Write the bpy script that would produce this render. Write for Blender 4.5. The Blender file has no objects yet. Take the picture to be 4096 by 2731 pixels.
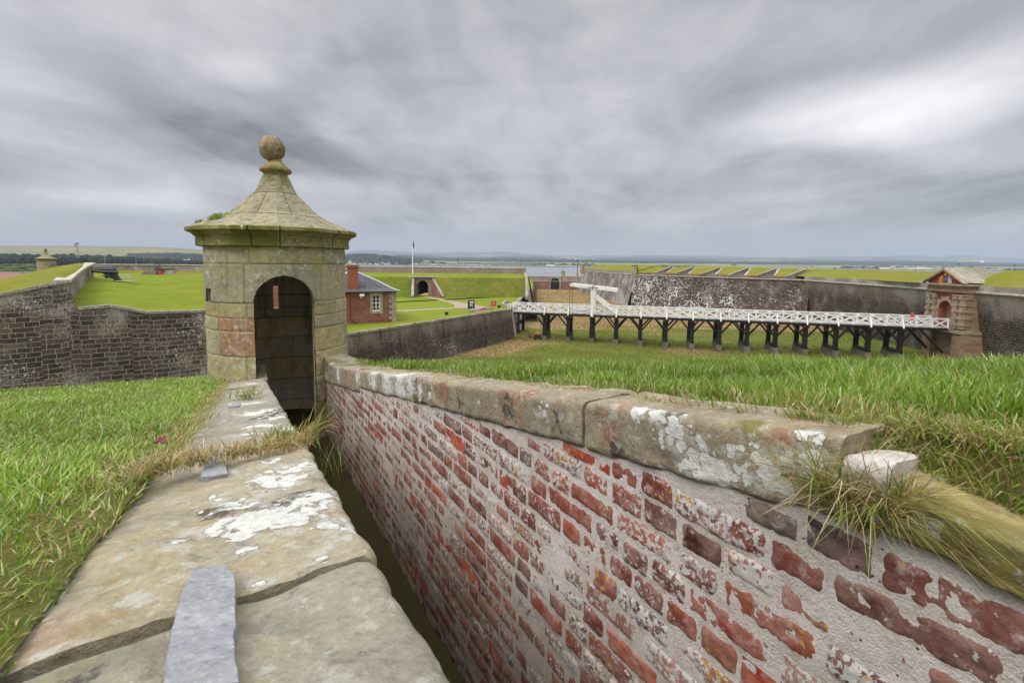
import bpy, math, random
import numpy as np
from mathutils import Vector, Matrix

random.seed(7)
RS = np.random.RandomState(11)
scene = bpy.context.scene
COL = scene.collection
PI = math.pi

# ------------------------------------------------------------------ camera
FPX = 1820.4                      # focal length in pixels of the 4096 px wide photograph (16 mm lens)
CX, CY = 2048.0, 1204.0
PITCH = math.radians(4.77)
ROLL = 0.0095
_F = Vector((0, math.cos(PITCH), -math.sin(PITCH)))
_R0 = Vector((1, 0, 0)); _U0 = Vector((0, math.sin(PITCH), math.cos(PITCH)))
_R = math.cos(ROLL) * _R0 + math.sin(ROLL) * _U0
_U = -math.sin(ROLL) * _R0 + math.cos(ROLL) * _U0

def ray(px, py):
    return _F + _R * ((px - CX) / FPX) - _U * ((py - CY) / FPX)
def at(px, py, Y):
    d = ray(px, py)
    return d * (Y / d.y)
def atz(px, py, z):
    d = ray(px, py)
    return d * (z / d.z)

cam = bpy.data.cameras.new("camera")
cam.sensor_width = 36.0
cam.lens = 16.0
cam.shift_y = -(1365.5 - CY) / 4096.0
cam.clip_start = 0.02
cam.clip_end = 60000
cam.dof.use_dof = True
cam.dof.focus_distance = 4.5
cam.dof.aperture_fstop = 13.0
camo = bpy.data.objects.new("camera", cam)
COL.objects.link(camo)
camo.matrix_world = Matrix(((_R.x, _U.x, -_F.x, 0), (_R.y, _U.y, -_F.y, 0), (_R.z, _U.z, -_F.z, 0), (0, 0, 0, 1)))
scene.camera = camo

# ------------------------------------------------------------------ numpy noise
def _hash(i, j, k, seed):
    h = (i * 374761393 + j * 668265263 + k * 2147483647 + seed * 1274126177) & 0xFFFFFFFF
    h = ((h ^ (h >> 13)) * 1274126177) & 0xFFFFFFFF
    return ((h ^ (h >> 16)) & 0xFFFF) / 32767.5 - 1.0
def vnoise(p, seed=0):
    p = np.asarray(p, dtype=np.float64)
    i = np.floor(p).astype(np.int64); f = p - i
    f = f * f * (3 - 2 * f)
    out = 0
    for a in (0, 1):
        wa = f[:, 0] if a else 1 - f[:, 0]
        for b in (0, 1):
            wb = f[:, 1] if b else 1 - f[:, 1]
            for c in (0, 1):
                wc = f[:, 2] if c else 1 - f[:, 2]
                out = out + wa * wb * wc * _hash(i[:, 0] + a, i[:, 1] + b, i[:, 2] + c, seed)
    return out
def fbm(p, octv=4, seed=0):
    p = np.asarray(p, dtype=np.float64)
    o = 0; a = 0.5
    for k in range(octv):
        o = o + a * vnoise(p * (2 ** k), seed + k * 17); a *= 0.5
    return o
def sstep(a, b, x):
    t = np.clip((x - a) / (b - a), 0, 1)
    return t * t * (3 - 2 * t)

# ------------------------------------------------------------------ objects
def tag(o, label=None, cat=None, group=None, kind=None):
    if label: o["label"] = label
    if cat: o["category"] = cat
    if group: o["group"] = group
    if kind: o["kind"] = kind
    return o
def thing(name, loc, label, cat, group=None, rz=0.0):
    o = bpy.data.objects.new(name, None)
    COL.objects.link(o)
    o.location = loc; o.rotation_euler = (0, 0, rz)
    o.empty_display_size = 0.2
    return tag(o, label, cat, group)
def dup(root, loc, rz=0.0, label=None, group=None, scale=None):
    def cp(o, parent):
        c = o.copy(); COL.objects.link(c)
        if parent is not None: c.parent = parent
        for ch in list(o.children): cp(ch, c)
        return c
    r = cp(root, None)
    r.location = loc; r.rotation_euler = (0, 0, rz)
    if scale: r.scale = (scale,) * 3
    if label: r["label"] = label
    if group: r["group"] = group
    return r

def auto_uv(V, faces):
    out = []
    for f in faces:
        a, b, c = V[f[0]], V[f[1]], V[f[2]]
        n = np.cross(b - a, c - a)
        if len(f) == 4: n = n + np.cross(c - a, V[f[3]] - a)
        l = np.linalg.norm(n); n = n / l if l > 1e-12 else np.array((0, 0, 1.0))
        if abs(n[2]) < 0.85:
            t = np.cross((0, 0, 1.0), n); t /= np.linalg.norm(t)
            bt = np.cross(n, t)
        else:
            t = np.array((1.0, 0, 0)); bt = np.array((0, 1.0, 0))
        for i in f:
            out.append((V[i] @ t, V[i] @ bt))
    return np.array(out)

def mesh_obj(name, V, faces, mats=None, parent=None, smooth=False, uv='auto', attrs=None, mi=None, kind=None, autosm=None):
    """V world coordinates; with a parent they become local to it."""
    V = np.asarray(V, dtype=np.float64)
    me = bpy.data.meshes.new(name)
    Vl = V - np.array(parent_loc(parent)) if parent is not None else V
    if isinstance(faces, np.ndarray):
        nf, k = faces.shape
        me.vertices.add(len(Vl)); me.vertices.foreach_set('co', Vl.astype(np.float32).ravel())
        me.loops.add(nf * k); me.loops.foreach_set('vertex_index', faces.astype(np.int32).ravel())
        me.polygons.add(nf)
        me.polygons.foreach_set('loop_start', np.arange(0, nf * k, k, dtype=np.int32))
        me.update(calc_edges=True)
    else:
        me.from_pydata([tuple(v) for v in Vl], [], faces)
    if uv is not None:
        if isinstance(uv, str):
            fl = faces.tolist() if isinstance(faces, np.ndarray) else faces
            U = auto_uv(V, fl)
        else:                                   # per-vertex uv
            U = np.asarray(uv)
            idx = np.empty(len(me.loops), dtype=np.int32); me.loops.foreach_get('vertex_index', idx)
            U = U[idx]
        lay = me.uv_layers.new(name='UVMap')
        lay.data.foreach_set('uv', U.astype(np.float32).ravel())
    for k, a in (attrs or {}).items():
        a = np.asarray(a, dtype=np.float32)
        if a.ndim == 1:
            at_ = me.attributes.new(k, 'FLOAT', 'POINT'); at_.data.foreach_set('value', a)
        else:
            if a.shape[1] == 3: a = np.concatenate([a, np.ones((len(a), 1), np.float32)], 1)
            at_ = me.attributes.new(k, 'FLOAT_COLOR', 'POINT'); at_.data.foreach_set('color', a.ravel())
    for m in (mats if isinstance(mats, (list, tuple)) else [mats]):
        if m is not None: me.materials.append(m)
    if mi is not None: me.polygons.foreach_set('material_index', np.asarray(mi, dtype=np.int32))
    if smooth:
        me.polygons.foreach_set('use_smooth', np.ones(len(me.polygons), dtype=bool))
    me.update()
    if smooth and autosm:
        me.set_sharp_from_angle(angle=math.radians(autosm))
    o = bpy.data.objects.new(name, me); COL.objects.link(o)
    if parent is not None: o.parent = parent
    if kind: o["kind"] = kind
    return o
def parent_loc(p):
    l = Vector((0, 0, 0))
    while p is not None:
        l = l + Vector(p.location); p = p.parent
    return l

class MB:
    def __init__(self): self.v = []; self.f = []; self.m = []
    def add(self, vs, fs, mi=0):
        b = len(self.v)
        self.v += [tuple(x) for x in vs]
        self.f += [tuple(i + b for i in f) for f in fs]
        self.m += [mi] * len(fs)
        return self
    def hexa(self, p, mi=0):        # 8 points: bottom 4 (ccw from above), top 4
        return self.add(p, [(3, 2, 1, 0), (4, 5, 6, 7), (0, 1, 5, 4), (1, 2, 6, 5), (2, 3, 7, 6), (3, 0, 4, 7)], mi)
    def box(self, c, s, rz=0.0, mi=0):
        ca, sa = math.cos(rz), math.sin(rz)
        P = []
        for dz in (-.5, .5):
            for dx, dy in ((-.5, -.5), (.5, -.5), (.5, .5), (-.5, .5)):
                x, y = dx * s[0], dy * s[1]
                P.append((c[0] + x * ca - y * sa, c[1] + x * sa + y * ca, c[2] + dz * s[2]))
        return self.hexa(P, mi)
    def beam(self, p, q, w, h, mi=0, up=(0, 0, 1)):
        p, q = Vector(p), Vector(q)
        d = (q - p).normalized(); u = Vector(up)
        if abs(d.dot(u)) > 0.98: u = Vector((1, 0, 0))
        s = d.cross(u).normalized(); u = s.cross(d).normalized()
        P = []
        for e in (p, q):
            for a, b in ((-1, -1), (1, -1), (1, 1), (-1, 1)):
                P.append(e + s * (a * w / 2) + u * (b * h / 2))
        return self.add(P, [(0, 1, 2, 3), (7, 6, 5, 4), (0, 4, 5, 1), (1, 5, 6, 2), (2, 6, 7, 3), (3, 7, 4, 0)], mi)
    def tube(self, pts, r, seg=8, mi=0, caps=True):
        pts = [Vector(p) for p in pts]; n = len(pts)
        rr = r if isinstance(r, (list, tuple)) else [r] * n
        V = []; prev = None
        for i, p in enumerate(pts):
            d = (pts[min(i + 1, n - 1)] - pts[max(i - 1, 0)]).normalized()
            u = prev if prev is not None else (Vector((0, 0, 1)) if abs(d.z) < .9 else Vector((1, 0, 0)))
            s = d.cross(u).normalized(); u = s.cross(d).normalized(); prev = u
            for k in range(seg):
                a = 2 * PI * k / seg
                V.append(p + (s * math.cos(a) + u * math.sin(a)) * rr[i])
        F = [(i * seg + k, i * seg + (k + 1) % seg, (i + 1) * seg + (k + 1) % seg, (i + 1) * seg + k) for i in range(n - 1) for k in range(seg)]
        if caps: F += [tuple(range(seg - 1, -1, -1)), tuple(range((n - 1) * seg, n * seg))]
        return self.add(V, F, mi)
    def lathe(self, prof, c, seg=32, mi=0, axis=None):
        """prof: (r, z); z along +Z (or along axis)."""
        c = Vector(c)
        if axis is None: X, Y, Z = Vector((1, 0, 0)), Vector((0, 1, 0)), Vector((0, 0, 1))
        else:
            Z = Vector(axis).normalized(); X = Z.orthogonal().normalized(); Y = Z.cross(X)
        V = []
        for r, z in prof:
            for k in range(seg):
                a = 2 * PI * k / seg
                V.append(c + X * (r * math.cos(a)) + Y * (r * math.sin(a)) + Z * z)
        F = [(i * seg + k, i * seg + (k + 1) % seg, (i + 1) * seg + (k + 1) % seg, (i + 1) * seg + k) for i in range(len(prof) - 1) for k in range(seg)]
        F += [tuple(range(seg - 1, -1, -1)), tuple(range((len(prof) - 1) * seg, len(prof) * seg))]
        return self.add(V, F, mi)
    def prism(self, poly, ext, mi=0):        # poly: 3D points, ext: vector
        n = len(poly); e = Vector(ext)
        V = [Vector(p) for p in poly] + [Vector(p) + e for p in poly]
        F = [tuple(range(n - 1, -1, -1)), tuple(range(n, 2 * n))] + [(i, (i + 1) % n, (i + 1) % n + n, i + n) for i in range(n)]
        return self.add(V, F, mi)
    def blob(self, c, r, mi=0, seed=0, sub=1, jit=.25, sz=(1, 1, 1)):
        V, F = ICO[sub]
        rr = 1 + jit * fbm(V * 1.7 + seed * 3.1, 2, seed) * 2
        P = V * rr[:, None] * r * np.array(sz) + np.array(c)
        return self.add(P.tolist(), F, mi)
    def build(self, name, mats, parent=None, smooth=False, kind=None, autosm=None, uv='auto'):
        return mesh_obj(name, np.array(self.v, dtype=np.float64), self.f, mats, parent, smooth, uv=uv, mi=self.m, kind=kind, autosm=autosm)

def _ico(sub):
    t = (1 + 5 ** .5) / 2
    V = [(-1, t, 0), (1, t, 0), (-1, -t, 0), (1, -t, 0), (0, -1, t), (0, 1, t), (0, -1, -t), (0, 1, -t), (t, 0, -1), (t, 0, 1), (-t, 0, -1), (-t, 0, 1)]
    F = [(0, 11, 5), (0, 5, 1), (0, 1, 7), (0, 7, 10), (0, 10, 11), (1, 5, 9), (5, 11, 4), (11, 10, 2), (10, 7, 6), (7, 1, 8), (3, 9, 4), (3, 4, 2), (3, 2, 6), (3, 6, 8), (3, 8, 9), (4, 9, 5), (2, 4, 11), (6, 2, 10), (8, 6, 7), (9, 8, 1)]
    V = [np.array(v) / np.linalg.norm(v) for v in V]
    for _ in range(sub):
        mid = {}; F2 = []
        def m(a, b):
            k = (min(a, b), max(a, b))
            if k not in mid:
                v = V[a] + V[b]; V.append(v / np.linalg.norm(v)); mid[k] = len(V) - 1
            return mid[k]
        for a, b, c in F:
            x, y, z = m(a, b), m(b, c), m(c, a)
            F2 += [(a, x, z), (b, y, x), (c, z, y), (x, y, z)]
        F = F2
    return np.array(V), F
ICO = {0: _ico(0), 1: _ico(1), 2: _ico(2), 3: _ico(3)}

# ------------------------------------------------------------------ material helpers
class MC:
    def __init__(self, name):
        self.mat = bpy.data.materials.new(name); self.mat.use_nodes = True
        self.nt = self.mat.node_tree; self.nt.nodes.clear()
        self.out = self.nt.nodes.new('ShaderNodeOutputMaterial')
        self.bsdf = self.nt.nodes.new('ShaderNodeBsdfPrincipled')
        self.nt.links.new(self.bsdf.outputs[0], self.out.inputs[0])
        self.bsdf.inputs['Roughness'].default_value = 0.9
        self.bsdf.inputs['Specular IOR Level'].default_value = 0.25
    def n(self, t, ins=None, **props):
        nd = self.nt.nodes.new(t)
        for k, v in props.items(): setattr(nd, k, v)
        for k, v in (ins or {}).items(): self.set(nd.inputs[k], v)
        return nd
    def set(self, sock, v):
        if isinstance(v, bpy.types.NodeSocket): self.nt.links.new(v, sock)
        elif isinstance(v, bpy.types.Node): self.nt.links.new(v.outputs[0], sock)
        else:
            if sock.type == 'RGBA' and len(v) == 3: v = (*v, 1)
            sock.default_value = v
    def obj(self): return self.n('ShaderNodeTexCoord').outputs['Object']
    def uv(self): return self.n('ShaderNodeTexCoord').outputs['UV']
    def pos(self): return self.n('ShaderNodeNewGeometry').outputs['Position']
    def attr(self, name, out='Color'): return self.n('ShaderNodeAttribute', attribute_name=name).outputs[out]
    def sep(self, v): return self.n('ShaderNodeSeparateXYZ', {0: v}).outputs
    def sepc(self, v): return self.n('ShaderNodeSeparateColor', {0: v}).outputs
    def scale(self, v, s): return self.n('ShaderNodeVectorMath', {0: v, 1: s}, operation='MULTIPLY').outputs[0]
    def noise(self, v, s, d=4, r=.55, dist=0.0):
        return self.n('ShaderNodeTexNoise', {'Vector': v, 'Scale': s, 'Detail': d, 'Roughness': r, 'Distortion': dist}).outputs['Fac']
    def noisec(self, v, s, d=2):
        return self.n('ShaderNodeTexNoise', {'Vector': v, 'Scale': s, 'Detail': d}).outputs['Color']
    def vor(self, v, s, feature='F1', out='Distance', rnd=1.0):
        return self.n('ShaderNodeTexVoronoi', {'Vector': v, 'Scale': s, 'Randomness': rnd}, feature=feature).outputs[out]
    def ramp(self, f, stops, interp='LINEAR'):
        nd = self.n('ShaderNodeValToRGB', {0: f}); cr = nd.color_ramp; cr.interpolation = interp
        while len(cr.elements) < len(stops): cr.elements.new(.5)
        for e, (p, c) in zip(cr.elements, stops):
            e.position = p; e.color = (*c, 1) if len(c) == 3 else c
        return nd.outputs[0]
    def mix(self, f, a, b, blend='MIX'):
        nd = self.n('ShaderNodeMix', data_type='RGBA', blend_type=blend)
        self.set(nd.inputs[0], f); self.set(nd.inputs[6], a); self.set(nd.inputs[7], b)
        return nd.outputs[2]
    def m(self, op, a, b=0.0, c=0.0, clamp=False):
        nd = self.n('ShaderNodeMath', {0: a, 1: b}, operation=op, use_clamp=clamp)
        if op in ('MULTIPLY_ADD',): self.set(nd.inputs[2], c)
        return nd.outputs[0]
    def mr(self, v, a, b, x=0.0, y=1.0, smooth=False):
        return self.n('ShaderNodeMapRange', {0: v, 1: a, 2: b, 3: x, 4: y}, interpolation_type='SMOOTHSTEP' if smooth else 'LINEAR').outputs[0]
    def bump(self, h, strength=.5, dist=.01, prev=None):
        nd = self.n('ShaderNodeBump', {'Height': h, 'Strength': strength, 'Distance': dist})
        if prev is not None: self.set(nd.inputs['Normal'], prev)
        return nd.outputs[0]
    def done(self, col, rough=.9, normal=None, spec=.25, metal=0.0):
        self.set(self.bsdf.inputs['Base Color'], col)
        self.set(self.bsdf.inputs['Roughness'], rough)
        self.set(self.bsdf.inputs['Specular IOR Level'], spec)
        self.set(self.bsdf.inputs['Metallic'], metal)
        if normal is not None: self.set(self.bsdf.inputs['Normal'], normal)
        return self.mat

def simple(name, col, rough=.7, var=.25, scale=6.0, spec=.3, metal=0.0, bump=0.0, stretch=(1, 1, 1)):
    c = MC(name)
    v = c.scale(c.obj(), stretch)
    f = c.noise(v, scale, 5, .6)
    lo = tuple(max(0, x * (1 - var)) for x in col); hi = tuple(min(1, x * (1 + var)) for x in col)
    k = c.ramp(f, [(.3, lo), (.7, hi)])
    nrm = c.bump(f, bump, .02) if bump else None
    return c.done(k, rough, nrm, spec, metal)

def ashlar(name, bw, bh, stops, mortar, lichen=(.33, .31, .28), lam=.5, white=.0, wcol=(.66, .65, .62), ztop=None, topcol=(.38, .33, .3), topamt=.0, toph=1.5,
           streak=.3, stcol=(.22, .2, .16), mort=.016, whitescale=3.0, zsign=0.0, lsc=1.0, wbrick=0.0, rub=0.02, moss=0.0, wall_left=None):
    """Coursed stone or brick on a metric UV map, with lichen, runs and weathering."""
    c = MC(name)
    uv = c.uv(); ob = c.pos()
    dis = c.n('ShaderNodeVectorMath', {0: c.noisec(ob, 1.3 / max(bh, .1), 3), 1: (.5, .5, .5)}, operation='SUBTRACT').outputs[0]
    dis = c.scale(dis, (rub * 2.2, rub * 2.2, 0))
    u2 = c.n('ShaderNodeVectorMath', {0: uv, 1: dis}, operation='ADD').outputs[0]
    br = c.n('ShaderNodeTexBrick', {'Vector': u2, 'Color1': (0, 0, 0, 1), 'Color2': (1, 1, 1, 1), 'Mortar': (.5, .5, .5, 1), 'Scale': 1.0, 'Mortar Size': mort,
                                    'Mortar Smooth': .35, 'Bias': 0.0, 'Brick Width': bw, 'Row Height': bh}, offset=.43, offset_frequency=2, squash=1.45, squash_frequency=3)
    rnd = c.sepc(br.outputs['Color'])[0]; fac = br.outputs['Fac']
    n1 = c.noise(ob, 2.2 * lsc, 6, .6)
    r2 = c.m('ADD', c.m('MULTIPLY', rnd, .75), c.m('MULTIPLY', n1, .3), clamp=True)
    col = c.ramp(r2, stops)
    # fine mottling
    fine = c.noise(ob, 9 * lsc, 6, .65)
    col = c.mix(c.mr(fine, .35, .7, 0, .45), col, c.mix(.5, col, (.02, .018, .015), 'MIX'))
    # runs
    sv = c.scale(uv, (2.4, .22, 1))
    st = c.noise(sv, 1.0, 5, .6)
    col = c.mix(c.m('MULTIPLY', c.mr(st, .5, .68), streak), col, stcol)
    col = c.mix(fac, col, mortar)
    # grey crust lichen
    big = c.noise(ob, .28 * lsc, 3, .5); sm = c.noise(ob, 7.5 * lsc, 8, .74)
    lm = c.m('ADD', c.m('MULTIPLY', big, .55), c.m('MULTIPLY', sm, .75))
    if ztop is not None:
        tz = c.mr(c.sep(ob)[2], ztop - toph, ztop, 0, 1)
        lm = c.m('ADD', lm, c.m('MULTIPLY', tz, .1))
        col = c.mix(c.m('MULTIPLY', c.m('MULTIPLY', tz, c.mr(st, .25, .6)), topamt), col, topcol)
    th = .78 - .2 * lam
    col = c.mix(c.mr(lm, th - .02, th + .1, 0, .85), col, lichen)
    if white > 0:
        # rounded crust colonies, each spot its own size, gathered in patches
        jit = c.n('ShaderNodeVectorMath', {0: ob, 1: c.scale(c.noisec(ob, 4, 4), (.5, .5, .5))}, operation='ADD').outputs[0]
        vd = c.vor(jit, whitescale); wb = c.noise(ob, .13, 4, .6); wm = c.noise(ob, .9, 4, .6)
        size = c.m('ADD', c.mr(wb, .62 - .22 * white, .75 - .1 * white, 0, .42), c.m('MULTIPLY', c.m('SUBTRACT', wm, .55), .7))
        if wbrick > 0: size = c.m('ADD', size, c.m('MULTIPLY', c.m('SUBTRACT', rnd, .5), wbrick * .35))
        if wall_left: size = c.m('ADD', size, c.mr(c.sep(ob)[0], wall_left[0], wall_left[1], wall_left[2], wall_left[3]))
        col = c.mix(c.mr(c.m('ADD', c.m('SUBTRACT', size, vd), c.m('MULTIPLY', c.m('SUBTRACT', sm, .5), .5)), 0, .09, 0, .92), col, c.mix(fine, tuple(x * .75 for x in wcol), wcol))
    if moss > 0:
        mv = c.noise(c.scale(ob, (1, 1, .25)), .35, 4, .6)
        col = c.mix(c.mr(mv, .58, .7, 0, moss), col, (.13, .11, .03))
    h = c.m('SUBTRACT', c.m('MULTIPLY', fine, .5), fac)
    return c.done(col, .92, c.bump(h, .7, max(.01, mort * 1.2)))

def turf(name, stops, scale=1.0, fine=14.0, bumpd=.05, stripes=None, patch=None):
    c = MC(name); ob = c.pos()
    big = c.noise(ob, .09 * scale, 5, .6); mid = c.noise(ob, .9 * scale, 5, .6); fi = c.noise(ob, fine, 5, .7)
    f = c.m('ADD', c.m('ADD', c.m('MULTIPLY', big, .42), c.m('MULTIPLY', mid, .36)), c.m('MULTIPLY', fi, .4))
    f = c.m('ADD', c.m('MULTIPLY', c.m('SUBTRACT', f, .59), 1.25), .54)
    col = c.ramp(f, stops)
    worn = c.noise(c.scale(ob, (.5, 1.4, 1)), .45 * scale, 6, .65)
    col = c.mix(c.mr(worn, .56, .72, 0, .5), col, c.mix(1, col, (1.5, 1.12, 1.5), 'MULTIPLY'))
    col = c.mix(c.mr(worn, .44, .3, 0, .45), col, c.mix(1, col, (.62, .74, .6), 'MULTIPLY'))
    if patch:
        pv = c.noise(c.scale(ob, patch['stretch']), patch['scale'], 5, .6, .6)
        pv = c.m('ADD', pv, c.m('MULTIPLY', c.m('SUBTRACT', fi, .5), .18))
        col = c.mix(c.mr(pv, patch['a'], patch['b'], 0, patch['amt']), col, patch['col'])
    if stripes:
        sx = c.sep(c.n('ShaderNodeMapping', {'Vector': ob, 'Rotation': (0, 0, stripes[0])}).outputs[0])[0]
        w = c.m('SINE', c.m('MULTIPLY', sx, stripes[1]))
        col = c.mix(c.mr(w, -.4, .4, 0, stripes[2]), col, c.mix(1, col, (1.3, 1.25, 1.1), 'MULTIPLY'))
    return c.done(col, .95, c.bump(c.m('ADD', fi, c.m('MULTIPLY', mid, .6)), .8, bumpd), spec=.1)
# ================================================================== FOREGROUND
def sandstone(name, base, red=0.2, white=0.0, ochre=.5, scales=.25):
    """Weathered sandstone; the Mask attribute holds crust lichen (R), moss (G) and dark algae (B) colonies."""
    c = MC(name); ob = c.pos()
    mk = c.sepc(c.attr('Mask'))
    n0 = c.noise(ob, 3.2, 6, .6); n1 = c.noise(ob, 14, 8, .68); n2 = c.noise(ob, 70, 6, .7); n3 = c.noise(ob, 260, 3, .6)
    col = c.ramp(n0, [(.25, tuple(x * .72 for x in base)), (.45, base), (.6, (base[0] * 1.06, base[1] * 1.03, base[2] * .9)), (.75, (base[0] * .9, base[1] * .92, base[2] * 1.12))])
    col = c.mix(c.mr(n1, .5, .68, 0, .7 * ochre), col, (.36, .25, .085))
    col = c.mix(c.mr(n1, .44, .3, 0, .75), col, tuple(x * .5 for x in base))
    rv = c.noise(c.n('ShaderNodeVectorMath', {0: ob, 1: (3.3, 7.1, 1.7)}, operation='ADD').outputs[0], 5, 5, .6)
    col = c.mix(c.mr(rv, .58, .66, 0, red), col, (.27, .095, .06))
    col = c.mix(c.mr(n2, .52, .72, 0, .55), col, tuple(min(1, x * 1.7) for x in base))
    col = c.mix(c.mr(n2, .46, .3, 0, .6), col, tuple(x * .4 for x in base))
    col = c.mix(c.mr(n3, .56, .75, 0, .35), col, (.5, .47, .38))
    # moss / algae
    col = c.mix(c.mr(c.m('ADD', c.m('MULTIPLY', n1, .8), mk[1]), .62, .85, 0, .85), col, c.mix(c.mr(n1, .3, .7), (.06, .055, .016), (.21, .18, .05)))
    dk = c.noise(ob, 26, 7, .7)
    col = c.mix(c.mr(c.m('ADD', dk, c.m('MULTIPLY', mk[2], .5)), .66, .74, 0, .85), col, (.055, .05, .048))
    gl = c.noise(c.n('ShaderNodeVectorMath', {0: ob, 1: (9, 2, 4)}, operation='ADD').outputs[0], 24, 8, .68)
    col = c.mix(c.mr(c.m('ADD', gl, c.m('MULTIPLY', mk[0], .15)), .55, .63, 0, .75), col, c.mix(n2, (.36, .355, .31), (.52, .51, .46)))
    bed = c.noise(c.scale(ob, (4, 4, 40)), 1.0, 5, .65)
    col = c.mix(c.mr(bed, .5, .34, 0, .4), col, tuple(x * .45 for x in base))
    lw = c.m('ADD', c.m('MULTIPLY', c.noise(ob, 13, 9, .64, .3), .75), c.m('MULTIPLY', mk[0], .52))
    ob2 = c.n('ShaderNodeVectorMath', {0: ob, 1: c.scale(c.noisec(ob, 30, 3), (.02, .02, .02))}, operation='ADD').outputs[0]
    rag = c.noise(ob, 48, 6, .7); cell = c.vor(ob2, 42)
    lw = c.m('ADD', lw, c.m('ADD', c.m('MULTIPLY', c.m('SUBTRACT', rag, .5), .4), c.m('MULTIPLY', c.m('SUBTRACT', .4, cell), scales)))
    lwm = c.mr(lw, .64 - white * .08, .675 - white * .08)
    lcol = c.mix(c.mr(n2, .25, .6), (.46, .465, .42), (.72, .72, .67)); lcol = c.mix(c.mr(n3, .3, .45, .45, 0), lcol, (.3, .29, .25))
    col = c.mix(lwm, col, lcol)
    vo = c.vor(ob, 34, rnd=1.0)
    dots = c.m('MULTIPLY', c.mr(vo, .2, .16), c.mr(c.noise(ob, 6, 2), .56, .6))
    col = c.mix(c.m('MULTIPLY', dots, c.mr(mk[0], .05, .2)), col, (.78, .79, .74))
    og = c.noise(ob, 38, 6, .6)
    col = c.mix(c.m('MULTIPLY', c.mr(og, .66, .7), .8 * ochre), col, (.5, .27, .03))
    h = c.m('ADD', c.m('ADD', c.m('MULTIPLY', n1, .9), c.m('MULTIPLY', n2, .35)), c.m('MULTIPLY', lwm, c.m('ADD', .18, c.m('MULTIPLY', n2, .3))))
    h = c.m('ADD', h, c.m('MULTIPLY', n3, .1))
    return c.done(col, .9, c.bump(h, 1.0, .013), spec=.2)

M_COPL = sandstone('weathered_flagstone', (.325, .29, .215), red=.3, ochre=.4)
M_COPG = sandstone('grey_flagstone', (.285, .265, .215), red=.15, ochre=.3)
M_COPR = sandstone('brown_coping_stone', (.29, .245, .175), red=.7, ochre=.25, scales=.5)
M_COPM = sandstone('mossy_coping_stone', (.36, .3, .13), red=.02, ochre=.8)

def plane_pt(px, py, kind):
    d = ray(px, py)
    if kind == 'L': t = -.28 / (d.z + .205 * d.y)
    else:
        n = Vector((-.8511, -.5251, 0)); t = n.dot(Vector((1.05, 0, 0))) / n.dot(d)
    return d * t

def colonies(P, blobs):
    """blobs: (point, radius, amount, channel)"""
    out = np.zeros((len(P), 3))
    for p, r, a, ch in blobs:
        d = np.linalg.norm(P - np.array(p), axis=1) / r
        w = fbm(P * (1.6 / r) + 5.0, 2, 3) * .55
        out[:, ch] = np.maximum(out[:, ch], a * np.clip(1.25 - d + w, 0, 1))
    return np.clip(out, 0, 1)

def coping_stone(name, O, d, nrm, s0, s1, top, width, thick, over, mat, parent, blobs, res, seed, skew=0.0, tilt=0.0, rough=1.0, slen=1.175, frontmoss=0.0):
    """Rounded slab swept along a wall: O + d*L, face turned to nrm, top(s) its height at the face."""
    O, d, nrm = Vector(O), Vector(d), Vector(nrm)
    r = .022 if not frontmoss else .009
    loop = []
    nt = max(6, int(width / res)); nf = max(4, int(thick / res))
    loop += [(a, 0.0) for a in np.linspace(r, width, nt)]
    loop += [(width, -thick)]
    loop += [(a, -thick) for a in np.linspace(width * .5, r * .5, 4)]
    loop += [(0.0, -b) for b in np.linspace(thick - r * .5, r, nf)]
    loop += [(r * (1 - math.cos(t)), -r * (1 - math.sin(t))) for t in (PI / 6, PI / 3)]
    loop = np.array(loop); n = len(loop)
    L0, L1 = s0 * slen, s1 * slen
    m = max(5, int((L1 - L0) / res))
    V = []; cen = np.array((width / 2, -thick / 2))
    for i in range(m + 1):
        f = i / m; L = L0 + (L1 - L0) * f
        e = min(f, 1 - f) * (L1 - L0)
        shr = 1.0 - max(0, (.012 - e) / .012) ** 2 * .025
        for a, b in loop:
            q = cen + (np.array((a, b)) - cen) * shr if shr < 1 else (a, b)
            LL = L - skew * q[0]
            p = O + d * LL + nrm * (over - q[0])
            z = top(LL / slen) + q[1] + tilt * q[0]
            V.append((p.x, p.y, z))
    V = np.array(V)
    nz = fbm(V * 3.2 + seed, 3, seed) * .011 * rough
    nh = fbm(V * 14 + seed, 4, seed + 5) * .011 * rough
    ang = np.tile(np.array([(min(1, max(-1, (p[0] - width / 2) / (width / 2))), 1 if p[1] > -thick * .5 else -1) for p in loop]), (m + 1, 1))
    V[:, 2] += (nz + nh)
    V[:, 0] += nrm.x * (fbm(V * 16 + 31 + seed, 4, seed) * .009 * rough); V[:, 1] += nrm.y * (fbm(V * 16 + 31 + seed, 4, seed) * .009 * rough)
    F = []
    for i in range(m):
        for k in range(n):
            F.append((i * n + k, i * n + (k + 1) % n, (i + 1) * n + (k + 1) % n, (i + 1) * n + k))
    F += [tuple(range(n)), tuple(range((m + 1) * n - 1, m * n - 1, -1))]
    Mk = colonies(V, blobs)
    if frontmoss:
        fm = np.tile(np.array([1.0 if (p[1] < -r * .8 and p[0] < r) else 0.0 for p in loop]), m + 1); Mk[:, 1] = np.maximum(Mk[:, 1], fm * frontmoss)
    return mesh_obj(name, V, F, mat, parent, smooth=True, uv=None, attrs={'Mask': Mk}, autosm=50)

OR_, DR, NR = (1.05, 0, 0), (-.5251, .8511, 0), (-.8511, -.5251, 0)
OL_, DL, NL = (.168, 0, 0), (-.5049, .8631, 0), (.8631, .5049, 0)
topR = lambda s: -(.132 + .205 * s)
topL = lambda s: -(.28 + .205 * s)
FLOORZ = -2.03
TC = Vector((-2.825, 5.52, 0)); TR = .755

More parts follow.
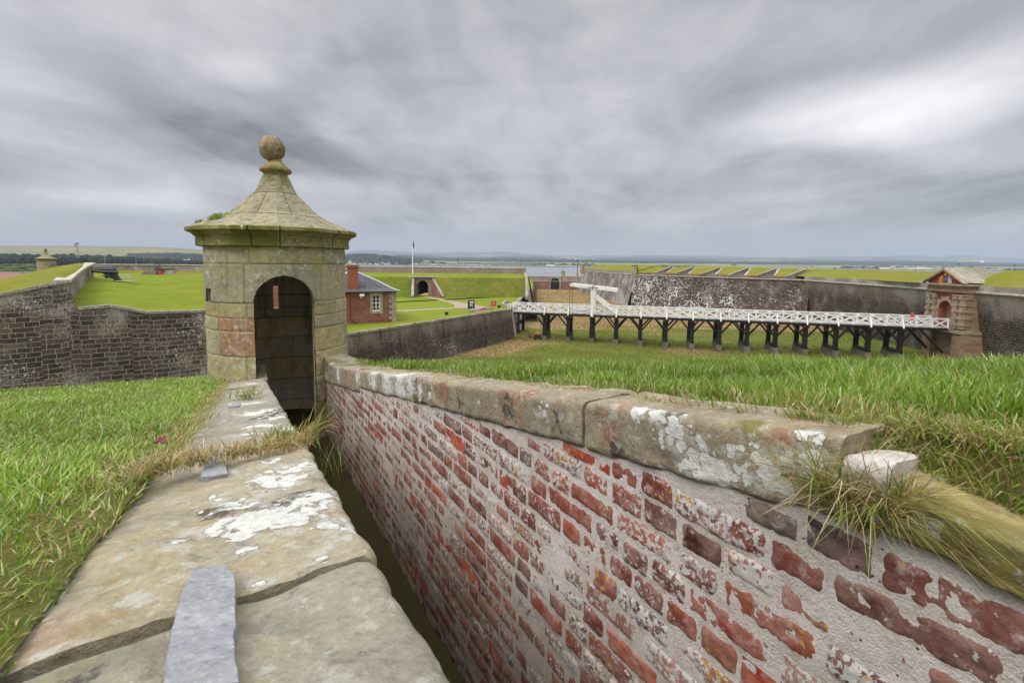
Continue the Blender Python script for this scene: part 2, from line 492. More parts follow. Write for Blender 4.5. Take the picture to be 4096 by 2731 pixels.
# ---- stone wall on the near side of the passage: broad flagstones on top
stone_wall = thing('parapet_wall', (-.9, 1.9, FLOORZ), 'low parapet wall topped by broad lichen-spotted flagstones with slates in its joints', 'wall', 'parapet walls of the sentry passage')
WL = [(1073, 1828, .05), (1152, 1860, .1), (1219, 1846, .06), (836, 1950, .05), (955, 1982, .07), (1133, 1895, .1), (915, 2061, .07), (1093, 2053, .1), (1251, 1986, .09), (1192, 2045, .08),
      (1115, 2075, .07), (1324, 2090, .07), (1420, 2107, .05), (1045, 2264, .03), (1000, 2150, .035), (700, 2130, .03), (994, 1563, .16), (1010, 1600, .12), (1026, 1640, .14), (1053, 1690, .12), (1110, 1660, .1), (940, 1600, .08),
      (1133, 1715, .1), (1000, 1530, .15), (985, 1720, .05), (880, 1730, .03), (1280, 2210, .035), (680, 2260, .02), (560, 2040, .03)]
LB = [(plane_pt(x, y, 'L'), r, .75, 0) for x, y, r in WL]
LB += [(plane_pt(x, y, 'L'), r, .3, 1) for x, y, r in [(300, 2600, .12), (950, 2350, .05), (500, 2400, .1), (700, 2480, .06), (420, 2250, .08), (1030, 1420, .3), (960, 1500, .2)]]
LB += [(plane_pt(x, y, 'L'), r, .6, 2) for x, y, r in [(1100, 1640, .12), (1060, 1660, .1), (1180, 1960, .05), (1130, 2010, .08), (860, 2010, .06), (330, 2640, .04), (1100, 1740, .08)]]
stonesL = [(-.35, .605, M_COPG, .012), (.6075, 1.40, M_COPL, .013), (1.405, 2.98, M_COPG, .02), (2.99, 3.9, M_COPG, .03), (3.91, 5.2, M_COPL, .03)]
for i, (a, b, m_, rs) in enumerate(stonesL):
    coping_stone('coping_stone', OL_, DL, NL, a, b, topL, .40, .15, 0.0, m_, stone_wall, LB, rs, 3 + i * 7, slen=1.1586, skew=.12 if i in (0,) else .05, rough=1.1)
# inner face and core of that wall
mb = MB()
for s0, s1 in ((-.4, 5.0),):
    P = []
    for dz in (0, 1):
        for s, w in ((s0, -.02), (s1, -.02), (s1, -.36), (s0, -.36)):
            p = Vector(OL_) + Vector(DL) * s * 1.1586 + Vector(NL) * w
            P.append((p.x, p.y, FLOORZ - .3 if dz == 0 else topL(s) - .13))
    mb.hexa(P)

M_BRICKF = None
def brick_mat():
    c = MC('old_red_brick'); ob = c.pos()
    a = c.attr('Col'); r = c.attr('Rnd', 'Fac')
    n1 = c.noise(ob, 45, 6, .65); n2 = c.noise(ob, 160, 5, .7)
    col = c.mix(c.mr(n1, .38, .7, 0, .6), a, c.mix(1, a, (.45, .5, .55), 'MULTIPLY'))
    col = c.mix(c.mr(n2, .56, .75, 0, .35), col, (.5, .33, .26))
    # chalky bloom, crust lichen, golden lichen
    bl = c.noise(ob, 16, 4, .6)
    col = c.mix(c.m('MULTIPLY', c.mr(bl, .4, .7), .6), col, (.44, .29, .25))
    ch = c.noise(ob, 30, 7, .7); col = c.mix(c.mr(ch, .55, .68, 0, .7), col, (.52, .44, .4)); col = c.mix(c.mr(ch, .42, .3, 0, .6), col, (.07, .03, .022))
    lv = c.m('ADD', c.noise(ob, 75, 8, .66), c.m('MULTIPLY', c.m('SUBTRACT', r, .5), .24))
    lk = c.m('ADD', lv, c.m('MULTIPLY', c.m('SUBTRACT', c.noise(ob, 7, 3), .5), .34))
    col = c.mix(c.mr(lk, .575, .6, 0, .92), col, c.mix(n2, (.44, .44, .41), (.66, .65, .61)))
    gv = c.m('ADD', c.noise(ob, 60, 6, .6), c.m('MULTIPLY', c.m('SUBTRACT', c.noise(c.n('ShaderNodeVectorMath', {0: ob, 1: (5, 5, 5)}, operation='ADD').outputs[0], 5.5, 2), .5), .75))
    col = c.mix(c.mr(gv, .69, .72, 0, .9), col, (.5, .27, .03))
    dv = c.m('ADD', c.noise(ob, 52, 6, .6), c.m('MULTIPLY', c.m('SUBTRACT', c.noise(ob, 4.1, 2), .5), .6))
    col = c.mix(c.mr(dv, .68, .73, 0, .85), col, (.03, .028, .024))
    z = c.sep(ob)[2]
    low_brown = c.m('ADD', c.mr(z, -.8, -1.9), c.m('SUBTRACT', c.noise(ob, 3, 4), .5))  # brick turns darker and browner towards the wall foot
    col = c.mix(c.mr(low_brown, .2, 1.1, 0, .7), col, (.075, .035, .02))
    return c.done(col, .85, c.bump(c.m('ADD', n1, c.m('MULTIPLY', n2, .5)), .9, .004), spec=.3)
def mortar_mat():
    c = MC('lime_mortar'); ob = c.pos()
    n0 = c.noise(ob, 6, 5, .6); n1 = c.noise(ob, 60, 6, .7); n2 = c.noise(ob, 210, 4, .7)
    col = c.ramp(n0, [(.3, (.62, .54, .48)), (.55, (.76, .70, .65)), (.75, (.82, .78, .74))])
    col = c.mix(c.mr(n1, .48, .68, 0, .6), col, (.84, .81, .77))
    n4 = c.noise(ob, 17, 6, .65); col = c.mix(c.mr(n4, .48, .32, 0, .4), col, (.4, .3, .23)); col = c.mix(c.mr(n4, .6, .72, 0, .4), col, (.42, .2, .15))
    col = c.mix(c.mr(n2, .42, .3, 0, .4), col, (.3, .25, .21))
    vo = c.vor(ob, 62); ns = c.noise(ob, 24, 2)
    col = c.mix(c.m('MULTIPLY', c.mr(vo, .17, .11), c.mr(ns, .5, .55)), col, (.035, .03, .028))
    z = c.sep(ob)[2]
    low_brown = c.m('ADD', c.mr(z, -.7, -1.85), c.m('MULTIPLY', c.m('SUBTRACT', c.noise(ob, 2.2, 5), .5), 1.2))  # mortar darkens to brown lower down the wall
    col = c.mix(c.mr(low_brown, .2, 1.1, 0, .85), col, (.17, .125, .075))
    y = c.sep(ob)[1]
    far = c.m('ADD', c.mr(y, 3.4, 5.0), c.m('SUBTRACT', n0, .5))
    col = c.mix(c.mr(far, .5, 1.1, 0, .6), col, (.2, .18, .1))
    return c.done(col, .93, c.bump(c.m('ADD', c.m('ADD', c.m('MULTIPLY', n1, 1.1), n2), c.m('MULTIPLY', n4, 1.4)), 1.0, .007), spec=.15)
M_BRK = brick_mat(); M_MOR = mortar_mat()
M_CORE = ashlar('rubble_core', .3, .11, [(0, (.12, .05, .035)), (.5, (.2, .08, .05)), (1, (.13, .1, .08))], (.36, .33, .29), lam=.3)
mb.build('wall_core', M_CORE, stone_wall)

# ---- brick wall on the far side of the passage
brick_wall = thing('brick_wall', (-.6, 2.7, FLOORZ), 'tall brick parapet wall of the passage in pale mortar, capped by brown lichened stones', 'wall', 'parapet walls of the sentry passage')
WR = [(1300, 1512, .1), (1360, 1508, .09), (1440, 1515, .1), (1500, 1530, .13), (1560, 1540, .16), (1610, 1560, .17), (1655, 1600, .1), (1655, 1560, .1), (1690, 1560, .06), (1740, 1545, .04), (1730, 1580, .03),
      (1927, 1605, .025), (2192, 1646, .035), (2150, 1680, .015), (2180, 1610, .02), (2727, 1740, .05), (2787, 1800, .055), (2838, 1875, .05), (2634, 1655, .04), (2700, 1690, .03), (2897, 1900, .045), (2664, 1875, .02),
      (3000, 1900, .04), (3075, 1858, .05), (3160, 1943, .04), (3194, 1824, .04), (2950, 1800, .03), (2560, 1640, .03), (2480, 1680, .02), (2380, 1690, .012), (3260, 1860, .04), (3240, 1720, .03)]
RB = [(plane_pt(x, y, 'R'), r * 1.15, 1.0, 0) for x, y, r in WR]
RB += [(plane_pt(x, y, 'R'), r, .45, 1) for x, y, r in [(2365, 1700, .02), (2368, 1770, .02), (1300, 1560, .08), (1330, 1480, .1), (3000, 1700, .05)]]
RB += [(plane_pt(x, y, 'R'), r, .5, 2) for x, y, r in [(2050, 1650, .08), (2250, 1700, .06), (2500, 1800, .05), (2700, 1660, .05), (1850, 1610, .07), (1700, 1610, .05)]]
for i, (a, b, rs) in enumerate([(.765, 1.328, .011), (1.338, 2.56, .014), (2.572, 3.77, .022), (3.78, 5.3, .03)]):
    coping_stone('coping_stone', OR_, DR, NR, a, b, topR, (.25, .25, .25, .3)[i], (.15, .145, .15, .2)[i], .016, M_COPR, brick_wall, RB, rs, 21 + i * 5, tilt=-.06, rough=1.0)
RB2 = [(plane_pt(x, y, 'R'), r, .45, 1) for x, y, r in [(3700, 2050, .12), (3900, 2150, .12), (4050, 2250, .12)]] + [(plane_pt(x, y, 'R'), r, .9, 0) for x, y, r in [(3758, 2192, .005), (3870, 2130, .006)]]
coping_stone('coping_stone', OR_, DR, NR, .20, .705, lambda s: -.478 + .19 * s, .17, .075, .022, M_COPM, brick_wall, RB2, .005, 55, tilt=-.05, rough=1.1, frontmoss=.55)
coping_stone('mortar_patch', OR_, DR, NR, .704, .762, lambda s: topR(s) - .03, .11, .115, .012, M_MOR, brick_wall, [], .005, 61, tilt=-.1, rough=1.0)

# mortar bed
def wpt(L, z, h):
    L, z, h = np.broadcast_arrays(L, z, h)
    return np.stack([1.05 + DR[0] * L + NR[0] * h, DR[1] * L + NR[1] * h, z], -1)
gl = np.concatenate([np.arange(-.4, 2.2, .012), np.arange(2.2, 6.25, .03)]); gz = np.arange(FLOORZ - .05, -.1, .014)
LL, ZZ = np.meshgrid(gl, gz, indexing='ij')
H = fbm(np.stack([LL.ravel() * 7, ZZ.ravel() * 7, np.zeros(LL.size)], -1), 4, 2) * .005
sv_ = LL.ravel() / 1.175
V = wpt(LL.ravel(), np.minimum(ZZ.ravel(), np.where(sv_ < .72, -.545 + .19 * sv_, topR(sv_) - .1)), H)
ni, nj = LL.shape
ii, jj = np.meshgrid(np.arange(ni - 1), np.arange(nj - 1), indexing='ij')
a = (ii * nj + jj).ravel()
F = np.stack([a, a + 1, a + nj + 1, a + nj], -1)
mesh_obj('mortar_bed', V, F, M_MOR, brick_wall, smooth=True, uv=None)
# bricks: each a domed height field that sinks into the mortar at its edge
Vs, Fs, Cs, Rn = [], [], [], []; base = 0
rs = random.Random(5)
pal = [((.28, .07, .042), 5), ((.22, .055, .036), 5), ((.33, .09, .045), 3), ((.19, .05, .035), 4), ((.15, .055, .04), 3), ((.32, .15, .11), 3), ((.45, .08, .022), .5), ((.16, .13, .1), .8), ((.085, .05, .055), .9), ((.1, .035, .02), 1.2), ((.28, .1, .06), 2)]
bag = [p for p, w in pal for _ in range(int(w * 10))]
COURSE = .0725
k = 0; z = FLOORZ - .02
while z < -.3:
    L = -.4 - rs.random() * .2
    while L < 6.1:
        bl = .205 if rs.random() < .45 else .1
        bl *= rs.uniform(.82, 1.05)
        hz = (COURSE - .0135) / 2 * rs.uniform(.9, 1.04); hu = bl / 2
        uc, zc = L + hu, z + COURSE / 2 + rs.uniform(-.003, .003)
        L += bl + rs.uniform(.012, .02)
        s = uc / 1.175
        cb = topR(s) - (.16 if s < 3.8 else .2) if s > .70 else -.56 + .19 * s
        if s > 5.25: continue
        if zc + hz > cb - .006:
            lo = zc - hz; hi = cb - .006 - rs.uniform(0, .008)
            if hi - lo < .02: continue
            zc, hz = (lo + hi) / 2, (hi - lo) / 2
        du = .0055 if s < 1.3 else (.009 if s < 2.4 else .018)
        nu, nz_ = max(4, int(2 * hu / du)), max(4, int(2 * hz / du))
        U, W = np.meshgrid(np.linspace(-hu - .004, hu + .004, nu), np.linspace(-hz - .004, hz + .004, nz_), indexing='ij')
        U, W = U.ravel(), W.ravel()
        rc = rs.uniform(.004, .012); ax_, az_ = np.maximum(np.abs(U) - hu + rc, 0), np.maximum(np.abs(W) - hz + rc, 0)
        e = np.minimum(np.minimum(hu - np.abs(U), hz - np.abs(W)), rc - np.hypot(ax_, az_))
        P3 = np.stack([(uc + U) * 24, (zc + W) * 24, np.full(U.size, k * 1.7)], -1)
        nb = fbm(P3, 4, 9)
        off = .0009 + rs.gauss(0, .0016)
        if rs.random() < .2: off -= rs.uniform(.002, .0055)
        rec = rs.random() < .045
        if rec: h = -.006 + .004 * sstep(0, .012, -e + .02) + nb * .012 + .004
        else: h = -.0052 + .0078 * sstep(-.004, .007, e) + nb * .0042 + fbm(P3 * 3.3, 4, 19) * .006 + off * .8 + .0011
        rot = rs.gauss(0, .009)
        Vs.append(wpt(uc + U - W * rot, zc + W + U * rot, h))
        i2, j2 = np.meshgrid(np.arange(nu - 1), np.arange(nz_ - 1), indexing='ij')
        q = (i2 * nz_ + j2).ravel() + base
        Fs.append(np.stack([q, q + 1, q + nz_ + 1, q + nz_], -1)); base += U.size
        cc = np.array(rs.choice(bag)) * rs.uniform(.75, 1.2)
        if rec: cc = np.array((.42, .06, .022)) * rs.uniform(.8, 1.2)
        Cs.append(np.tile(cc, (U.size, 1))); Rn.append(np.full(U.size, rs.random() if not rec else .05))
    z += COURSE; k += 1
mesh_obj('brickwork', np.concatenate(Vs), np.concatenate(Fs), M_BRK, brick_wall, smooth=True, uv=None, attrs={'Col': np.concatenate(Cs), 'Rnd': np.concatenate(Rn)})
# solid core behind the face
mb = MB(); P = []
for dz in (0, 1):
    for s, w in ((-.4, -.03), (5.2, -.03), (5.2, -.33), (-.4, -.33)):
        p = Vector(OR_) + Vector(DR) * s * 1.175 + Vector(NR) * w
        P.append((p.x, p.y, FLOORZ - .3 if dz == 0 else (-.42 if s < 0 else topR(s) - .12)))
mb.hexa(P).build('wall_core', M_CORE, brick_wall)
# broken mortar lump where the coping ends
def lump(name, c, r, sz, mat, parent, seed, attrs=True, flat=.0, label=None):
    V, F = ICO[3]
    P = V * (1 + fbm(V * 1.6 + seed, 3, seed)[:, None] * .5)
    P = np.sign(P) * np.abs(P) ** .75
    P = P * r * np.array(sz) + np.array(c)
    return mesh_obj(name, P, F, mat, parent, smooth=True, uv=None, attrs={'Mask': np.zeros((len(P), 3))})
if False: lump('mortar_lump', p - Vector(NR) * .03, .040, (1.25, .9, 1.1), M_MOR, brick_wall, 4)


# passage floor
M_FLOOR = turf('passage_earth', [(.3, (.03, .026, .012)), (.5, (.055, .045, .018)), (.65, (.06, .062, .018)), (.8, (.12, .1, .05))], fine=40, bumpd=.02)
fl = [(2.2, -1.2), (1.4, -1.2), (-2.1, 5.05), (-2.2, 5.6), (-3.3, 5.6), (-2.9, 5.0), (.7, -1.2)]
mesh_obj('passage_floor', [(x, y, FLOORZ) for x, y in ((2.2, -1.2), (-1.95, 5.5), (-3.4, 5.5), (.2, -1.2))], [(0, 1, 2, 3)], M_FLOOR, kind='structure')

# ------------------------------------------------------------------ grass banks
M_BANK = turf('bank_turf', [(.3, (.06, .075, .015)), (.5, (.1, .12, .025)), (.65, (.17, .15, .05)), (.8, (.26, .2, .09))], fine=60, bumpd=.03)
def bankz(x, y, c): return -(c + .205 * y)
EDGE_R = [(-1.95, 5.75), (1.0, 5.0), (4.5, 3.75), (9, 2.2), (14, .2)]
EDGE_L = [(-3.5, 5.55), (-3.62, 4.6), (-3.8, 3.3), (-4.0, 1.5), (-4.3, -2.0)]
def lerp_poly(P, f):
    P = np.array(P, float); seg = np.linalg.norm(np.diff(P, axis=0), axis=1); cu = np.concatenate([[0], np.cumsum(seg)]) / seg.sum()
    return np.stack([np.interp(f, cu, P[:, 0]), np.interp(f, cu, P[:, 1])], -1)
def curveR(f):      # outer edge of the brick wall's coping, turret end to behind the camera
    s = 5.25 + (-2.5 - 5.25) * f; L = s * 1.175
    return np.stack([1.05 + DR[0] * L - NR[0] * .19, DR[1] * L - NR[1] * .19], -1)
def curveL(f):
    s = 5.2 + (-2.5 - 5.2) * f; L = s * 1.1586
    return np.stack([.168 + DL[0] * L - NL[0] * .36, DL[1] * L - NL[1] * .36], -1)
def bank(name, cv, edge, c, label):
    f = np.linspace(0, 1, 90); g = np.linspace(0, 1, 60)
    A = cv(f); B = lerp_poly(edge, f)
    P = A[:, None, :] * (1 - g)[None, :, None] + B[:, None, :] * g[None, :, None]
    P = P.reshape(-1, 2)
    zz = bankz(P[:, 0], P[:, 1], c) + fbm(np.stack([P[:, 0] * 1.3, P[:, 1] * 1.3, P[:, 0] * 0], -1), 3, 4) * .03 - .03
    V = np.column_stack([P, zz])
    i2, j2 = np.meshgrid(np.arange(89), np.arange(59), indexing='ij'); q = (i2 * 60 + j2).ravel()
    o = mesh_obj(name, V, np.stack([q, q + 1, q + 61, q + 60], -1), M_BANK, smooth=True, uv=None, kind='structure')
    return o
bank('grass_bank', curveR, EDGE_R, .132, None)
bank('grass_bank', curveL, EDGE_L, .28, None)
M_SCARP = ashlar('scarp_stone', .6, .33, [(0, (.06, .045, .035)), (.5, (.11, .075, .055)), (1, (.16, .12, .09))], (.3, .27, .22), lam=.4)
mb = MB()
for E, c, sg in ((EDGE_R, .132, 1), (EDGE_L, .28, -1)):
    for (x0, y0), (x1, y1) in zip(E[:-1], E[1:]):
        z0, z1 = bankz(x0, y0, c) - .03, bankz(x1, y1, c) - .03
        dx, dy = (.0, .9)
        q = [(x0, y0, z0), (x1, y1, z1), (x1 + (.5 if sg > 0 else -1.6), y1 + (1.4 if sg > 0 else .2), -14.2), (x0 + (.3 if sg > 0 else -1.6), y0 + 1.5, -14.2)]
        mb.add(q, [(0, 1, 2, 3) if sg > 0 else (3, 2, 1, 0)])
tag(mb.build('bastion_scarp', M_SCARP), 'sloping stone scarp wall dropping from the near grass banks into the ditch', 'wall')

# ------------------------------------------------------------------ grass blades
def blade_mat(name):
    c = MC(name); a = c.attr('Col')
    d = c.n('ShaderNodeBsdfDiffuse', {0: a}); t = c.n('ShaderNodeBsdfTranslucent', {0: c.mix(1, a, (1.15, 1.2, .7), 'MULTIPLY')})
    g = c.n('ShaderNodeBsdfGlossy', {'Color': (1, 1, 1, 1), 'Roughness': .38})
    mx = c.n('ShaderNodeMixShader', {0: .32, 1: d.outputs[0], 2: t.outputs[0]})
    mg = c.n('ShaderNodeMixShader', {0: .045, 1: mx.outputs[0], 2: g.outputs[0]})
    c.nt.links.new(mg.outputs[0], c.out.inputs[0])
    return c.mat
M_BLADE = blade_mat('grass_blade')
GREEN = np.array([(.145, .245, .022), (.185, .29, .032), (.105, .19, .02), (.23, .31, .05), (.30, .35, .085), (.16, .26, .02)])
STRAW = np.array([(.42, .31, .14), (.5, .38, .19), (.36, .23, .09), (.3, .25, .08), (.55, .46, .3)])
def blades(name, root, h, w, lean, straw, seed, az=None, azs=3.0, kind='stuff', label=None, cat=None, group=None, pal=GREEN, bend=1.0, tint=None, parent=None):
    r = np.random.RandomState(seed); n = len(root)
    h = np.broadcast_to(h, n) * r.uniform(.55, 1.2, n); w = np.broadcast_to(w, n) * r.uniform(.7, 1.3, n)
    a = r.uniform(0, 2 * PI, n) if az is None else az + r.normal(0, azs, n)
    ld = np.stack([np.cos(a), np.sin(a), np.zeros(n)], -1)
    fa = r.uniform(0, 2 * PI, n); side = np.stack([np.cos(fa), np.sin(fa), np.zeros(n)], -1) * (w / 2)[:, None]
    le = np.broadcast_to(lean, n) * r.uniform(.3, 1.5, n)
    up = np.array((0, 0, 1.0))
    T = [(0, 1.0), (.4, .95), (.75, .65), (1.0, 0)]
    V = np.empty((n, 7, 3))
    for i, (t, ww) in enumerate(T):
        out = le * (t ** (1.6)) * bend; z = t * np.sqrt(np.clip(1 - (le * .75 * t) ** 2, .05, 1))
        c = root + ld * (h * out)[:, None] + up * (h * z)[:, None]
        if i < 3: V[:, 2 * i] = c - side * ww; V[:, 2 * i + 1] = c + side * ww
        else: V[:, 6] = c
    b = (np.arange(n) * 7)[:, None]
    Q = np.concatenate([b + np.array([[0, 1, 3]]), b + np.array([[0, 3, 2]]), b + np.array([[2, 3, 5]]), b + np.array([[2, 5, 4]]), b + np.array([[4, 5, 6]])], 0)
    ci = r.randint(0, len(pal), n); col = pal[ci] * r.uniform(.75, 1.25, (n, 1))
    if tint is not None: col = col * tint
    ds = r.uniform(0, 1, n) < straw
    col[ds] = STRAW[r.randint(0, len(STRAW), ds.sum())] * r.uniform(.7, 1.15, (ds.sum(), 1))
    C = np.repeat(col, 7, 0)
    o = mesh_obj(name, V.reshape(-1, 3), Q, M_BLADE, parent, uv=None, attrs={'Col': C}, smooth=True)
    tag(o, label, cat, group, kind)
    return o

def bank_points(cv, edge, c, n, seed, gexp=1.0, fmax=.72, near=1.0):
    r = np.random.RandomState(seed)
    f = r.uniform(0, fmax, n); g = r.uniform(0, 1, n) ** gexp
    A = cv(f); B = lerp_poly(edge, f)
    P = A * (1 - g)[:, None] + B * g[:, None]
    d = np.hypot(P[:, 0], P[:, 1])
    t = P[:, 0] / np.maximum(P[:, 1], .05)
    ln = np.linalg.norm(B - A, axis=1)
    wide = (P[:, 1] < .12) | (np.abs(t) > 1.45)
    keep = (P[:, 1] > -2.2) & (~wide | (r.uniform(0, 1, n) < .16)) & (r.uniform(0, 1, n) < np.clip(ln / 4.5, .05, 1) * np.clip((1.6 / np.maximum(d, .3)) ** near, .12, 1))
    P = P[keep]; d = d[keep]; g = g[keep]
    z = bankz(P[:, 0], P[:, 1], c) - .04
    return np.column_stack([P, z]), d, g
# long grass on the bank beyond the brick wall
R, d, g = bank_points(curveR, EDGE_R, .132, 700000, 1, near=.9, fmax=.97)
print('bank blades', len(R))
cl = fbm(np.column_stack([R[:, 0] * 2.2, R[:, 1] * 2.2, R[:, 0] * 0]), 3, 8)
hh = (.055 + .055 * sstep(0, .3, g) ) * (1 + cl * .7)
hh = hh * (1 - .35 * (cl < -.12)) * (1 + .45 * sstep(.8, 2.4, R[:, 0]))
blades('long_grass', R, hh, .0034 + .0011 * d, .45, .03 + .3 * (g < .07) + .03 * (cl > .15), 3, label='long windblown green grass on the bank beyond the brick wall', cat='grass', tint=np.clip(1 + cl[:, None] * .5, .6, 1.4))
k_ = np.random.RandomState(5).choice(len(R), 500, replace=False)
blades('seed_stalks', R[k_], .13, .0012 + .0004 * d[k_], .5, .85, 15, label='thin straw seed stalks standing above the long grass', cat='grass')
k_ = np.random.RandomState(6).choice(len(R), 5000, replace=False)
blades('broad_leaves', R[k_], .055, .011 + .001 * d[k_], .9, .05, 16, label='low broad weed leaves among the long grass', cat='grass', tint=.75)
L, d, g = bank_points(curveL, EDGE_L, .28, 560000, 2, near=.8, fmax=.9)
print('lawn blades', len(L))
cl = fbm(np.column_stack([L[:, 0] * 2.6, L[:, 1] * 2.6, L[:, 0] * 0]), 3, 9)
blades('short_grass', L, (.036 * (1 + cl * .6) + .012) * (.85 + .15 * sstep(.3, 1.6, d)) * (.75 + .25 * sstep(0, .1, g)), .0022 + .0010 * d, .75, .13 + .2 * (g < .05), 4, label='short green turf beside the lichened flagstones', cat='grass', tint=np.clip(1.22 + cl[:, None] * .5, .75, 1.6))
# straw fringe hanging over the copings
def fringe(cv, c, n, seed, f0, f1, azim, off, name, label):
    r = np.random.RandomState(seed); f = r.uniform(f0, f1, n)
    P = cv(f) + r.normal(0, .02, (n, 2)) + off
    z = bankz(P[:, 0], P[:, 1], c) - .01
    return blades(name, np.column_stack([P, z]), .034, .003, 1.1, .7, seed, az=azim, azs=.9, label=label, cat='grass')
fringe(curveL, .28, 1300, 31, .1, .52, .5, np.array((.02, .01)), 'dry_grass', 'dry straw fringe creeping over the edge of the flagstones')
fringe(curveR, .132, 2600, 32, .05, .62, 3.7, np.array((-.02, -.012)), 'dry_grass', 'dry straw fringe along the coping of the brick wall')

def tuft(name, pts, n, h, w, lean, straw, seed, label, spread=.02, az=None, azs=1.2, group=None, tint=None, zoff=0):
    r = np.random.RandomState(seed)
    P = np.array([tuple(p) for p in pts])[r.randint(0, len(pts), n)] + r.normal(0, 1, (n, 3)) * np.array((spread, spread, spread * .3))
    P[:, 2] += zoff
    return blades(name, P, h, w, lean, straw, seed, az=az, azs=azs, kind=None, label=label, cat='grass tuft', group=group, tint=tint)
pw = lambda x, y, k='R', off=.0: plane_pt(x, y, k) + (Vector(NR) if k == 'R' else Vector((0, 0, 1))) * off
tuft('grass_tuft', [pw(3330, 2000), pw(3400, 2060), pw(3450, 2110)], 560, .145, .0020, 1.1, .74, 41, 'big shaggy green and straw tuft in the broken end of the brick wall coping', .016, az=3.7, azs=1.5)
tuft('grass_tuft', [pw(3560, 2080), pw(3600, 2050)], 230, .10, .0022, 1.0, .66, 42, 'tuft of grass between the mortar lump and the mossy lower coping stone', .012, az=3.9, azs=1.5)
tuft('grass_tuft', [pw(1110, 1770, 'L')], 190, .055, .0026, .7, .3, 44, 'small green tuft in the flagstone joint beside the second slate', .026)
pj = [pw(540 + t * 680, 1905 - t * 130, 'L') for t in np.linspace(0, 1, 14)]
tuft('dry_grass_strip', pj, 900, .045, .0026, 1.15, .93, 45, 'strip of straw-coloured dead grass lying in the flagstone joint', .018, zoff=.004)
tuft('grass_tuft', [pw(1228, 1764, 'L')], 60, .11, .0026, 1.1, .75, 46, 'straw wisps hanging over the passage from the flagstone joint', .012, az=.4, azs=.7)
tuft('grass_tuft', [pw(985, 1586, 'L')], 160, .05, .004, .8, .35, 47, 'low grass patch in the farther flagstone joint near the turret', .04)
tuft('grass_tuft', [atz(1345, 1900, FLOORZ)], 60, .3, .006, .8, .3, 48, 'thin weeds growing on the passage floor against the brick wall', .1)
tuft('grass_tuft', [pw(1672, 1605)], 120, .06, .0035, .8, .55, 49, 'little tuft rooted between two coping stones of the brick wall', .016, az=3.6, azs=1.4)
# broad blurred blade leaning over the nearest flagstone
# trampled earth between the lower coping stone and the bank
V = []; ns = 80
for i in range(ns):
    sv = -1.4 + 2.3 * i / (ns - 1); L = sv * 1.175
    for j in range(10):
        w_ = .11 + .15 * j / 9
        x, y = 1.05 + DR[0] * L - NR[0] * w_, DR[1] * L - NR[1] * w_
        z0 = -.478 + .19 * sv - .012; z1 = bankz(x, y, .132) - .015
        V.append((x, y, z0 + (z1 - z0) * sstep(0, .5, j / 9)))
V = np.array(V); V[:, 2] += fbm(V * 18, 3, 6) * .012
i2, j2 = np.meshgrid(np.arange(ns - 1), np.arange(9), indexing='ij'); q = (i2 * 10 + j2).ravel()
M_TROD = turf('trodden_thatch', [(.3, (.11, .085, .035)), (.5, (.17, .14, .05)), (.65, (.22, .17, .07)), (.8, (.3, .23, .11))], fine=90, bumpd=.03)
mesh_obj('trodden_earth', V, np.stack([q, q + 1, q + 11, q + 10], -1), M_TROD, smooth=True, uv=None, kind='structure')
r = np.random.RandomState(91); near_ = np.where((V[:, 1] > .05) & (V[:, 1] < .95))[0]; k_ = near_[r.randint(0, len(near_), 6000)]
blades('dry_grass', V[k_] + r.normal(0, .008, (6000, 3)) * (1, 1, .2), .05, .0026, .9, .42, 92, az=3.7, azs=1.5, label='matted dry and green grass behind the mossy lower coping stone', cat='grass')
# ------------------------------------------------------------------ slates and small plants
def slate_mat():
    c = MC('blue_slate'); ob = c.pos(); n = c.noise(c.scale(ob, (1, 1, 3)), 26, 8, .68); n2 = c.noise(ob, 120, 5, .65)
    col = c.ramp(n, [(.3, (.19, .2, .215)), (.55, (.28, .29, .31)), (.75, (.37, .375, .385))])
    col = c.mix(c.mr(n2, .52, .7, 0, .5), col, (.5, .5, .49)); col = c.mix(c.mr(n2, .42, .3, 0, .6), col, (.12, .12, .13)); st_ = c.noise(ob, 9, 6, .65); col = c.mix(c.mr(st_, .56, .66, 0, .6), col, (.42, .39, .3))
    return c.done(col, .7, c.bump(c.m('ADD', n, c.m('MULTIPLY', n2, .2)), .8, .006), spec=.35)
M_SLATE = slate_mat()
def cop_z(x, y):
    i = 0
    sy = y / .9945 - .0
    for k, (a_, b_, m_, q_) in enumerate(stonesL):
        if a_ - .06 <= (y + .1) / 1.0 <= b_ + .1: i = k
    V = np.array([(x, y, topL(y))]); seed = 3 + i * 7
    return topL(y) + float(fbm(V * 3.2 + seed, 3, seed)[0] * .011 * 1.1 + fbm(V * 14 + seed, 4, seed + 5)[0] * .011 * 1.1)
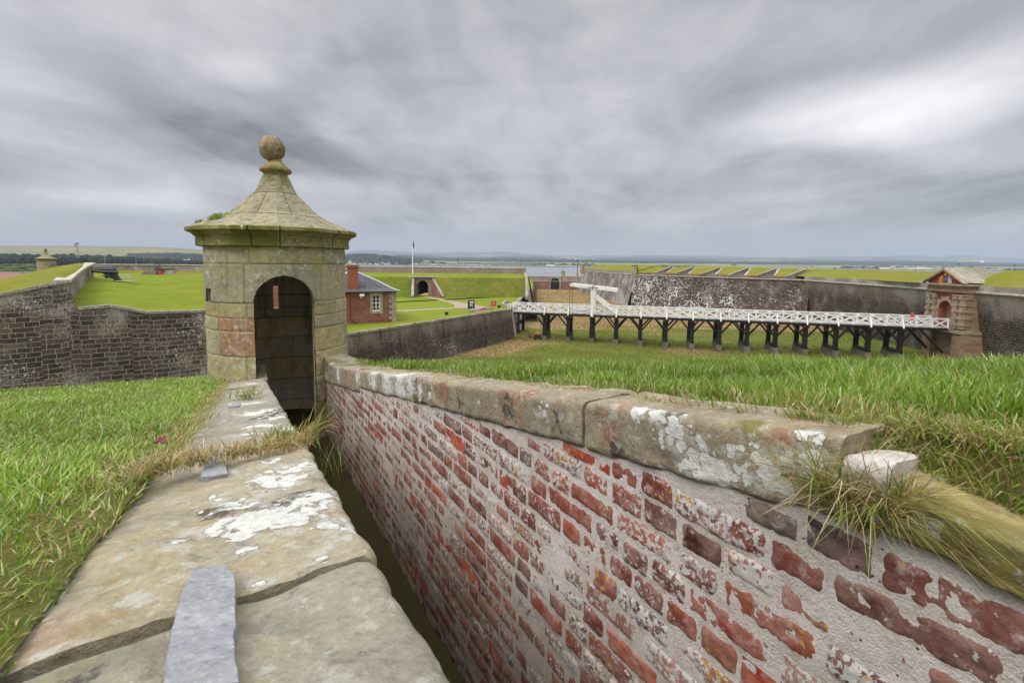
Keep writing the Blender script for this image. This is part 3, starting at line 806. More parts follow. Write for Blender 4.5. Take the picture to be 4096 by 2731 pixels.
def slate(poly, kind, th, label, seed, lift=.004, edge=None):
    """flat sliver bedded in the flagstones: its plane fits the stone surface below it"""
    P = [plane_pt(x, y, kind) for x, y in poly]
    A = np.array([(p.x, p.y, 1.0) for p in P]); zz = np.array([cop_z(p.x, p.y) for p in P]); co = np.linalg.lstsq(A, zz, rcond=None)[0]
    r = random.Random(seed); Q = []
    for i, p in enumerate(P):
        q = P[(i + 1) % len(P)]; m = max(1, int((q - p).length / .012))
        for k in range(m):
            t = p.lerp(q, k / m); nn_ = fbm(np.array([tuple(t * 34 + Vector((seed * 3.1, 0, 0)))]), 4, seed)[0] * .0032
            x, y = t.x + nn_, t.y + nn_ * .6; Q.append(Vector((x, y, co[0] * x + co[1] * y + co[2])))
    c = sum(Q, Vector()) / len(Q); n = len(Q)
    lift = lift * .4; th = th * .6
    V = [q + Vector((0, 0, -.03)) for q in Q] + [q + Vector((0, 0, lift)) for q in Q] + [c + (q - c) * .965 + Vector((0, 0, lift + th)) for q in Q]
    F = [(i, (i + 1) % n, n + (i + 1) % n, n + i) for i in range(n)] + [(n + i, n + (i + 1) % n, 2 * n + (i + 1) % n, 2 * n + i) for i in range(n)] + [tuple(range(2 * n, 3 * n))]
    o = mesh_obj('slate_sliver', V, F, M_SLATE, uv=None, smooth=False)
    return tag(o, label, 'slate', 'slates wedged in the flagstone joints')
slate([(770, 2268), (905, 2248), (942, 2290), (945, 2480), (948, 2740), (640, 2790), (700, 2480), (725, 2380)], 'L', .004, 'long blue-grey slate wedged in the nearest flagstone joint', 1, lift=-.008)
slate([(838, 1800), (902, 1792), (906, 1830), (905, 1872), (835, 1882), (803, 1880)], 'L', .006, 'thick short blue-grey slate block beside the dead grass strip', 2, lift=-.03)
slate([(925, 1606), (965, 1600), (958, 1612), (915, 1618)], 'L', .004, 'small slate chip by the farther grass patch in the flagstones', 3, lift=-.04)
slate([(968, 1497), (990, 1494), (994, 1512), (972, 1514)], 'L', .004, 'small slate chip lying beside the turret foot', 4, lift=-.04)
# dark red leafed weed beside the flagstones
M_WEED = simple('red_leaf', (.16, .03, .035), .6, .5, 60)
mb = MB(); r = random.Random(3)
for x, y in ((640, 1790), (650, 1782), (655, 1797), (630, 1800)):
    c = plane_pt(x, y, 'L') + Vector((0, 0, .02))
    for k in range(9):
        a = r.uniform(0, 6.28); l = r.uniform(.006, .014); w_ = l * .45
        d = Vector((math.cos(a), math.sin(a), r.uniform(.0, .8))); s = Vector((-math.sin(a), math.cos(a), 0))
        mb.add([c, c + d * l * .5 + s * w_, c + d * l, c + d * l * .5 - s * w_], [(0, 1, 2, 3)])
tag(mb.build('red_leaf_weed', M_WEED, uv=None), 'dark red leafed weed at the edge of the flagstones', 'plant')
# yellow flowers on the bank edge
M_YEL = simple('yellow_petal', (.75, .5, .02), .6, .2); M_STEM = simple('flower_stem', (.1, .16, .03), .8, .3)
def flower(p, h, label, r_=.012):
    t = thing('yellow_flower', p, label, 'flower', 'yellow flowers in the bank grass')
    MB().tube([p, p + Vector((.006, 0, h * .6)), p + Vector((0, .004, h))], .0016, 5).build('stem', M_STEM, t, uv=None)
    m = MB(); c = p + Vector((0, .004, h))
    for k in range(9):
        a = k * .698; d = Vector((math.cos(a), math.sin(a), .35)); s = Vector((-math.sin(a), math.cos(a), 0))
        m.add([c, c + d * r_ + s * r_ * .4, c + d * r_ * 1.7, c + d * r_ - s * r_ * .4], [(0, 1, 2, 3)])
    m.blob(c + Vector((0, 0, .003)), r_ * .5, 0, 2, 1, .1)
    return m.build('flower_head', M_YEL, t, uv=None)
FL = [(1452, 1500, 5.2, .05, .03, 'big yellow flower in the grass at the foot of the turret'), (1418, 1496, 5.2, .04, .02, 'smaller yellow flower close to the turret foot'), (1710, 1462, 5.0, .05, .02, 'yellow flower at the bank crest above the ravelin wall'),
      (1822, 1468, 5.0, .05, .02, 'yellow flower at the bank crest left of the brown ditch grass'), (2199, 1480, 4.4, .11, .010, 'tall single yellow dandelion before the first trestles of the bridge')]
for x, y, Y, h, r_, l in FL:
    p = at(x, y, Y); q = Vector((p.x, p.y, bankz(p.x, p.y, .132) - .03)); flower(q, max(h, p.z - q.z + (.02 if h < .1 else .05)), l, r_)
# ================================================================== SENTRY TURRET
def turret_mats():
    c = MC('turret_stone'); ob = c.obj(); uv = c.uv()
    a = c.attr('Col')
    n0 = c.noise(ob, 2.2, 5, .6); n1 = c.noise(ob, 9, 7, .66); n2 = c.noise(ob, 45, 6, .7)
    col = c.mix(c.mr(n1, .35, .7, 0, .55), a, c.mix(1, a, (.62, .64, .6), 'MULTIPLY'))
    col = c.mix(c.mr(n0, .5, .72, 0, .6), col, (.34, .30, .11))
    lay = c.noise(c.scale(ob, (3, 3, 34)), 1.0, 5, .6)
    col = c.mix(c.mr(lay, .52, .7, 0, .35), col, (.4, .34, .2))
    col = c.mix(c.mr(n2, .53, .72, 0, .45), col, (.46, .43, .34))
    col = c.mix(c.mr(n2, .45, .28, 0, .5), col, (.09, .08, .05))
    rd = c.noise(c.n('ShaderNodeVectorMath', {0: ob, 1: (4, 1, 8)}, operation='ADD').outputs[0], 4.5, 5, .6)
    col = c.mix(c.mr(rd, .62, .7, 0, .55), col, (.33, .16, .07))
    run = c.noise(c.scale(ob, (7, 7, .9)), 1.0, 6, .65); col = c.mix(c.mr(run, .52, .68, 0, .55), col, (.13, .115, .065)); col = c.mix(c.mr(run, .42, .3, 0, .45), col, (.44, .41, .3))
    yl = c.noise(c.n('ShaderNodeVectorMath', {0: ob, 1: (2, 9, 1)}, operation='ADD').outputs[0], 3.1, 6, .62); col = c.mix(c.mr(yl, .56, .68, 0, .6), col, (.38, .34, .09))
    gy = c.noise(c.n('ShaderNodeVectorMath', {0: ob, 1: (6, 3, 5)}, operation='ADD').outputs[0], 20, 8, .7); col = c.mix(c.mr(gy, .54, .64, 0, .4), col, (.46, .43, .33)); col = c.mix(c.mr(gy, .42, .33, 0, .6), col, (.12, .1, .055))
    lw = c.m('ADD', c.noise(ob, 16, 8, .66), c.m('MULTIPLY', c.m('SUBTRACT', c.noise(ob, 1.7, 3), .5), .5))
    col = c.mix(c.mr(lw, .58, .66, 0, .85), col, (.5, .5, .45))
    col = c.mix(c.mr(lw, .72, .735, 0, .9), col, (.76, .76, .71))
    g = c.attr('Mask')
    gs = c.sepc(g)
    col = c.mix(c.mr(c.m('ADD', n1, gs[1]), .75, 1.0, 0, .85), col, c.mix(n2, (.07, .09, .012), (.2, .2, .03)))
    col = c.mix(c.m('MULTIPLY', gs[2], .8), col, (.03, .027, .02))
    h = c.m('ADD', c.m('MULTIPLY', n1, .8), c.m('MULTIPLY', n2, .4))
    return c.done(col, .92, c.bump(h, .8, .012), spec=.15)
M_TUR = turret_mats()

def roof_mat(name, base, bw, bh, green):
    c = MC(name); ob = c.obj(); uv = c.uv()
    br = c.n('ShaderNodeTexBrick', {'Vector': uv, 'Color1': (0, 0, 0, 1), 'Color2': (1, 1, 1, 1), 'Mortar': (.5, .5, .5, 1), 'Scale': 1.0, 'Mortar Size': .006, 'Mortar Smooth': .2, 'Brick Width': bw, 'Row Height': bh}, offset=.45)
    rnd = c.sepc(br.outputs['Color'])[0]; fac = br.outputs['Fac']
    n0 = c.noise(ob, 3, 5, .6); n1 = c.noise(ob, 12, 7, .66); n2 = c.noise(ob, 50, 6, .7)
    col = c.mix(rnd, tuple(x * .85 for x in base), tuple(x * 1.15 for x in base))
    col = c.mix(c.mr(n1, .46, .66, 0, .75), col, tuple(x * .42 for x in base))
    gy = c.noise(c.n('ShaderNodeVectorMath', {0: ob, 1: (6, 3, 5)}, operation='ADD').outputs[0], 22, 8, .7); col = c.mix(c.mr(gy, .52, .62, 0, .55), col, (.4, .385, .32)); col = c.mix(c.mr(gy, .42, .32, 0, .65), col, (.07, .06, .04))
    col = c.mix(c.mr(n2, .52, .72, 0, .4), col, tuple(min(1, x * 1.45) for x in base))
    col = c.mix(c.mr(c.noise(c.scale(ob, (2, 2, 9)), 2.2, 5, .6), .6, .68, 0, .7), col, (.34, .17, .05))
    gv = c.m('ADD', n0, c.m('MULTIPLY', c.m('SUBTRACT', rnd, .5), .3))
    col = c.mix(c.mr(gv, .62 - .25 * green, .8 - .25 * green, 0, .85), col, c.mix(n1, (.05, .065, .01), (.2, .2, .03)))
    lw = c.noise(c.scale(ob, (1, 1, .5)), 13, 8, .66)
    col = c.mix(c.mr(lw, .66, .69, 0, .85), col, (.66, .66, .62))
    col = c.mix(fac, col, (.03, .028, .018))
    return c.done(col, .93, c.bump(c.m('SUBTRACT', c.m('ADD', c.m('MULTIPLY', n1, .6), c.m('MULTIPLY', n2, .3)), fac), .9, .014), spec=.15)
M_TROOF = roof_mat('turret_roof_stone', (.29, .26, .165), .62, .40, .2)
M_TCORN = roof_mat('turret_cornice_stone', (.31, .27, .12), .58, .60, .95)
M_TFIN = roof_mat('turret_finial_stone', (.32, .255, .1), 5, 5, .35)
M_TBALL = roof_mat('turret_ball_stone', (.28, .215, .125), 5, 5, .0)

tv = Vector((TC.x, TC.y, 0)).normalized(); tr_ = Vector((tv.y, -tv.x, 0))
TLOC = Vector((TC.x, TC.y, -3.1))
def cyl_phi(px, py, R, far=False):
    d = ray(px, py)
    A = d.x ** 2 + d.y ** 2; B = -2 * (d.x * TC.x + d.y * TC.y); C = TC.x ** 2 + TC.y ** 2 - R * R
    disc = max(0, B * B - 4 * A * C)
    t = (-B + (1 if far else -1) * math.sqrt(disc)) / (2 * A)
    p = d * t; q = p - TC
    return math.atan2(q.x * tr_.x + q.y * tr_.y, -(q.x * tv.x + q.y * tv.y)), p.z
def tpt(phi, z, R):
    phi, z, R = np.broadcast_arrays(np.asarray(phi, float), np.asarray(z, float), np.asarray(R, float))
    x = TC.x + R * (-np.cos(phi) * tv.x + np.sin(phi) * tr_.x); y = TC.y + R * (-np.cos(phi) * tv.y + np.sin(phi) * tr_.y)
    return np.stack([x, y, z], -1)
RI = .615
pl, zl = cyl_phi(1022, 1330, TR); pr_, zr = cyl_phi(1256, 1330, TR); pa, za = cyl_phi(1132, 1106, TR)
dphi = (pl + pr_) / 2; dhw = (pr_ - pl) / 2 * TR; arch_top = za; spring = za - dhw * .98
pl2, z0 = cyl_phi(828, 1152, TR); pl3, z1 = cyl_phi(845, 1206, TR)
slit_l = (pl2 - .02, pl3 + .01, z1, z0)
pf1, zf0 = cyl_phi(1090, 1142, RI, True); pf2, zf1 = cyl_phi(1116, 1236, RI, True)
slit_f = (min(pf1, pf2), max(pf1, pf2), zf1, zf0)
print('turret door', dphi, dhw, arch_top, 'slits', slit_l, slit_f)
def wrap(a): return (a + PI) % (2 * PI) - PI
def in_open(phi, z, R=None):
    R = TR if R is None else R
    du = np.sin(wrap(phi - dphi)) * R; du = np.where(np.abs(wrap(phi - dphi)) < 1.3, du, 9.0)
    o = (np.abs(du) < dhw) & (z < spring) & (z > FLOORZ - .02)
    o |= (du ** 2 + (z - spring) ** 2 < dhw ** 2) & (z >= spring)
    for s in (slit_l, slit_f):
        c = (s[0] + s[1]) / 2 if abs(s[0] - s[1]) < PI else PI; hw = abs(wrap(s[1] - s[0])) / 2
        c = s[0] + wrap(s[1] - s[0]) / 2
        o |= (np.abs(wrap(phi - c)) < hw) & (z > s[2]) & (z < s[3])
    return o
CZ = [.158, -.035, -.45, -.61, -.75, -1.02, -1.3, -1.6, -1.9, -2.2, -2.6, -3.1][::-1]
rt = random.Random(12)
joints = []
for i in range(len(CZ) - 1):
    n = rt.choice([5, 6, 6, 7]) if i != len(CZ) - 3 else 6
    off = rt.uniform(0, 6.28); joints.append(np.sort([(off + 2 * PI * k / n + rt.uniform(-.15, .15)) % (2 * PI) for k in range(n)]))
TCOLS = [(.40, .345, .195), (.37, .325, .21), (.43, .35, .175), (.36, .33, .24), (.41, .355, .235), (.38, .2, .12), (.4, .33, .14)]
def body_grid(R, seed, nphi, nz, groove, inner=False):
    ph = np.linspace(0, 2 * PI, nphi + 1)[:-1]; zz = np.linspace(-3.1, .16, nz)
    PH, Z = np.meshgrid(ph, zz, indexing='ij'); PH, Z = PH.ravel(), Z.ravel()
    ci = np.clip(np.searchsorted(CZ, Z) - 1, 0, len(CZ) - 2)
    ed = np.full(PH.size, 9.0); col = np.zeros((PH.size, 3)); cz = np.array(CZ)
    ed = np.minimum(np.abs(Z - cz[ci]), np.abs(cz[ci + 1] - Z))
    rcol = np.random.RandomState(seed)
    bo = np.zeros(PH.size)
    for i in range(len(CZ) - 1):
        m = ci == i; J = joints[i]; p = PH[m]
        k = np.searchsorted(J, p) % len(J)
        dd = np.min(np.abs(wrap(p[:, None] - J[None, :])), axis=1) * R
        ed[m] = np.minimum(ed[m], dd)
        cc = np.array([TCOLS[rcol.randint(0, 5)] for _ in J]) * rcol.uniform(.85, 1.12, (len(J), 1))
        if not inner and i in (6, 7):
            for q_ in (-.62, -.3): cc[np.searchsorted(J, (dphi + q_) % (2 * PI)) % len(J)] = np.array((.38, .2, .12)) * (1.0 if q_ < -.5 else .95)
        col[m] = cc[k]; bo[m] = rcol.uniform(-.004, .004, len(J))[k]
    P3 = tpt(PH, Z, R)
    nn = fbm(P3 * 5, 4, seed) * .012 + fbm(P3 * 22, 3, seed + 1) * .006
    gw = .007
    dep = -groove * np.exp(-(ed / gw) ** 2)
    RR = R + (nn + dep + bo) * (-1 if inner else 1) + (0 if inner else np.clip(-Z, 0, 3) * .004)
    V = tpt(PH, Z, RR)
    i2, j2 = np.meshgrid(np.arange(nphi), np.arange(nz - 1), indexing='ij')
    pc = (i2 + .5) * 2 * PI / nphi; zc = (zz[j2] + zz[j2 + 1]) / 2
    keep = ~in_open(pc, zc, R).ravel()
    i3 = (i2 + 1) % nphi
    F = np.stack([i2 * nz + j2, i3 * nz + j2, i3 * nz + j2 + 1, i2 * nz + j2 + 1], -1).reshape(-1, 4)[keep]
    if not inner: F = F[:, ::-1] if False else F
    else: F = F[:, ::-1]
    mask = np.zeros((PH.size, 3))
    mask[:, 1] = np.clip(np.exp(-np.abs(Z - .15) / .05) * .35 + np.clip((-Z - 1.0) / 1.5, 0, .35), 0, 1)
    mask[:, 2] = np.exp(-(ed / .006) ** 2) * (.85 if inner else .45)
    return V, F, col, mask
turret = thing('sentry_turret', TLOC, 'big near round sandstone sentry turret with arched doorway and ball finial', 'turret', 'sentry turrets on the fort walls')
V, F, C, Mk = body_grid(TR, 5, 620, 400, .008)
mesh_obj('turret_wall', V, F, M_TUR, turret, smooth=True, uv=None, attrs={'Col': C, 'Mask': Mk})
joints = [np.sort([(rt.uniform(0, 6.28) + 2 * PI * k / 6 + rt.uniform(-.1, .1)) % (2 * PI) for k in range(6)]) for _ in joints]
V, F, C, Mk = body_grid(RI, 8, 300, 220, .016, True)
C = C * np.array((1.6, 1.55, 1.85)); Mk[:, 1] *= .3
mesh_obj('inner_wall', V, F, M_TUR, turret, smooth=True, uv=None, attrs={'Col': C, 'Mask': Mk})
# reveals of door and slits
def reveal(pts, name, closed=False):
    n = len(pts); V = []; m = 7
    for i in range(m + 1):
        R = TR - .004 + (RI + .004 - TR) * i / m
        V.append(np.array([tpt(dphi + (math.asin(p / R) if not closed else p / TR), z, R) for p, z in pts]))
    V = np.concatenate(V); V += (fbm(V * 14, 3, 4) * .006)[:, None]
    F = [(i * n + k, (i + 1) * n + k, (i + 1) * n + k + 1, i * n + k + 1) for i in range(m) for k in range(n - 1)]
    if closed: F += [(i * n + n - 1, (i + 1) * n + n - 1, (i + 1) * n, i * n) for i in range(m)]
    c = np.tile(np.array((.33, .27, .2)), (len(V), 1))
    return mesh_obj(name, V, F, M_TUR, turret, smooth=True, uv=None, attrs={'Col': c, 'Mask': np.zeros((len(V), 3))}, autosm=60)
e = .004
pts = [(-dhw + e, z) for z in np.linspace(FLOORZ - .02, spring, 30)] + [(-(dhw - e) * math.cos(t), spring + (dhw - e) * math.sin(t)) for t in np.linspace(0.05, PI - .05, 26)] + [(dhw - e, z) for z in np.linspace(spring, FLOORZ - .02, 30)]
reveal(pts, 'door_reveal')
for s in (slit_l, slit_f):
    a0, a1 = wrap(s[0] - dphi) * TR, wrap(s[1] - dphi) * TR
    if a1 < a0 and abs(a1 - a0) > 2: a1 += 2 * PI * TR
    e = .003
    q = [(a0 + e, s[2] + e), (a0 + e, s[3] - e), (a1 - e, s[3] - e), (a1 - e, s[2] + e)]
    q2 = []
    for i in range(4):
        for k in range(6): q2.append(tuple(np.array(q[i]) + (np.array(q[(i + 1) % 4]) - np.array(q[i])) * k / 6))
    reveal(q2, 'slit_reveal', True)
# ceiling and floor
mb = MB(); mb.lathe([(RI + .05, 0.05), (RI * .8, .16), (RI * .5, .25), (.02, .3)], (TC.x, TC.y, 0), 32)
o = mb.build('ceiling_vault', M_TBALL, turret)
mb = MB(); mb.lathe([(RI + .1, FLOORZ - .1), (RI + .1, FLOORZ + .004)], (TC.x, TC.y, 0), 32); mb.build('threshold', M_FLOOR, turret)
# cornice and roof
def ring(name, prof, mat, seg=128, octo=None, disp=.006, seed=1, uvs=1.0, dr=12, parent=None):
    rz = np.array(prof); ln = np.concatenate([[0], np.cumsum(np.hypot(np.diff(rz[:, 0]), np.diff(rz[:, 1])))])
    f = np.linspace(0, ln[-1], max(len(prof), int(ln[-1] / .014)))
    f = np.unique(np.concatenate([f, ln])); r = np.interp(f, ln, rz[:, 0]); z = np.interp(f, ln, rz[:, 1])
    ph = np.linspace(0, 2 * PI, seg + 1)
    FI, PH = np.meshgrid(np.arange(len(f)), ph, indexing='ij')
    Rr = r[FI]; Zz = z[FI]
    if octo:
        n, amt0, amt1, zlo, zhi, ph0 = octo
        k = np.abs(((PH - ph0) / (2 * PI / n)) % 1 - .5) * 2     # 1 at vertices
        poly = math.cos(PI / n) / np.cos((1 - k) * 0 + (((PH - ph0) / (2 * PI / n)) % 1 - .5) * 2 * PI / n)
        w = amt0 + (amt1 - amt0) * sstep(zlo, zhi, Zz)
        Rr = Rr * (1 + w * (poly / ((1 + math.cos(PI / n)) / 2) - 1))
    P = tpt(PH.ravel(), Zz.ravel(), Rr.ravel())
    dn = fbm(P * 6 + seed, 4, seed) * disp * 1.6 + fbm(P * 30 + seed, 3, seed) * disp * .8
    P = tpt(PH.ravel(), Zz.ravel() + dn * .5, Rr.ravel() + dn)
    m = seg + 1
    F = [(i * m + k_, i * m + k_ + 1, (i + 1) * m + k_ + 1, (i + 1) * m + k_) for i in range(len(f) - 1) for k_ in range(seg)]
    U = np.stack([(PH.ravel() * .78 + uvs), f[FI].ravel()], -1)
    return mesh_obj(name, P, F, mat, parent, smooth=True, uv=U, autosm=38)
ring('cornice', [(.55, .15), (.748, .152), (.812, .156), (.815, .262), (.832, .268), (.842, .285), (.868, .303), (.898, .312), (.908, .318), (.908, .352), (.86, .366)], M_TCORN, octo=(8, .35, .35, 0, 1, .2), parent=turret, uvs=.3)
roofp = [(.895, .345), (.86, .368), (.74, .42), (.60, .482), (.472, .548), (.389, .628), (.30, .725), (.236, .79), (.222, .795), (.19, .86), (.155, .96), (.136, 1.0), (.05, 1.006)]
ring('roof', roofp, M_TROOF, octo=(8, .35, 1.3, .35, .6, .2), disp=.007, seed=7, parent=turret)
fin = ring('finial', [(.03, 1.0), (.128, 1.002), (.133, 1.03), (.17, 1.05), (.176, 1.062), (.172, 1.085), (.148, 1.09), (.145, 1.1), (.12, 1.125), (.085, 1.16), (.066, 1.19), (.06, 1.215), (.066, 1.228), (.02, 1.232)], M_TFIN, seg=64, octo=(8, .7, .3, 1.0, 1.1, .2), disp=.004, parent=turret)
V, F = ICO[3]
Pb = V * (.145 + fbm(V * 2.3, 3, 5)[:, None] * .014) * np.array((.97, .97, 1.03)) + np.array((TC.x - .03, TC.y - .015, 1.315))
o = mesh_obj('finial_ball', Pb, F, M_TBALL, fin, smooth=True, uv=np.tile(V[:, :2], 1))
# fillets of stone where the copings climb to the turret: tapered blocks
FB = [(Vector((-2.1, 5.0, -1.2)), .35, .5, 1), (Vector((-3.0, 5.0, -1.3)), .35, .6, 1), (Vector((-2.0, 4.9, -1.2)), .15, .5, 0)]
def fillet(sgn):
    O, D, Nn, tf, sl = (OR_, DR, NR, topR, 1.175) if sgn > 0 else (OL_, DL, NL, topL, 1.1586)
    O, D, Nn = Vector(O), Vector(D), Vector(Nn); V = []; ns, na = 16, 12
    for i in range(ns):
        f = i / (ns - 1); s = 4.72 + f * .6
        for j in range(na):
            a = j / (na - 1) * (.34 + .16 * f)
            p = O + D * s * sl - Nn * (a - .018)
            z = tf(s) - .002 + .15 * f ** 1.6 * (1 - .1 * j / na) - .16 * (a / .5) ** 2 * f
            V.append((p.x, p.y, z))
    V = np.array(V); V[:, 2] += fbm(V * 9, 3, 3) * .012
    n0 = len(V); B = V.copy(); B[:, 2] = np.minimum(B[:, 2] - .12, -1.15)
    V = np.concatenate([V, B])
    F = [(i * na + j, (i + 1) * na + j, (i + 1) * na + j + 1, i * na + j + 1)[::(1 if sgn > 0 else 1)] for i in range(ns - 1) for j in range(na - 1)]
    F += [(n0 + i * na, n0 + (i + 1) * na, (i + 1) * na, i * na) for i in range(ns - 1)] + [(i * na + na - 1, (i + 1) * na + na - 1, n0 + (i + 1) * na + na - 1, n0 + i * na + na - 1) for i in range(ns - 1)]
    F += [(j, j + 1, n0 + j + 1, n0 + j) for j in range(na - 1)]
    return mesh_obj('ramped_coping', V, F, M_COPG, brick_wall if sgn > 0 else stone_wall, smooth=True, uv=None, attrs={'Mask': colonies(V, FB)}, autosm=50)
fillet(1); fillet(-1)
# grass growing on the turret roof
def roof_pt(phi, r):
    z = np.interp(r, [a for a, b in roofp[::-1]], [b for a, b in roofp[::-1]]); return tpt(phi, z - .005, r)
rr_ = np.random.RandomState(6); n = 420
R1 = np.array([roof_pt(-1.12 + rr_.normal(0, .09), .66 + rr_.normal(0, .03)) for _ in range(n)])
blades('grass_tuft', R1, .055, .005, .6, .12, 61, kind=None, label='bright green tuft growing on the turret roof slope', cat='grass tuft', tint=1.1)
R1 = np.array([roof_pt(-1.45 + rr_.normal(0, .06), .78 + rr_.normal(0, .02)) for _ in range(220)])
blades('grass_tuft', R1, .045, .005, .6, .2, 62, kind=None, label='small green tuft at the left edge of the turret roof', cat='grass tuft')
# ================================================================== FORT: DITCH, RAVELIN, CURTAIN, BASTION
ZD, ZR, ZC, ZK = -13.6, -8.0, -3.46, -8.55          # ditch floor, ravelin lawn, cordon, bridge deck
V2 = lambda p: Vector((p.x, p.y))
def xy(px, py, z):
    p = atz(px, py, z); return (p.x, p.y)

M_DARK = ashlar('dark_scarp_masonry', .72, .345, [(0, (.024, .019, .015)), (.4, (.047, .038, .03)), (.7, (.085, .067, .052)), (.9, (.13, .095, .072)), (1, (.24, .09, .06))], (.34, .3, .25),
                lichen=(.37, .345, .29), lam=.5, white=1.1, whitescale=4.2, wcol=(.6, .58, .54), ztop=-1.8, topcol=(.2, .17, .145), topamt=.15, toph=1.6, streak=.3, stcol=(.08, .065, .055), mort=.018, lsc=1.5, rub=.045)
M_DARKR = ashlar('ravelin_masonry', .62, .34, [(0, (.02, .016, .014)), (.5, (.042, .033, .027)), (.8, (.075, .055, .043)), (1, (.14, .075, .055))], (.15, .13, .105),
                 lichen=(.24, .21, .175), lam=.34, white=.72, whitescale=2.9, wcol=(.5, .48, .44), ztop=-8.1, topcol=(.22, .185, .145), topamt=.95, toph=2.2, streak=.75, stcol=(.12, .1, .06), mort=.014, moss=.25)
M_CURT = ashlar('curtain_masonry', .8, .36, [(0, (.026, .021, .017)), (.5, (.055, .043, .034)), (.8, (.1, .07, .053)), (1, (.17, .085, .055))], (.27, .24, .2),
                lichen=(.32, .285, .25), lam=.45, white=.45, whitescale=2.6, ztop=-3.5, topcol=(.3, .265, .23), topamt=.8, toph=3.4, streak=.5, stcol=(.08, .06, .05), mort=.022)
M_BASW = ashlar('white_spotted_masonry', .62, .34, [(0, (.035, .029, .024)), (.5, (.075, .06, .048)), (.8, (.125, .09, .07)), (1, (.18, .1, .07))], (.14, .12, .1),
                lichen=(.3, .27, .24), lam=.4, white=.6, wcol=(.7, .69, .66), whitescale=2.1, streak=.3, stcol=(.06, .045, .04), mort=.012, wbrick=.5, wall_left=(40, 68, .48, .14))
M_BASG = ashlar('grey_spotted_masonry', .62, .34, [(0, (.09, .075, .065)), (.5, (.17, .15, .13)), (1, (.22, .15, .12))], (.2, .17, .15),
                lichen=(.42, .4, .37), lam=.72, white=.6, whitescale=1.6, streak=.45, stcol=(.1, .05, .035), mort=.012, moss=.2, wbrick=.4)
M_PARA = ashlar('pale_parapet_stone', .9, .4, [(0, (.2, .17, .14)), (.5, (.3, .27, .23)), (1, (.3, .2, .15))], (.4, .37, .32), lichen=(.5, .48, .44), lam=.6, white=.3, streak=.3, mort=.012)
M_PALE = simple('pale_coping', (.44, .41, .34), .9, .3, 3.0, bump=.3)
M_CORD = simple('cordon_stone', (.36, .34, .30), .9, .5, 2.2, bump=.4, stretch=(1, 1, 2))
M_RUB = ashlar('red_rubble', .55, .24, [(0, (.16, .055, .035)), (.5, (.24, .085, .055)), (.8, (.3, .13, .09)), (1, (.25, .19, .16))], (.3, .23, .19), lichen=(.4, .36, .33), lam=.4, white=.15, streak=.2, mort=.02)
M_RUBW = ashlar('pinkish_parapet', .5, .22, [(0, (.22, .14, .11)), (.5, (.3, .2, .16)), (1, (.33, .27, .22))], (.36, .3, .26), lichen=(.42, .38, .34), lam=.45, white=.2, streak=.25, mort=.02)
M_GREYW = ashlar('grey_breastwork', .5, .22, [(0, (.1, .075, .06)), (.5, (.17, .13, .11)), (1, (.22, .17, .14))], (.3, .27, .23), lichen=(.46, .43, .39), lam=.7, white=.3, streak=.15, mort=.02)
M_LAWN = turf('mown_lawn', [(.3, (.105, .145, .012)), (.5, (.145, .185, .016)), (.65, (.18, .21, .024)), (.8, (.23, .225, .05))], fine=3.0, bumpd=.05, stripes=(.5, 1.6, .22))
M_SLOPE = turf('rough_turf_slope', [(.3, (.05, .08, .01)), (.46, (.085, .12, .012)), (.58, (.14, .14, .022)), (.72, (.22, .165, .055))], fine=2.5, bumpd=.15)
M_TOPT = turf('rampart_turf', [(.3, (.125, .135, .014)), (.5, (.165, .17, .022)), (.65, (.2, .19, .036)), (.8, (.25, .21, .065))], fine=2.0, bumpd=.1)
M_DITCH = turf('ditch_meadow', [(.3, (.11, .17, .015)), (.45, (.17, .21, .03)), (.56, (.23, .22, .06)), (.68, (.25, .2, .085)), (.8, (.2, .22, .05))], fine=1.6, bumpd=.5,
               patch=dict(stretch=(.5, 1.6, 1), scale=.08, a=.5, b=.6, amt=.7, col=(.32, .215, .115)))
M_PATH = turf('cobbled_path', [(.3, (.27, .19, .16)), (.5, (.34, .25, .21)), (.7, (.38, .3, .26))], fine=4, bumpd=.03)
M_FGROUND = turf('fort_ground', [(.3, (.06, .085, .014)), (.6, (.1, .12, .02))], fine=1.0)

# ---- ground sheets
mesh_obj('ground', [(-420, -300, -15.2), (420, -300, -15.2), (420, 255, -15.2), (-420, 255, -15.2)], [(0, 1, 2, 3)], M_FGROUND, kind='structure')
gx = np.linspace(-60, 110, 120); gy = np.concatenate([np.linspace(-12, 58, 40), np.linspace(60, 110, 70), np.linspace(112, 246, 60)])
X, Y = np.meshgrid(gx, gy, indexing='ij'); X, Y = X.ravel(), Y.ravel()
Z = ZD + fbm(np.column_stack([X * .06, Y * .06, X * 0]), 4, 3) * .6 + 1.5 * sstep(-8, -30, X) * sstep(70, 30, Y)
i2, j2 = np.meshgrid(np.arange(119), np.arange(169), indexing='ij'); q = (i2 * 170 + j2).ravel()
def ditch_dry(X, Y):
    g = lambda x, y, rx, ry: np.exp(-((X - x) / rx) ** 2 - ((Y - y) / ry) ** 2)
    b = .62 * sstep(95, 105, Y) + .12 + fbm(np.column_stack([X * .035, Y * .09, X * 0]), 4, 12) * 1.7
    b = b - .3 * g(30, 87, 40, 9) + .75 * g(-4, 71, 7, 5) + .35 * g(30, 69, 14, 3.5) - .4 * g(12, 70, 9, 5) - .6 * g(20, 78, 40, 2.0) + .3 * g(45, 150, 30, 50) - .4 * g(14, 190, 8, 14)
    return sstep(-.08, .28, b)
fine_ = fbm(np.column_stack([X * .4, Y * .4, X * 0]), 3, 8)
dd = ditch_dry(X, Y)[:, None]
dcol = (np.array((.13, .15, .028)) * (1 - dd) + np.array((.30, .21, .105)) * dd) * (1 + .3 * fine_[:, None])
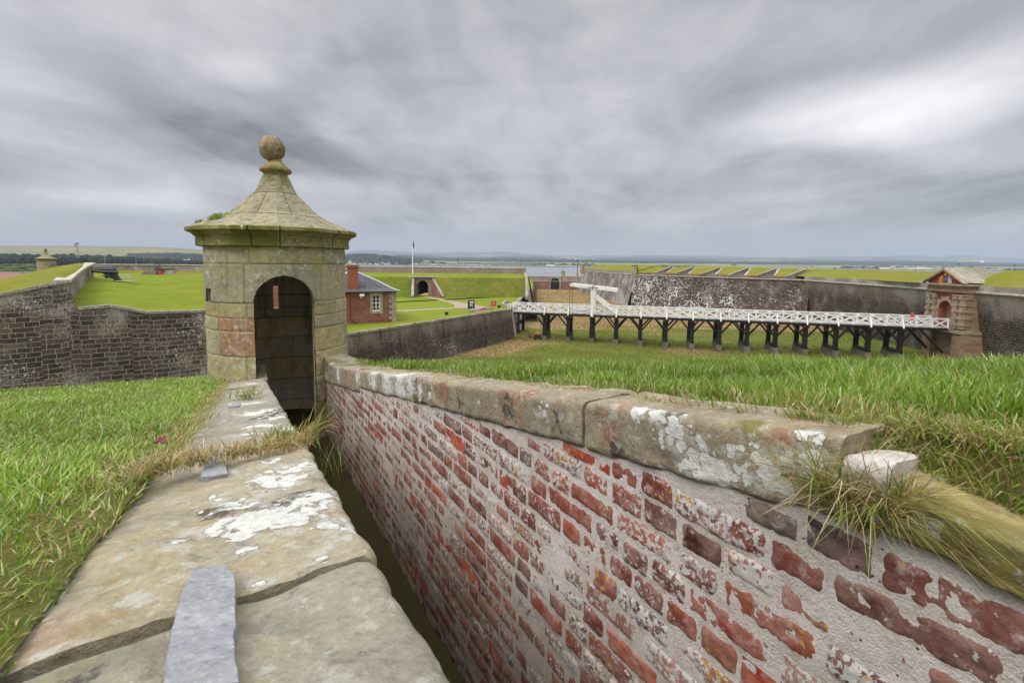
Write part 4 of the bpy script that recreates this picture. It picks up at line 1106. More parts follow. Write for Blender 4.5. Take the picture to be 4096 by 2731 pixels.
cdm = MC('ditch_meadow_ground'); cdn = cdm.noise(cdm.pos(), 1.6, 5, .7); cda = cdm.attr('Col')
M_DGR = cdm.done(cdm.mix(cdm.mr(cdn, .35, .65), cdm.mix(1, cda, (.7, .75, .6), 'MULTIPLY'), cdm.mix(1, cda, (1.25, 1.2, 1.2), 'MULTIPLY')), .95, cdm.bump(cdn, .8, .5), spec=.05)
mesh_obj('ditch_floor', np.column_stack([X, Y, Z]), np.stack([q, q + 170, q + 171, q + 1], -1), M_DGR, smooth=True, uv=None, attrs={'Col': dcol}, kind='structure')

def wall_strip(mb, top, zt, zb, batter, outward, mi=0, thick=None):
    """battered face under a plan polyline; zt per point or constant; outward: +1 right of travel, -1 left."""
    n = len(top); zt = zt if isinstance(zt, (list, tuple)) else [zt] * n
    T = [Vector((x, y)) for x, y in top]; off = []
    for i in range(n):
        d = (T[min(i + 1, n - 1)] - T[max(i - 1, 0)]).normalized()
        off.append(Vector((d.y, -d.x)) * outward)
    for i in range(n - 1):
        a, b = T[i], T[i + 1]; m = max(1, int((b - a).length / 8))
        for k in range(m):
            f0, f1 = k / m, (k + 1) / m
            p, q = a.lerp(b, f0), a.lerp(b, f1); o0, o1 = off[i].lerp(off[i + 1], f0), off[i].lerp(off[i + 1], f1)
            z0, z1 = zt[i] + (zt[i + 1] - zt[i]) * f0, zt[i] + (zt[i + 1] - zt[i]) * f1
            Q = [(p.x + o0.x * batter, p.y + o0.y * batter, zb), (q.x + o1.x * batter, q.y + o1.y * batter, zb), (q.x, q.y, z1), (p.x, p.y, z0)]
            mb.add(Q, [(0, 1, 2, 3) if outward > 0 else (3, 2, 1, 0)], mi)
def coping_line(mb, pts, w, h, over=.08, mi=0, outward=1, jitter=0.0, seglen=1.1, seed=1):
    r = random.Random(seed)
    for a, b in zip(pts[:-1], pts[1:]):
        a, b = Vector(a), Vector(b); m = max(1, int((b - a).length / seglen)); d = (b - a).normalized()
        o = Vector((d.y, -d.x, 0)).normalized() * outward
        for k in range(m):
            p = a.lerp(b, k / m + .004); q = a.lerp(b, (k + 1) / m - .004)
            c = -o * (w / 2 - over) + Vector((0, 0, h / 2 + r.gauss(0, jitter)))
            mb.beam(p + c, q + c, w, h * (1 + r.gauss(0, jitter)), mi)

# ---- ravelin (outwork where the bridge starts)
RVA = atz(1390, 1335, ZR); RVB = atz(2050, 1233, ZR)
rdir = (RVB - RVA).normalized()
RV0 = RVA - rdir * 16
RVC = atz(2096, 1180, ZR); RVD = RVC + (RVC - RVB).normalized() * 30
top = [(RV0.x, RV0.y), (RVA.x, RVA.y), (RVB.x, RVB.y)]
rav = thing('ravelin_scarp', (RVB.x, RVB.y, ZD), 'long dark ravelin wall with mossy coping running to the left end of the white bridge', 'wall', 'ditch walls')
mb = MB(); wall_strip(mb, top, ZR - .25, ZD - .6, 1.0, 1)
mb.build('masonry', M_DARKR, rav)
mb = MB(); wall_strip(mb, [(RVB.x, RVB.y), (RVC.x, RVC.y), (RVD.x, RVD.y)], ZR - .25, ZD - .6, 1.0, 1); mb.build('masonry', M_RUBW, rav)
mb = MB(); coping_line(mb, [(x, y, ZR - .25) for x, y in top], .8, .27, .14, 0, 1, .02, 1.5)
M_RVC = ashlar('ravelin_coping', 1.5, .6, [(0, (.24, .21, .14)), (.5, (.3, .27, .18)), (1, (.22, .2, .1))], (.1, .09, .06), lichen=(.5, .48, .42), lam=.45, white=.3, streak=.1, moss=.6)
mb.build('coping', M_RVC, rav); mb = MB()
coping_line(mb, [(RVB.x, RVB.y + .9, ZR - .25), (RVC.x, RVC.y, ZR - .25), (RVD.x, RVD.y, ZR - .25)], .8, .27, .14, 0, 1, .02, 1.5, 4)
mb.build('coping', M_RVC, rav)
mb = MB()      # quoin stones down the corner
for k in range(16):
    f = (k + .5) / 16; z = ZR - .3 + (ZD - ZR) * f; o = Vector((rdir.y, -rdir.x, 0))
    p = RVB + o * (1.0 * f + .02); mb.box((p.x - rdir.x * .2, p.y - rdir.y * .2, z), (.5, .24, .30), math.atan2(rdir.y, rdir.x))
mb.build('quoins', M_PALE, rav)
# foot of the corner: little mossy stone steps
st = thing('stone_steps', atz(2085, 1350, ZD), 'mossy stone steps at the foot of the ravelin corner below the bridge', 'steps')
mb = MB(); p = atz(2085, 1362, ZD)
for k in range(6): mb.box((p.x + .2, p.y + 2.2 - k * .05, ZD + .3 * (5 - k) / 1.0 * .5 + .1), (2.6 - k * .0, .5 + .5 * k, .3), .25)
for k in range(6): mb.box((p.x, p.y + 1.6 - k * .45, ZD + 1.5 - k * .27), (2.7, .5, .26), .2)
mb.build('treads', ashlar('mossy_steps', .6, .3, [(0, (.13, .12, .03)), (1, (.25, .21, .07))], (.1, .1, .03), lam=.1), st)

# ravelin lawn, bank, terrace, parapet
BZ = [(103.0, ZR), (110.5, -3.62), (125.0, -2.95)]
XR = RVC.x + .1
lawn = [(RV0.x, RV0.y), (RVA.x, RVA.y), (RVB.x - .3, RVB.y), (RVC.x - .3, RVC.y), (XR - .2, 110.5), (-75, 110.5), (-60, 60)]
mesh_obj('ravelin_lawn', [(x, y, ZR) for x, y in lawn], [tuple(range(len(lawn)))], M_LAWN, kind='structure')
def grid_patch(name, quad, nu, nv, mat, amp=.1, fr=.2, kind='structure', parent=None):
    A, B, C, D = [np.array(p, float) for p in quad]
    u = np.linspace(0, 1, nu)[:, None, None]; v = np.linspace(0, 1, nv)[None, :, None]
    P = (A * (1 - u) + B * u) * (1 - v) + (D * (1 - u) + C * u) * v
    P = P.reshape(-1, 3); e = (np.minimum(u, 1 - u) * np.minimum(v, 1 - v) * 4).ravel()
    P[:, 2] += fbm(P * fr, 4, 5) * amp * np.clip(e * 3, 0, 1)
    i2, j2 = np.meshgrid(np.arange(nu - 1), np.arange(nv - 1), indexing='ij'); q = (i2 * nv + j2).ravel()
    return mesh_obj(name, P, np.stack([q, q + nv, q + nv + 1, q + 1], -1), mat, parent, smooth=True, uv=None, kind=kind)
pc = atz(1690, 1186, ZR); PY = 108.2; PX = pc.x / pc.y * PY
OPL, OPR = PX - 2.5, PX + 2.2      # bank is cut away for the portal
for x0, x1 in ((-75, OPL), (OPR, XR)):
    yb0 = 103.0 if x0 < 0 else 105; yb1 = 106.5 if x1 > 0 else 103
    grid_patch('turf_bank', [(x0 + (3.5 if x0 > -70 else 0), 103, ZR), (x1 + (1.2 if x1 < 0 else 0), yb1, ZR), (x1, 110.5, -3.62), (x0, 110.5, -3.62)], 30, 10, M_SLOPE, .35, .3)
grid_patch('turf_terrace', [(-75, 110.5, -3.62), (XR, 110.5, -3.62), (XR, 125, -2.95), (-75, 125, -2.95)], 40, 6, M_LAWN, .1, .2)
rp = thing('parapet_wall', (-20, 126, -2.95), 'low pinkish parapet wall with white coping behind the flagpole on the ravelin', 'wall', 'ditch walls')
mb = MB(); mb.box(((XR - 75) / 2 - 0, 126.2, -2.2), (XR + 75, 2.4, 1.5)); mb.build('masonry', M_RUBW, rp)
mb = MB(); coping_line(mb, [(-75, 125, -1.45), (XR + .1, 125, -1.45)], 2.6, .16, .12, 0, 1, .03, 2.2); mb.build('coping', M_PALE, rp)
# end wall of the bank above the ditch
ew = thing('bank_end_wall', (XR, 110, ZR), 'stepped stone end wall where the green bank meets the ditch', 'wall', 'ditch walls')
mb = MB(); prof = [(104.5, ZR - .3), (104.5, ZR + .5), (110.3, -3.3), (112.5, -3.1), (124.8, -2.6), (125, -1.2), (127.5, -1.2), (127.5, ZR - .3)]
mb.prism([(XR, y, z) for y, z in prof], (.7, 0, 0)); mb.build('masonry', M_PARA, ew)
mb = MB(); wall_strip(mb, [(XR + .75, 104), (XR + 1.1, 128)], -3.2, ZD - .5, 2.2, 1); mb.build('scarp_face', M_CURT, ew)
# portal through the bank
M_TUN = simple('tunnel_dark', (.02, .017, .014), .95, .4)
po = thing('tunnel_portal', (PX, PY, ZR), 'arched stone tunnel mouth in the green ravelin bank with sloping wing walls', 'portal')
def arch_wall(mb, c, ax, w, h, depth_v, aw, ah, mi=0, n=14, mi_in=None):
    """wall w x h centred on c (base), opening aw wide, ah high with a round head; ax: along, depth_v: thickness vector."""
    ax = Vector(ax).normalized(); dv = Vector(depth_v); c = Vector(c); r = aw / 2; sp = ah - r
    arc = [(-r, 0), (-r, sp)] + [(-r * math.cos(PI * k / n), sp + r * math.sin(PI * k / n)) for k in range(1, n)] + [(r, sp), (r, 0)]
    P = lambda a, z, d: c + ax * a + Vector((0, 0, z)) + dv * d
    for d in (0, 1):
        out = []
        k = len(arc)
        # left and right jambs plus head, as quads up to the top edge
        V = [P(-w / 2, 0, d), P(-r, 0, d), P(-r, sp, d), P(-w / 2, sp, d)]; mb.add(V, [(0, 1, 2, 3) if d == 0 else (3, 2, 1, 0)], mi)
        V = [P(r, 0, d), P(w / 2, 0, d), P(w / 2, sp, d), P(r, sp, d)]; mb.add(V, [(0, 1, 2, 3) if d == 0 else (3, 2, 1, 0)], mi)
        head = arc[1:-1]
        for (a0, z0), (a1, z1) in zip(head[:-1], head[1:]):
            t0 = -w / 2 + (a0 + r) / (2 * r) * w; t1 = -w / 2 + (a1 + r) / (2 * r) * w
            V = [P(a0, z0, d), P(a1, z1, d), P(t1, h, d), P(t0, h, d)]; mb.add(V, [(0, 1, 2, 3) if d == 0 else (3, 2, 1, 0)], mi)
        for s in (-1, 1):
            V = [P(s * r, sp, d), P(s * w / 2, sp, d), P(s * w / 2, h, d)]; mb.add(V, [(0, 1, 2) if (d == 0) == (s > 0) else (2, 1, 0)], mi)
    mi2 = mi if mi_in is None else mi_in
    for (a0, z0), (a1, z1) in zip(arc[:-1], arc[1:]):
        mb.add([P(a0, z0, 0), P(a0, z0, 1), P(a1, z1, 1), P(a1, z1, 0)], [(0, 1, 2, 3)], mi2)
    for s in (-1, 1):
        mb.add([P(s * w / 2, 0, 0), P(s * w / 2, h, 0), P(s * w / 2, h, 1), P(s * w / 2, 0, 1)], [(0, 1, 2, 3) if s < 0 else (3, 2, 1, 0)], mi)
    mb.add([P(-w / 2, h, 0), P(w / 2, h, 0), P(w / 2, h, 1), P(-w / 2, h, 1)], [(0, 1, 2, 3)], mi)
mb = MB(); arch_wall(mb, (PX, PY, ZR), (1, 0, 0), 4.9, 4.45, (0, 3, 0), 2.75, 3.7); mb.build('face_wall', M_RUBW, po)
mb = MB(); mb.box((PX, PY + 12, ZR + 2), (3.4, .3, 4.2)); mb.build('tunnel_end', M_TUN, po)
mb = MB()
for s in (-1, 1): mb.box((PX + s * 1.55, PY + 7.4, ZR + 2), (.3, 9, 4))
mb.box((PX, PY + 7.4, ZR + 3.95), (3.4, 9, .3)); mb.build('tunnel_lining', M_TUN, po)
mb = MB(); mb.box((PX - .1, PY - .05, ZR + 4.55), (6.5, .9, .2)); mb.build('cap_slab', M_PALE, po)
def wing(x0, y0, x1, y1, h0, h1, mat_, name):
    a, b = Vector((x0, y0, ZR)), Vector((x1, y1, ZR)); d = (b - a).normalized(); s = Vector((-d.y, d.x, 0)) * .5
    m = MB(); m.hexa([a, b, b + s, a + s] + [p + Vector((0, 0, h)) for p, h in ((a, h0), (b, h1), (b + s, h1), (a + s, h0))]); m.build(name, mat_, po)
    m = MB(); m.beam(a + s * .5 + Vector((0, 0, h0 + .08)), b + s * .5 + Vector((0, 0, h1 + .08)), .6, .16); m.build('wing_coping', M_PARA, po)
wing(PX - 2.45, PY + .1, PX - 1.35, PY - 6.0, 4.4, .25, M_RUBW, 'wing_wall')
wing(PX + 2.1, PY + .1, PX + 5.6, PY - 5.8, 4.4, .25, M_RUB, 'wing_wall')

# path
def at_r(x, y, dz=.004): 
    p = atz(x, y, ZR); return (p.x, p.y, ZR + dz)
c4 = lambda x, y: (1350 + x / 2.614, 950 + y / 2.614)
upper = [(950, 617), (1040, 635), (1170, 660), (1390, 692), (1500, 714), (1610, 738)]
lower = [(890, 617), (1000, 640), (1110, 664), (1195, 690), (1228, 712), (1215, 735), (1400, 744), (1610, 750)]
poly = [at_r(*c4(*p)) for p in upper] + [at_r(*c4(*p)) for p in lower[::-1]]
mesh_obj('cobbled_path', poly, [tuple(range(len(poly)))[::-1]], M_PATH, kind='structure')
poly = [at_r(*c4(*p), .008) for p in [(560, 764), (800, 752), (1000, 742), (1228, 732), (1228, 744), (1000, 754), (800, 764), (560, 777)]]
mesh_obj('footpath', poly, [tuple(range(len(poly)))[::-1]], M_PATH, kind='structure')
# open trough between path and coping, low kerb walls at the bridge head
q5 = lambda x, y: (1800 + x / 7.35, 1180 + y / 7.35)
tr = thing('stone_trough', Vector(at_r(*q5(600, 500))), 'long low rubble-lined recess set into the lawn behind the ravelin coping', 'recess')
mb = MB()
A, B, Cc, D = [Vector(at_r(*q5(*p), 0)) for p in ((570, 500), (1010, 412), (1260, 425), (800, 515))]
for a, b, h in ((A, B, .3), (B, Cc, .3)):
    mb.beam(a + Vector((0, 0, .12)), b + Vector((0, 0, .12)), .5, .3)
mb.build('rubble_kerb', M_PARA, tr)
mb = MB(); mb.add([A + Vector((0, 0, .012)), D + Vector((0, 0, .012)), Cc + Vector((0, 0, .012)), B + Vector((0, 0, .012))], [(0, 1, 2, 3)]); mb.build('recess_floor', M_RUB, tr)
kb = thing('kerb_wall', Vector(at_r(*q5(1560, 330))), 'low pale stone kerb wall curving round at the left end of the bridge', 'kerb')
mb = MB(); K = [Vector(at_r(*q5(*p), .3)) for p in ((1680, 235), (1560, 300), (1570, 350), (1720, 355))]
for a, b in zip(K[:-1], K[1:]): mb.beam(a, b, .45, .6)
mb.build('masonry', M_PARA, kb)

# ---- guardhouse
HZ = ZR
hA = Vector(at_r(1585, 1287, 0)); hdir = Vector((.88, .475, 0)).normalized(); hn = Vector((hdir.y, -hdir.x, 0))   # hn faces the camera
HW, HL, HH = 9.6, 16.0, 4.15
hO = hA - hdir * HW            # left front corner
house = thing('guardhouse', (hO + hA) / 2, 'single-storey red sandstone guardhouse with hipped slate roof and tall brick chimney', 'house')
M_HW = ashlar('guardhouse_sandstone', .75, .33, [(0, (.2, .065, .04)), (.4, (.26, .09, .055)), (.7, (.3, .115, .075)), (1, (.22, .12, .085))], (.3, .15, .11), lichen=(.42, .34, .3), lam=.22, white=.15, streak=.2, mort=.01, rub=.12)
M_QUO = simple('dressed_stone', (.34, .29, .22), .9, .3, 2.0, bump=.2)
P3 = lambda a, d, z: hO + hdir * a - hn * d + Vector((0, 0, z))
WX, WW, WZ, WH = 7.0, 1.0, 1.55, 2.15      # window: offset along the facade, width, sill height, height
mb = MB()
for a0, a1, z0, z1 in ((0, WX - WW / 2, 0, HH), (WX + WW / 2, HW, 0, HH), (WX - WW / 2, WX + WW / 2, 0, WZ), (WX - WW / 2, WX + WW / 2, WZ + WH, HH)):
    mb.add([P3(a0, 0, z0), P3(a1, 0, z0), P3(a1, 0, z1), P3(a0, 0, z1)], [(0, 1, 2, 3)])
mb.add([P3(0, HL, 0), P3(0, 0, 0), P3(0, 0, HH), P3(0, HL, HH)], [(0, 1, 2, 3)]); mb.add([P3(HW, 0, 0), P3(HW, HL, 0), P3(HW, HL, HH), P3(HW, 0, HH)], [(0, 1, 2, 3)])
mb.add([P3(HW, HL, 0), P3(0, HL, 0), P3(0, HL, HH), P3(HW, HL, HH)], [(0, 1, 2, 3)])
mb.build('stone_wall', M_HW, house)
# surround, quoins
mb = MB()
for a0, a1, z0, z1 in ((WX - WW / 2 - .28, WX - WW / 2, WZ - .3, WZ + WH + .32), (WX + WW / 2, WX + WW / 2 + .34, WZ - .3, WZ + WH + .32), (WX - WW / 2, WX + WW / 2, WZ + WH, WZ + WH + .32), (WX - WW / 2, WX + WW / 2, WZ - .3, WZ)):
    mb.hexa([P3(a0, -.03, z0), P3(a1, -.03, z0), P3(a1, .22, z0), P3(a0, .22, z0), P3(a0, -.03, z1), P3(a1, -.03, z1), P3(a1, .22, z1), P3(a0, .22, z1)])
mb.build('window_surround', M_QUO, house)
mb = MB()
for k in range(11):
    l = (.55, .95)[k % 2]; z0, z1 = k * .377, (k + 1) * .377 - .015
    mb.hexa([P3(HW - l, -.02, z0), P3(HW + .03, -.02, z0), P3(HW + .03, .5, z0), P3(HW - l, .5, z0), P3(HW - l, -.02, z1), P3(HW + .03, -.02, z1), P3(HW + .03, .5, z1), P3(HW - l, .5, z1)])
mb.build('quoins', M_QUO, house)
M_WHITE = simple('white_paint', (.8, .8, .78), .5, .06, 3.0); M_GLASS = simple('dark_window_glass', (.02, .022, .025), .12, .2, 2.0, spec=.6)
mb = MB()
for a in (WX - WW / 2 + .05, WX, WX + WW / 2 - .05): mb.beam(P3(a, .08, WZ), P3(a, .08, WZ + WH), .1 if a != WX else .06, .08)
for z, t in ((WZ + .07, .14), (WZ + .55, .05), (WZ + 1.06, .09), (WZ + 1.58, .05), (WZ + WH - .04, .09)): mb.beam(P3(WX - WW / 2, .08, z), P3(WX + WW / 2, .08, z), .08, t)
wf = mb.build('sash_window', M_WHITE, house)
mb = MB(); mb.add([P3(WX - WW / 2, .13, WZ), P3(WX + WW / 2, .13, WZ), P3(WX + WW / 2, .13, WZ + WH), P3(WX - WW / 2, .13, WZ + WH)], [(0, 1, 2, 3)]); mb.build('window_pane', M_GLASS, wf)
# hipped roof with swept eaves
M_SLR = ashlar('roof_slates', .34, .17, [(0, (.06, .065, .075)), (.5, (.1, .105, .12)), (1, (.16, .16, .165))], (.04, .042, .05), lichen=(.3, .29, .25), lam=.25, white=.0, streak=.1, mort=.008)
M_LEAD = simple('lead_flashing', (.46, .49, .54), .5, .15, 4.0)
EV = .38; RZ = 7.05 - .2
def hip(e, z):  # rectangle at inset e from the wall line
    return [P3(-EV + e, -EV + e, z), P3(HW + EV - e, -EV + e, z), P3(HW + EV - e, HL + EV - e, z), P3(-EV + e, HL + EV - e, z)]
lev = [(0, HH - .02), (.35, HH + .1), (.9, HH + .36), (2.2, HH + 1.15)]; half = HW / 2 + EV
mb = MB(); rings = [hip(e, z) for e, z in lev]
for r0, r1 in zip(rings[:-1], rings[1:]):
    for k in range(4): mb.add([r0[k], r0[(k + 1) % 4], r1[(k + 1) % 4], r1[k]], [(0, 1, 2, 3)])
ap0, ap1 = P3(HW / 2, half - EV, RZ), P3(HW / 2, HL + EV - half, RZ); r1 = rings[-1]
mb.add([r1[0], r1[1], ap0], [(0, 1, 2)]); mb.add([r1[1], r1[2], ap1, ap0], [(0, 1, 2, 3)]); mb.add([r1[2], r1[3], ap1], [(0, 1, 2)]); mb.add([r1[3], r1[0], ap0, ap1], [(0, 1, 2, 3)])
mb.add(hip(0, HH - .03), [(3, 2, 1, 0)])
roof = mb.build('roof', M_SLR, house)
mb = MB()
for k in (0, 1):
    line = [r[k] for r in rings] + [ap0]
    for a, b in zip(line[:-1], line[1:]): mb.beam(a + Vector((0, 0, .05)), b + Vector((0, 0, .05)), .3, .1)
mb.beam(ap0 + Vector((0, 0, .06)), ap1 + Vector((0, 0, .06)), .34, .12)
mb.build('ridge_lead', M_LEAD, roof)
M_CHB = ashlar('chimney_brick', .24, .085, [(0, (.26, .06, .03)), (.5, (.34, .085, .04)), (1, (.4, .12, .06))], (.3, .2, .15), lam=.05, streak=.1, mort=.008)
mb = MB(); ca = HW / 2 - .55; a_ = math.atan2(hdir.y, hdir.x)
pch = P3(ca, .75, 0); mb.box((pch.x, pch.y, HZ + HH + 1.45), (1.25, .8, 3.3), a_); mb.box((pch.x, pch.y, HZ + HH + 3.25), (1.45, 1.0, .3), a_)
chim = mb.build('chimney', M_CHB, house)
M_IRON = simple('black_iron', (.02, .02, .022), .5, .3, 8, spec=.4)
M_PIPE = simple('drain_pipe', (.2, .19, .15), .6, .2, 6)
mb = MB(); mb.tube([P3(HW - 1.35, -.1, 0), P3(HW - 1.35, -.1, HH - .15)], .06, 8); mb.tube([P3(HW - 1.35, -.1, HH - .15), P3(HW - 1.35, -.3, HH)], .06, 8); mb.build('drain_pipe', M_PIPE, house)
mb = MB(); mb.tube([P3(-.3, -.36, HH - .03), P3(HW + .36, -.36, HH - .03)], .06, 8); mb.build('gutter', M_IRON, house)
mb = MB(); cp_ = [(3.75, HH - .1), (3.75, 2.5), (3.72, 1.2), (3.85, .6), (4.3, .12), (4.6, .02)]
mb.tube([P3(a, -.04, z) for a, z in cp_], .03, 6); mb.build('wall_cable', M_IRON, house)
mb = MB(); p = P3(5.15, -.35, HH - .42); mb.box(p, (.55, .4, .3), a_); mb.beam(p, P3(5.2, 0, HH - .5), .1, .1); mb.box(p + Vector((-.08, 0, -.28)), (.14, .14, .3), a_); mb.build('wall_floodlight', M_WHITE, house)
# low store building that shows through the turret's slit
sA, sB = at(1050, 1228, 72), at(1205, 1228, 72); store = thing('store_house', (sA + sB) / 2, 'low red sandstone store seen only through the slit of the near turret', 'house')
mb = MB(); mb.hexa([sA, sB, sB + Vector((0, 6, 0)), sA + Vector((0, 6, 0))] + [p + Vector((0, 0, 4.4)) for p in (sA, sB, sB + Vector((0, 6, 0)), sA + Vector((0, 6, 0)))]); mb.build('stone_wall', M_HW, store)
mb = MB(); q = [sA + Vector((-.3, -.3, 4.4)), sB + Vector((.3, -.3, 4.4)), sB + Vector((.3, 6.3, 4.4)), sA + Vector((-.3, 6.3, 4.4)), (sA * .7 + sB * .3) + Vector((0, 3, 5.9)), (sA * .3 + sB * .7) + Vector((0, 3, 5.9))]
mb.add(q, [(0, 1, 5, 4), (1, 2, 5), (2, 3, 4, 5), (3, 0, 4), (3, 2, 1, 0)]); mb.build('roof', M_SLR, store)
# gull on the chimney wall behind: sits on the chimney
M_FEA = simple('white_feathers', (.75, .75, .73), .8, .1); M_GWING = simple('grey_feathers', (.35, .37, .4), .8, .1); M_BEAK = simple('yellow_beak', (.6, .4, .05), .5, .1)
gl_ = thing('seagull', Vector((pch.x - .35, pch.y - .1, HZ + HH + 3.4)), 'white seagull standing on the brick chimney top', 'seagull')
g0 = Vector(gl_.location)
mb = MB(); mb.tube([g0 + Vector((-.26, 0, .2)), g0 + Vector((-.1, 0, .25)), g0 + Vector((.06, 0, .33)), g0 + Vector((.12, 0, .47)), g0 + Vector((.15, 0, .56)), g0 + Vector((.2, 0, .57))], [.02, .1, .12, .065, .07, .03], 10); mb.build('body', M_FEA, gl_, smooth=True)
mb = MB(); mb.tube([g0 + Vector((-.32, .02, .2)), g0 + Vector((-.1, .06, .28)), g0 + Vector((.06, .06, .33))], [.02, .085, .05], 8); mb.build('wing', M_GWING, gl_, smooth=True)
mb = MB(); mb.tube([g0 + Vector((.2, 0, .565)), g0 + Vector((.28, 0, .55))], [.018, .004], 6); mb.build('beak', M_BEAK, gl_)
for s in (-1, 1): mb = MB(); mb.tube([g0 + Vector((.02, s * .03, .24)), g0 + Vector((.02, s * .03, 0))], .008, 6); mb.build('leg', M_BEAK, gl_)

# flagpole and signs
fp = atz(1651, 1093, -3.0); fp = Vector((fp.x, 118.0, -3.2)); fp.x = ray(1651, 1093).x / ray(1651, 1093).y * 118
pole = thing('flagpole', fp, 'tall white flagpole on the terrace above the tunnel mouth', 'flagpole')
ztop = at(1649, 956, 118).z
mb = MB(); mb.tube([fp, Vector((fp.x, fp.y, ztop))], [.15, .08], 10); mb.lathe([(.02, 0), (.13, .06), (.13, .14), (.02, .2)], (fp.x, fp.y, ztop), 10); mb.build('pole', M_WHITE, pole)
M_FLAG = simple('dark_blue_flag', (.015, .02, .04), .8, .3)
mb = MB(); V = []
for i in range(10):
    for j in range(4):
        V.append((fp.x + .1 + .1 * j + .06 * math.sin(i * .8 + j), fp.y + .12 * math.sin(i * .9 + j * 1.3), ztop - .35 - i * .19 - j * .17))
mb.add(V, [(i * 4 + j, i * 4 + j + 1, (i + 1) * 4 + j + 1, (i + 1) * 4 + j) for i in range(9) for j in range(3)]); mb.build('flag', M_FLAG, pole, smooth=True)
M_BOARD = simple('black_board', (.018, .018, .02), .5, .2); M_RED = simple('red_board', (.5, .05, .06), .5, .1)
def text_rows(mb, org, ax, up, rows, mi=0):
    for (a0, a1, z0, z1) in rows:
        mb.add([org + ax * a0 + up * z0, org + ax * a1 + up * z0, org + ax * a1 + up * z1, org + ax * a0 + up * z1], [(0, 1, 2, 3)], mi)
sb = Vector(at_r(1885, 1233, 0)); t = thing('sandwich_board', sb, 'black A-shaped sandwich board with lines of white writing beside the path', 'sign')
ax = Vector((.97, .25, 0)); nn = Vector((.25, -.97, 0)); ww, hh = 1.15, 1.45
for s in (1, -1):
    a = sb + nn * .42 * s; up = (Vector((0, 0, hh)) - nn * .34 * s)
    m = MB(); m.hexa([a - ax * ww / 2, a + ax * ww / 2, a + ax * ww / 2 - nn * .06 * s, a - ax * ww / 2 - nn * .06 * s] + [p + up for p in (a - ax * ww / 2, a + ax * ww / 2, a + ax * ww / 2 - nn * .06 * s, a - ax * ww / 2 - nn * .06 * s)])
    bo = m.build('board', M_BOARD, t)
    if s == 1:
        m = MB(); u = up.normalized(); rr = random.Random(2)
        rows = [(-.32, .38, 1.1, 1.24)] + [(-.3, -.3 + rr.uniform(.3, .62), .95 - k * .085, .985 - k * .085) for k in range(7)] + [(.1, .26, .12, .2)]
        text_rows(m, a + nn * .012, ax, u, rows); m.build('chalk_writing', M_WHITE, bo, uv=None)
sb = Vector(at_r(*q5(1280, 328), 0)); t = thing('red_sign', sb, 'small red sign board with pale writing on the lawn near the bridge', 'sign')
m = MB(); m.hexa([sb + ax * a - nn * d + Vector((0, 0, z)) for z in (.05, .95) for a, d in ((-.5, 0), (.5, 0), (.5, .08), (-.5, .08))]); b_ = m.build('board', M_RED, t)
m = MB(); text_rows(m, sb + nn * .012, ax, Vector((0, 0, 1)), [(-.3, .3, .6, .68), (-.3, .3, .45, .53), (-.25, .1, .3, .37)]); m.build('writing', simple('pink_lettering', (.7, .35, .35), .6, .1), b_, uv=None)
for s in (-.4, .4): m = MB(); m.beam(sb + ax * s - nn * .04, sb + ax * s - nn * .04 + Vector((0, 0, .1)), .06, .06); m.build('foot', M_IRON, t)
for (x, y), lb in (((1440, 378), 'small black ground floodlight near the kerb wall at the bridge'), (None, 'small black ground floodlight alone on the grass above the ravelin wall')) if False else ((q5(1440, 378), 'small black ground floodlight near the kerb wall at the bridge'), (c4(1141, 810), 'small black ground floodlight alone on the grass above the ravelin wall')):
    sb = Vector(at_r(x, y, 0)); t = thing('ground_floodlight', sb, lb, 'floodlight', 'ground floodlights on the ravelin lawn')
    m = MB(); m.box(sb + Vector((0, 0, .28)), (.5, .3, .36), .3); m.build('lamp_housing', M_IRON, t)
    m = MB(); m.box(sb + Vector((0, 0, .05)), (.3, .12, .1), .3); m.build('bracket', M_IRON, t)

# ---- left outwork: tall dark wall with sloping coping, parapet and battery lawn
lw0 = np.array((-34.0, 30.0)); lwd = np.array((1.11, 1.0)); lwd /= np.linalg.norm(lwd)
def lpt(px, py):            # point where the pixel meets the vertical plane of the left wall
    d = ray(px, py); n = Vector((lwd[1], -lwd[0], 0)); t = n.dot(Vector((lw0[0], lw0[1], 0))) / n.dot(d); return d * t
LT = [lpt(-420, 1285), lpt(0, 1180), lpt(150, 1148), lpt(238, 1130)]
LC = lpt(265, 1128); LK = [lpt(312, 1233), lpt(435, 1222), lpt(520, 1236), lpt(593, 1251), lpt(825, 1243), lpt(1010, 1240)]
ow = thing('outwork_wall', (LC.x, LC.y, ZD), 'tall dark lichen-blotched ditch wall left of the turret, its left part rising under grass', 'wall', 'ditch walls')
mb = MB(); o2 = np.array((lwd[1], -lwd[0]))
def face(P, mi=0):
    for a, b in zip(P[:-1], P[1:]):
        mb.add([(a.x + o2[0] * 1.1, a.y + o2[1] * 1.1, ZD - 1), (b.x + o2[0] * 1.1, b.y + o2[1] * 1.1, ZD - 1), b, a], [(0, 1, 2, 3)], mi)
face(LT + [LC]); mb.add([LC, (LC.x + o2[0] * 1.1, LC.y + o2[1] * 1.1, ZD - 1), (LK[0].x + o2[0] * 1.1, LK[0].y + o2[1] * 1.1, ZD - 1), LK[0]], [(0, 1, 2, 3)]); face([LK[0]] + LK[1:])
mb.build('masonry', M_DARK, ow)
M_OCOP = ashlar('outwork_coping', 1.4, .5, [(0, (.2, .18, .14)), (1, (.32, .29, .24))], (.12, .1, .08), lichen=(.5, .48, .44), lam=.6, white=.2)
mb = MB(); coping_line(mb, [tuple(p + Vector((0, 0, -.1))) for p in LT + [LC]], .6, .2, .1, 0, 1, .01, 1.4); mb.build('coping', M_OCOP, ow)
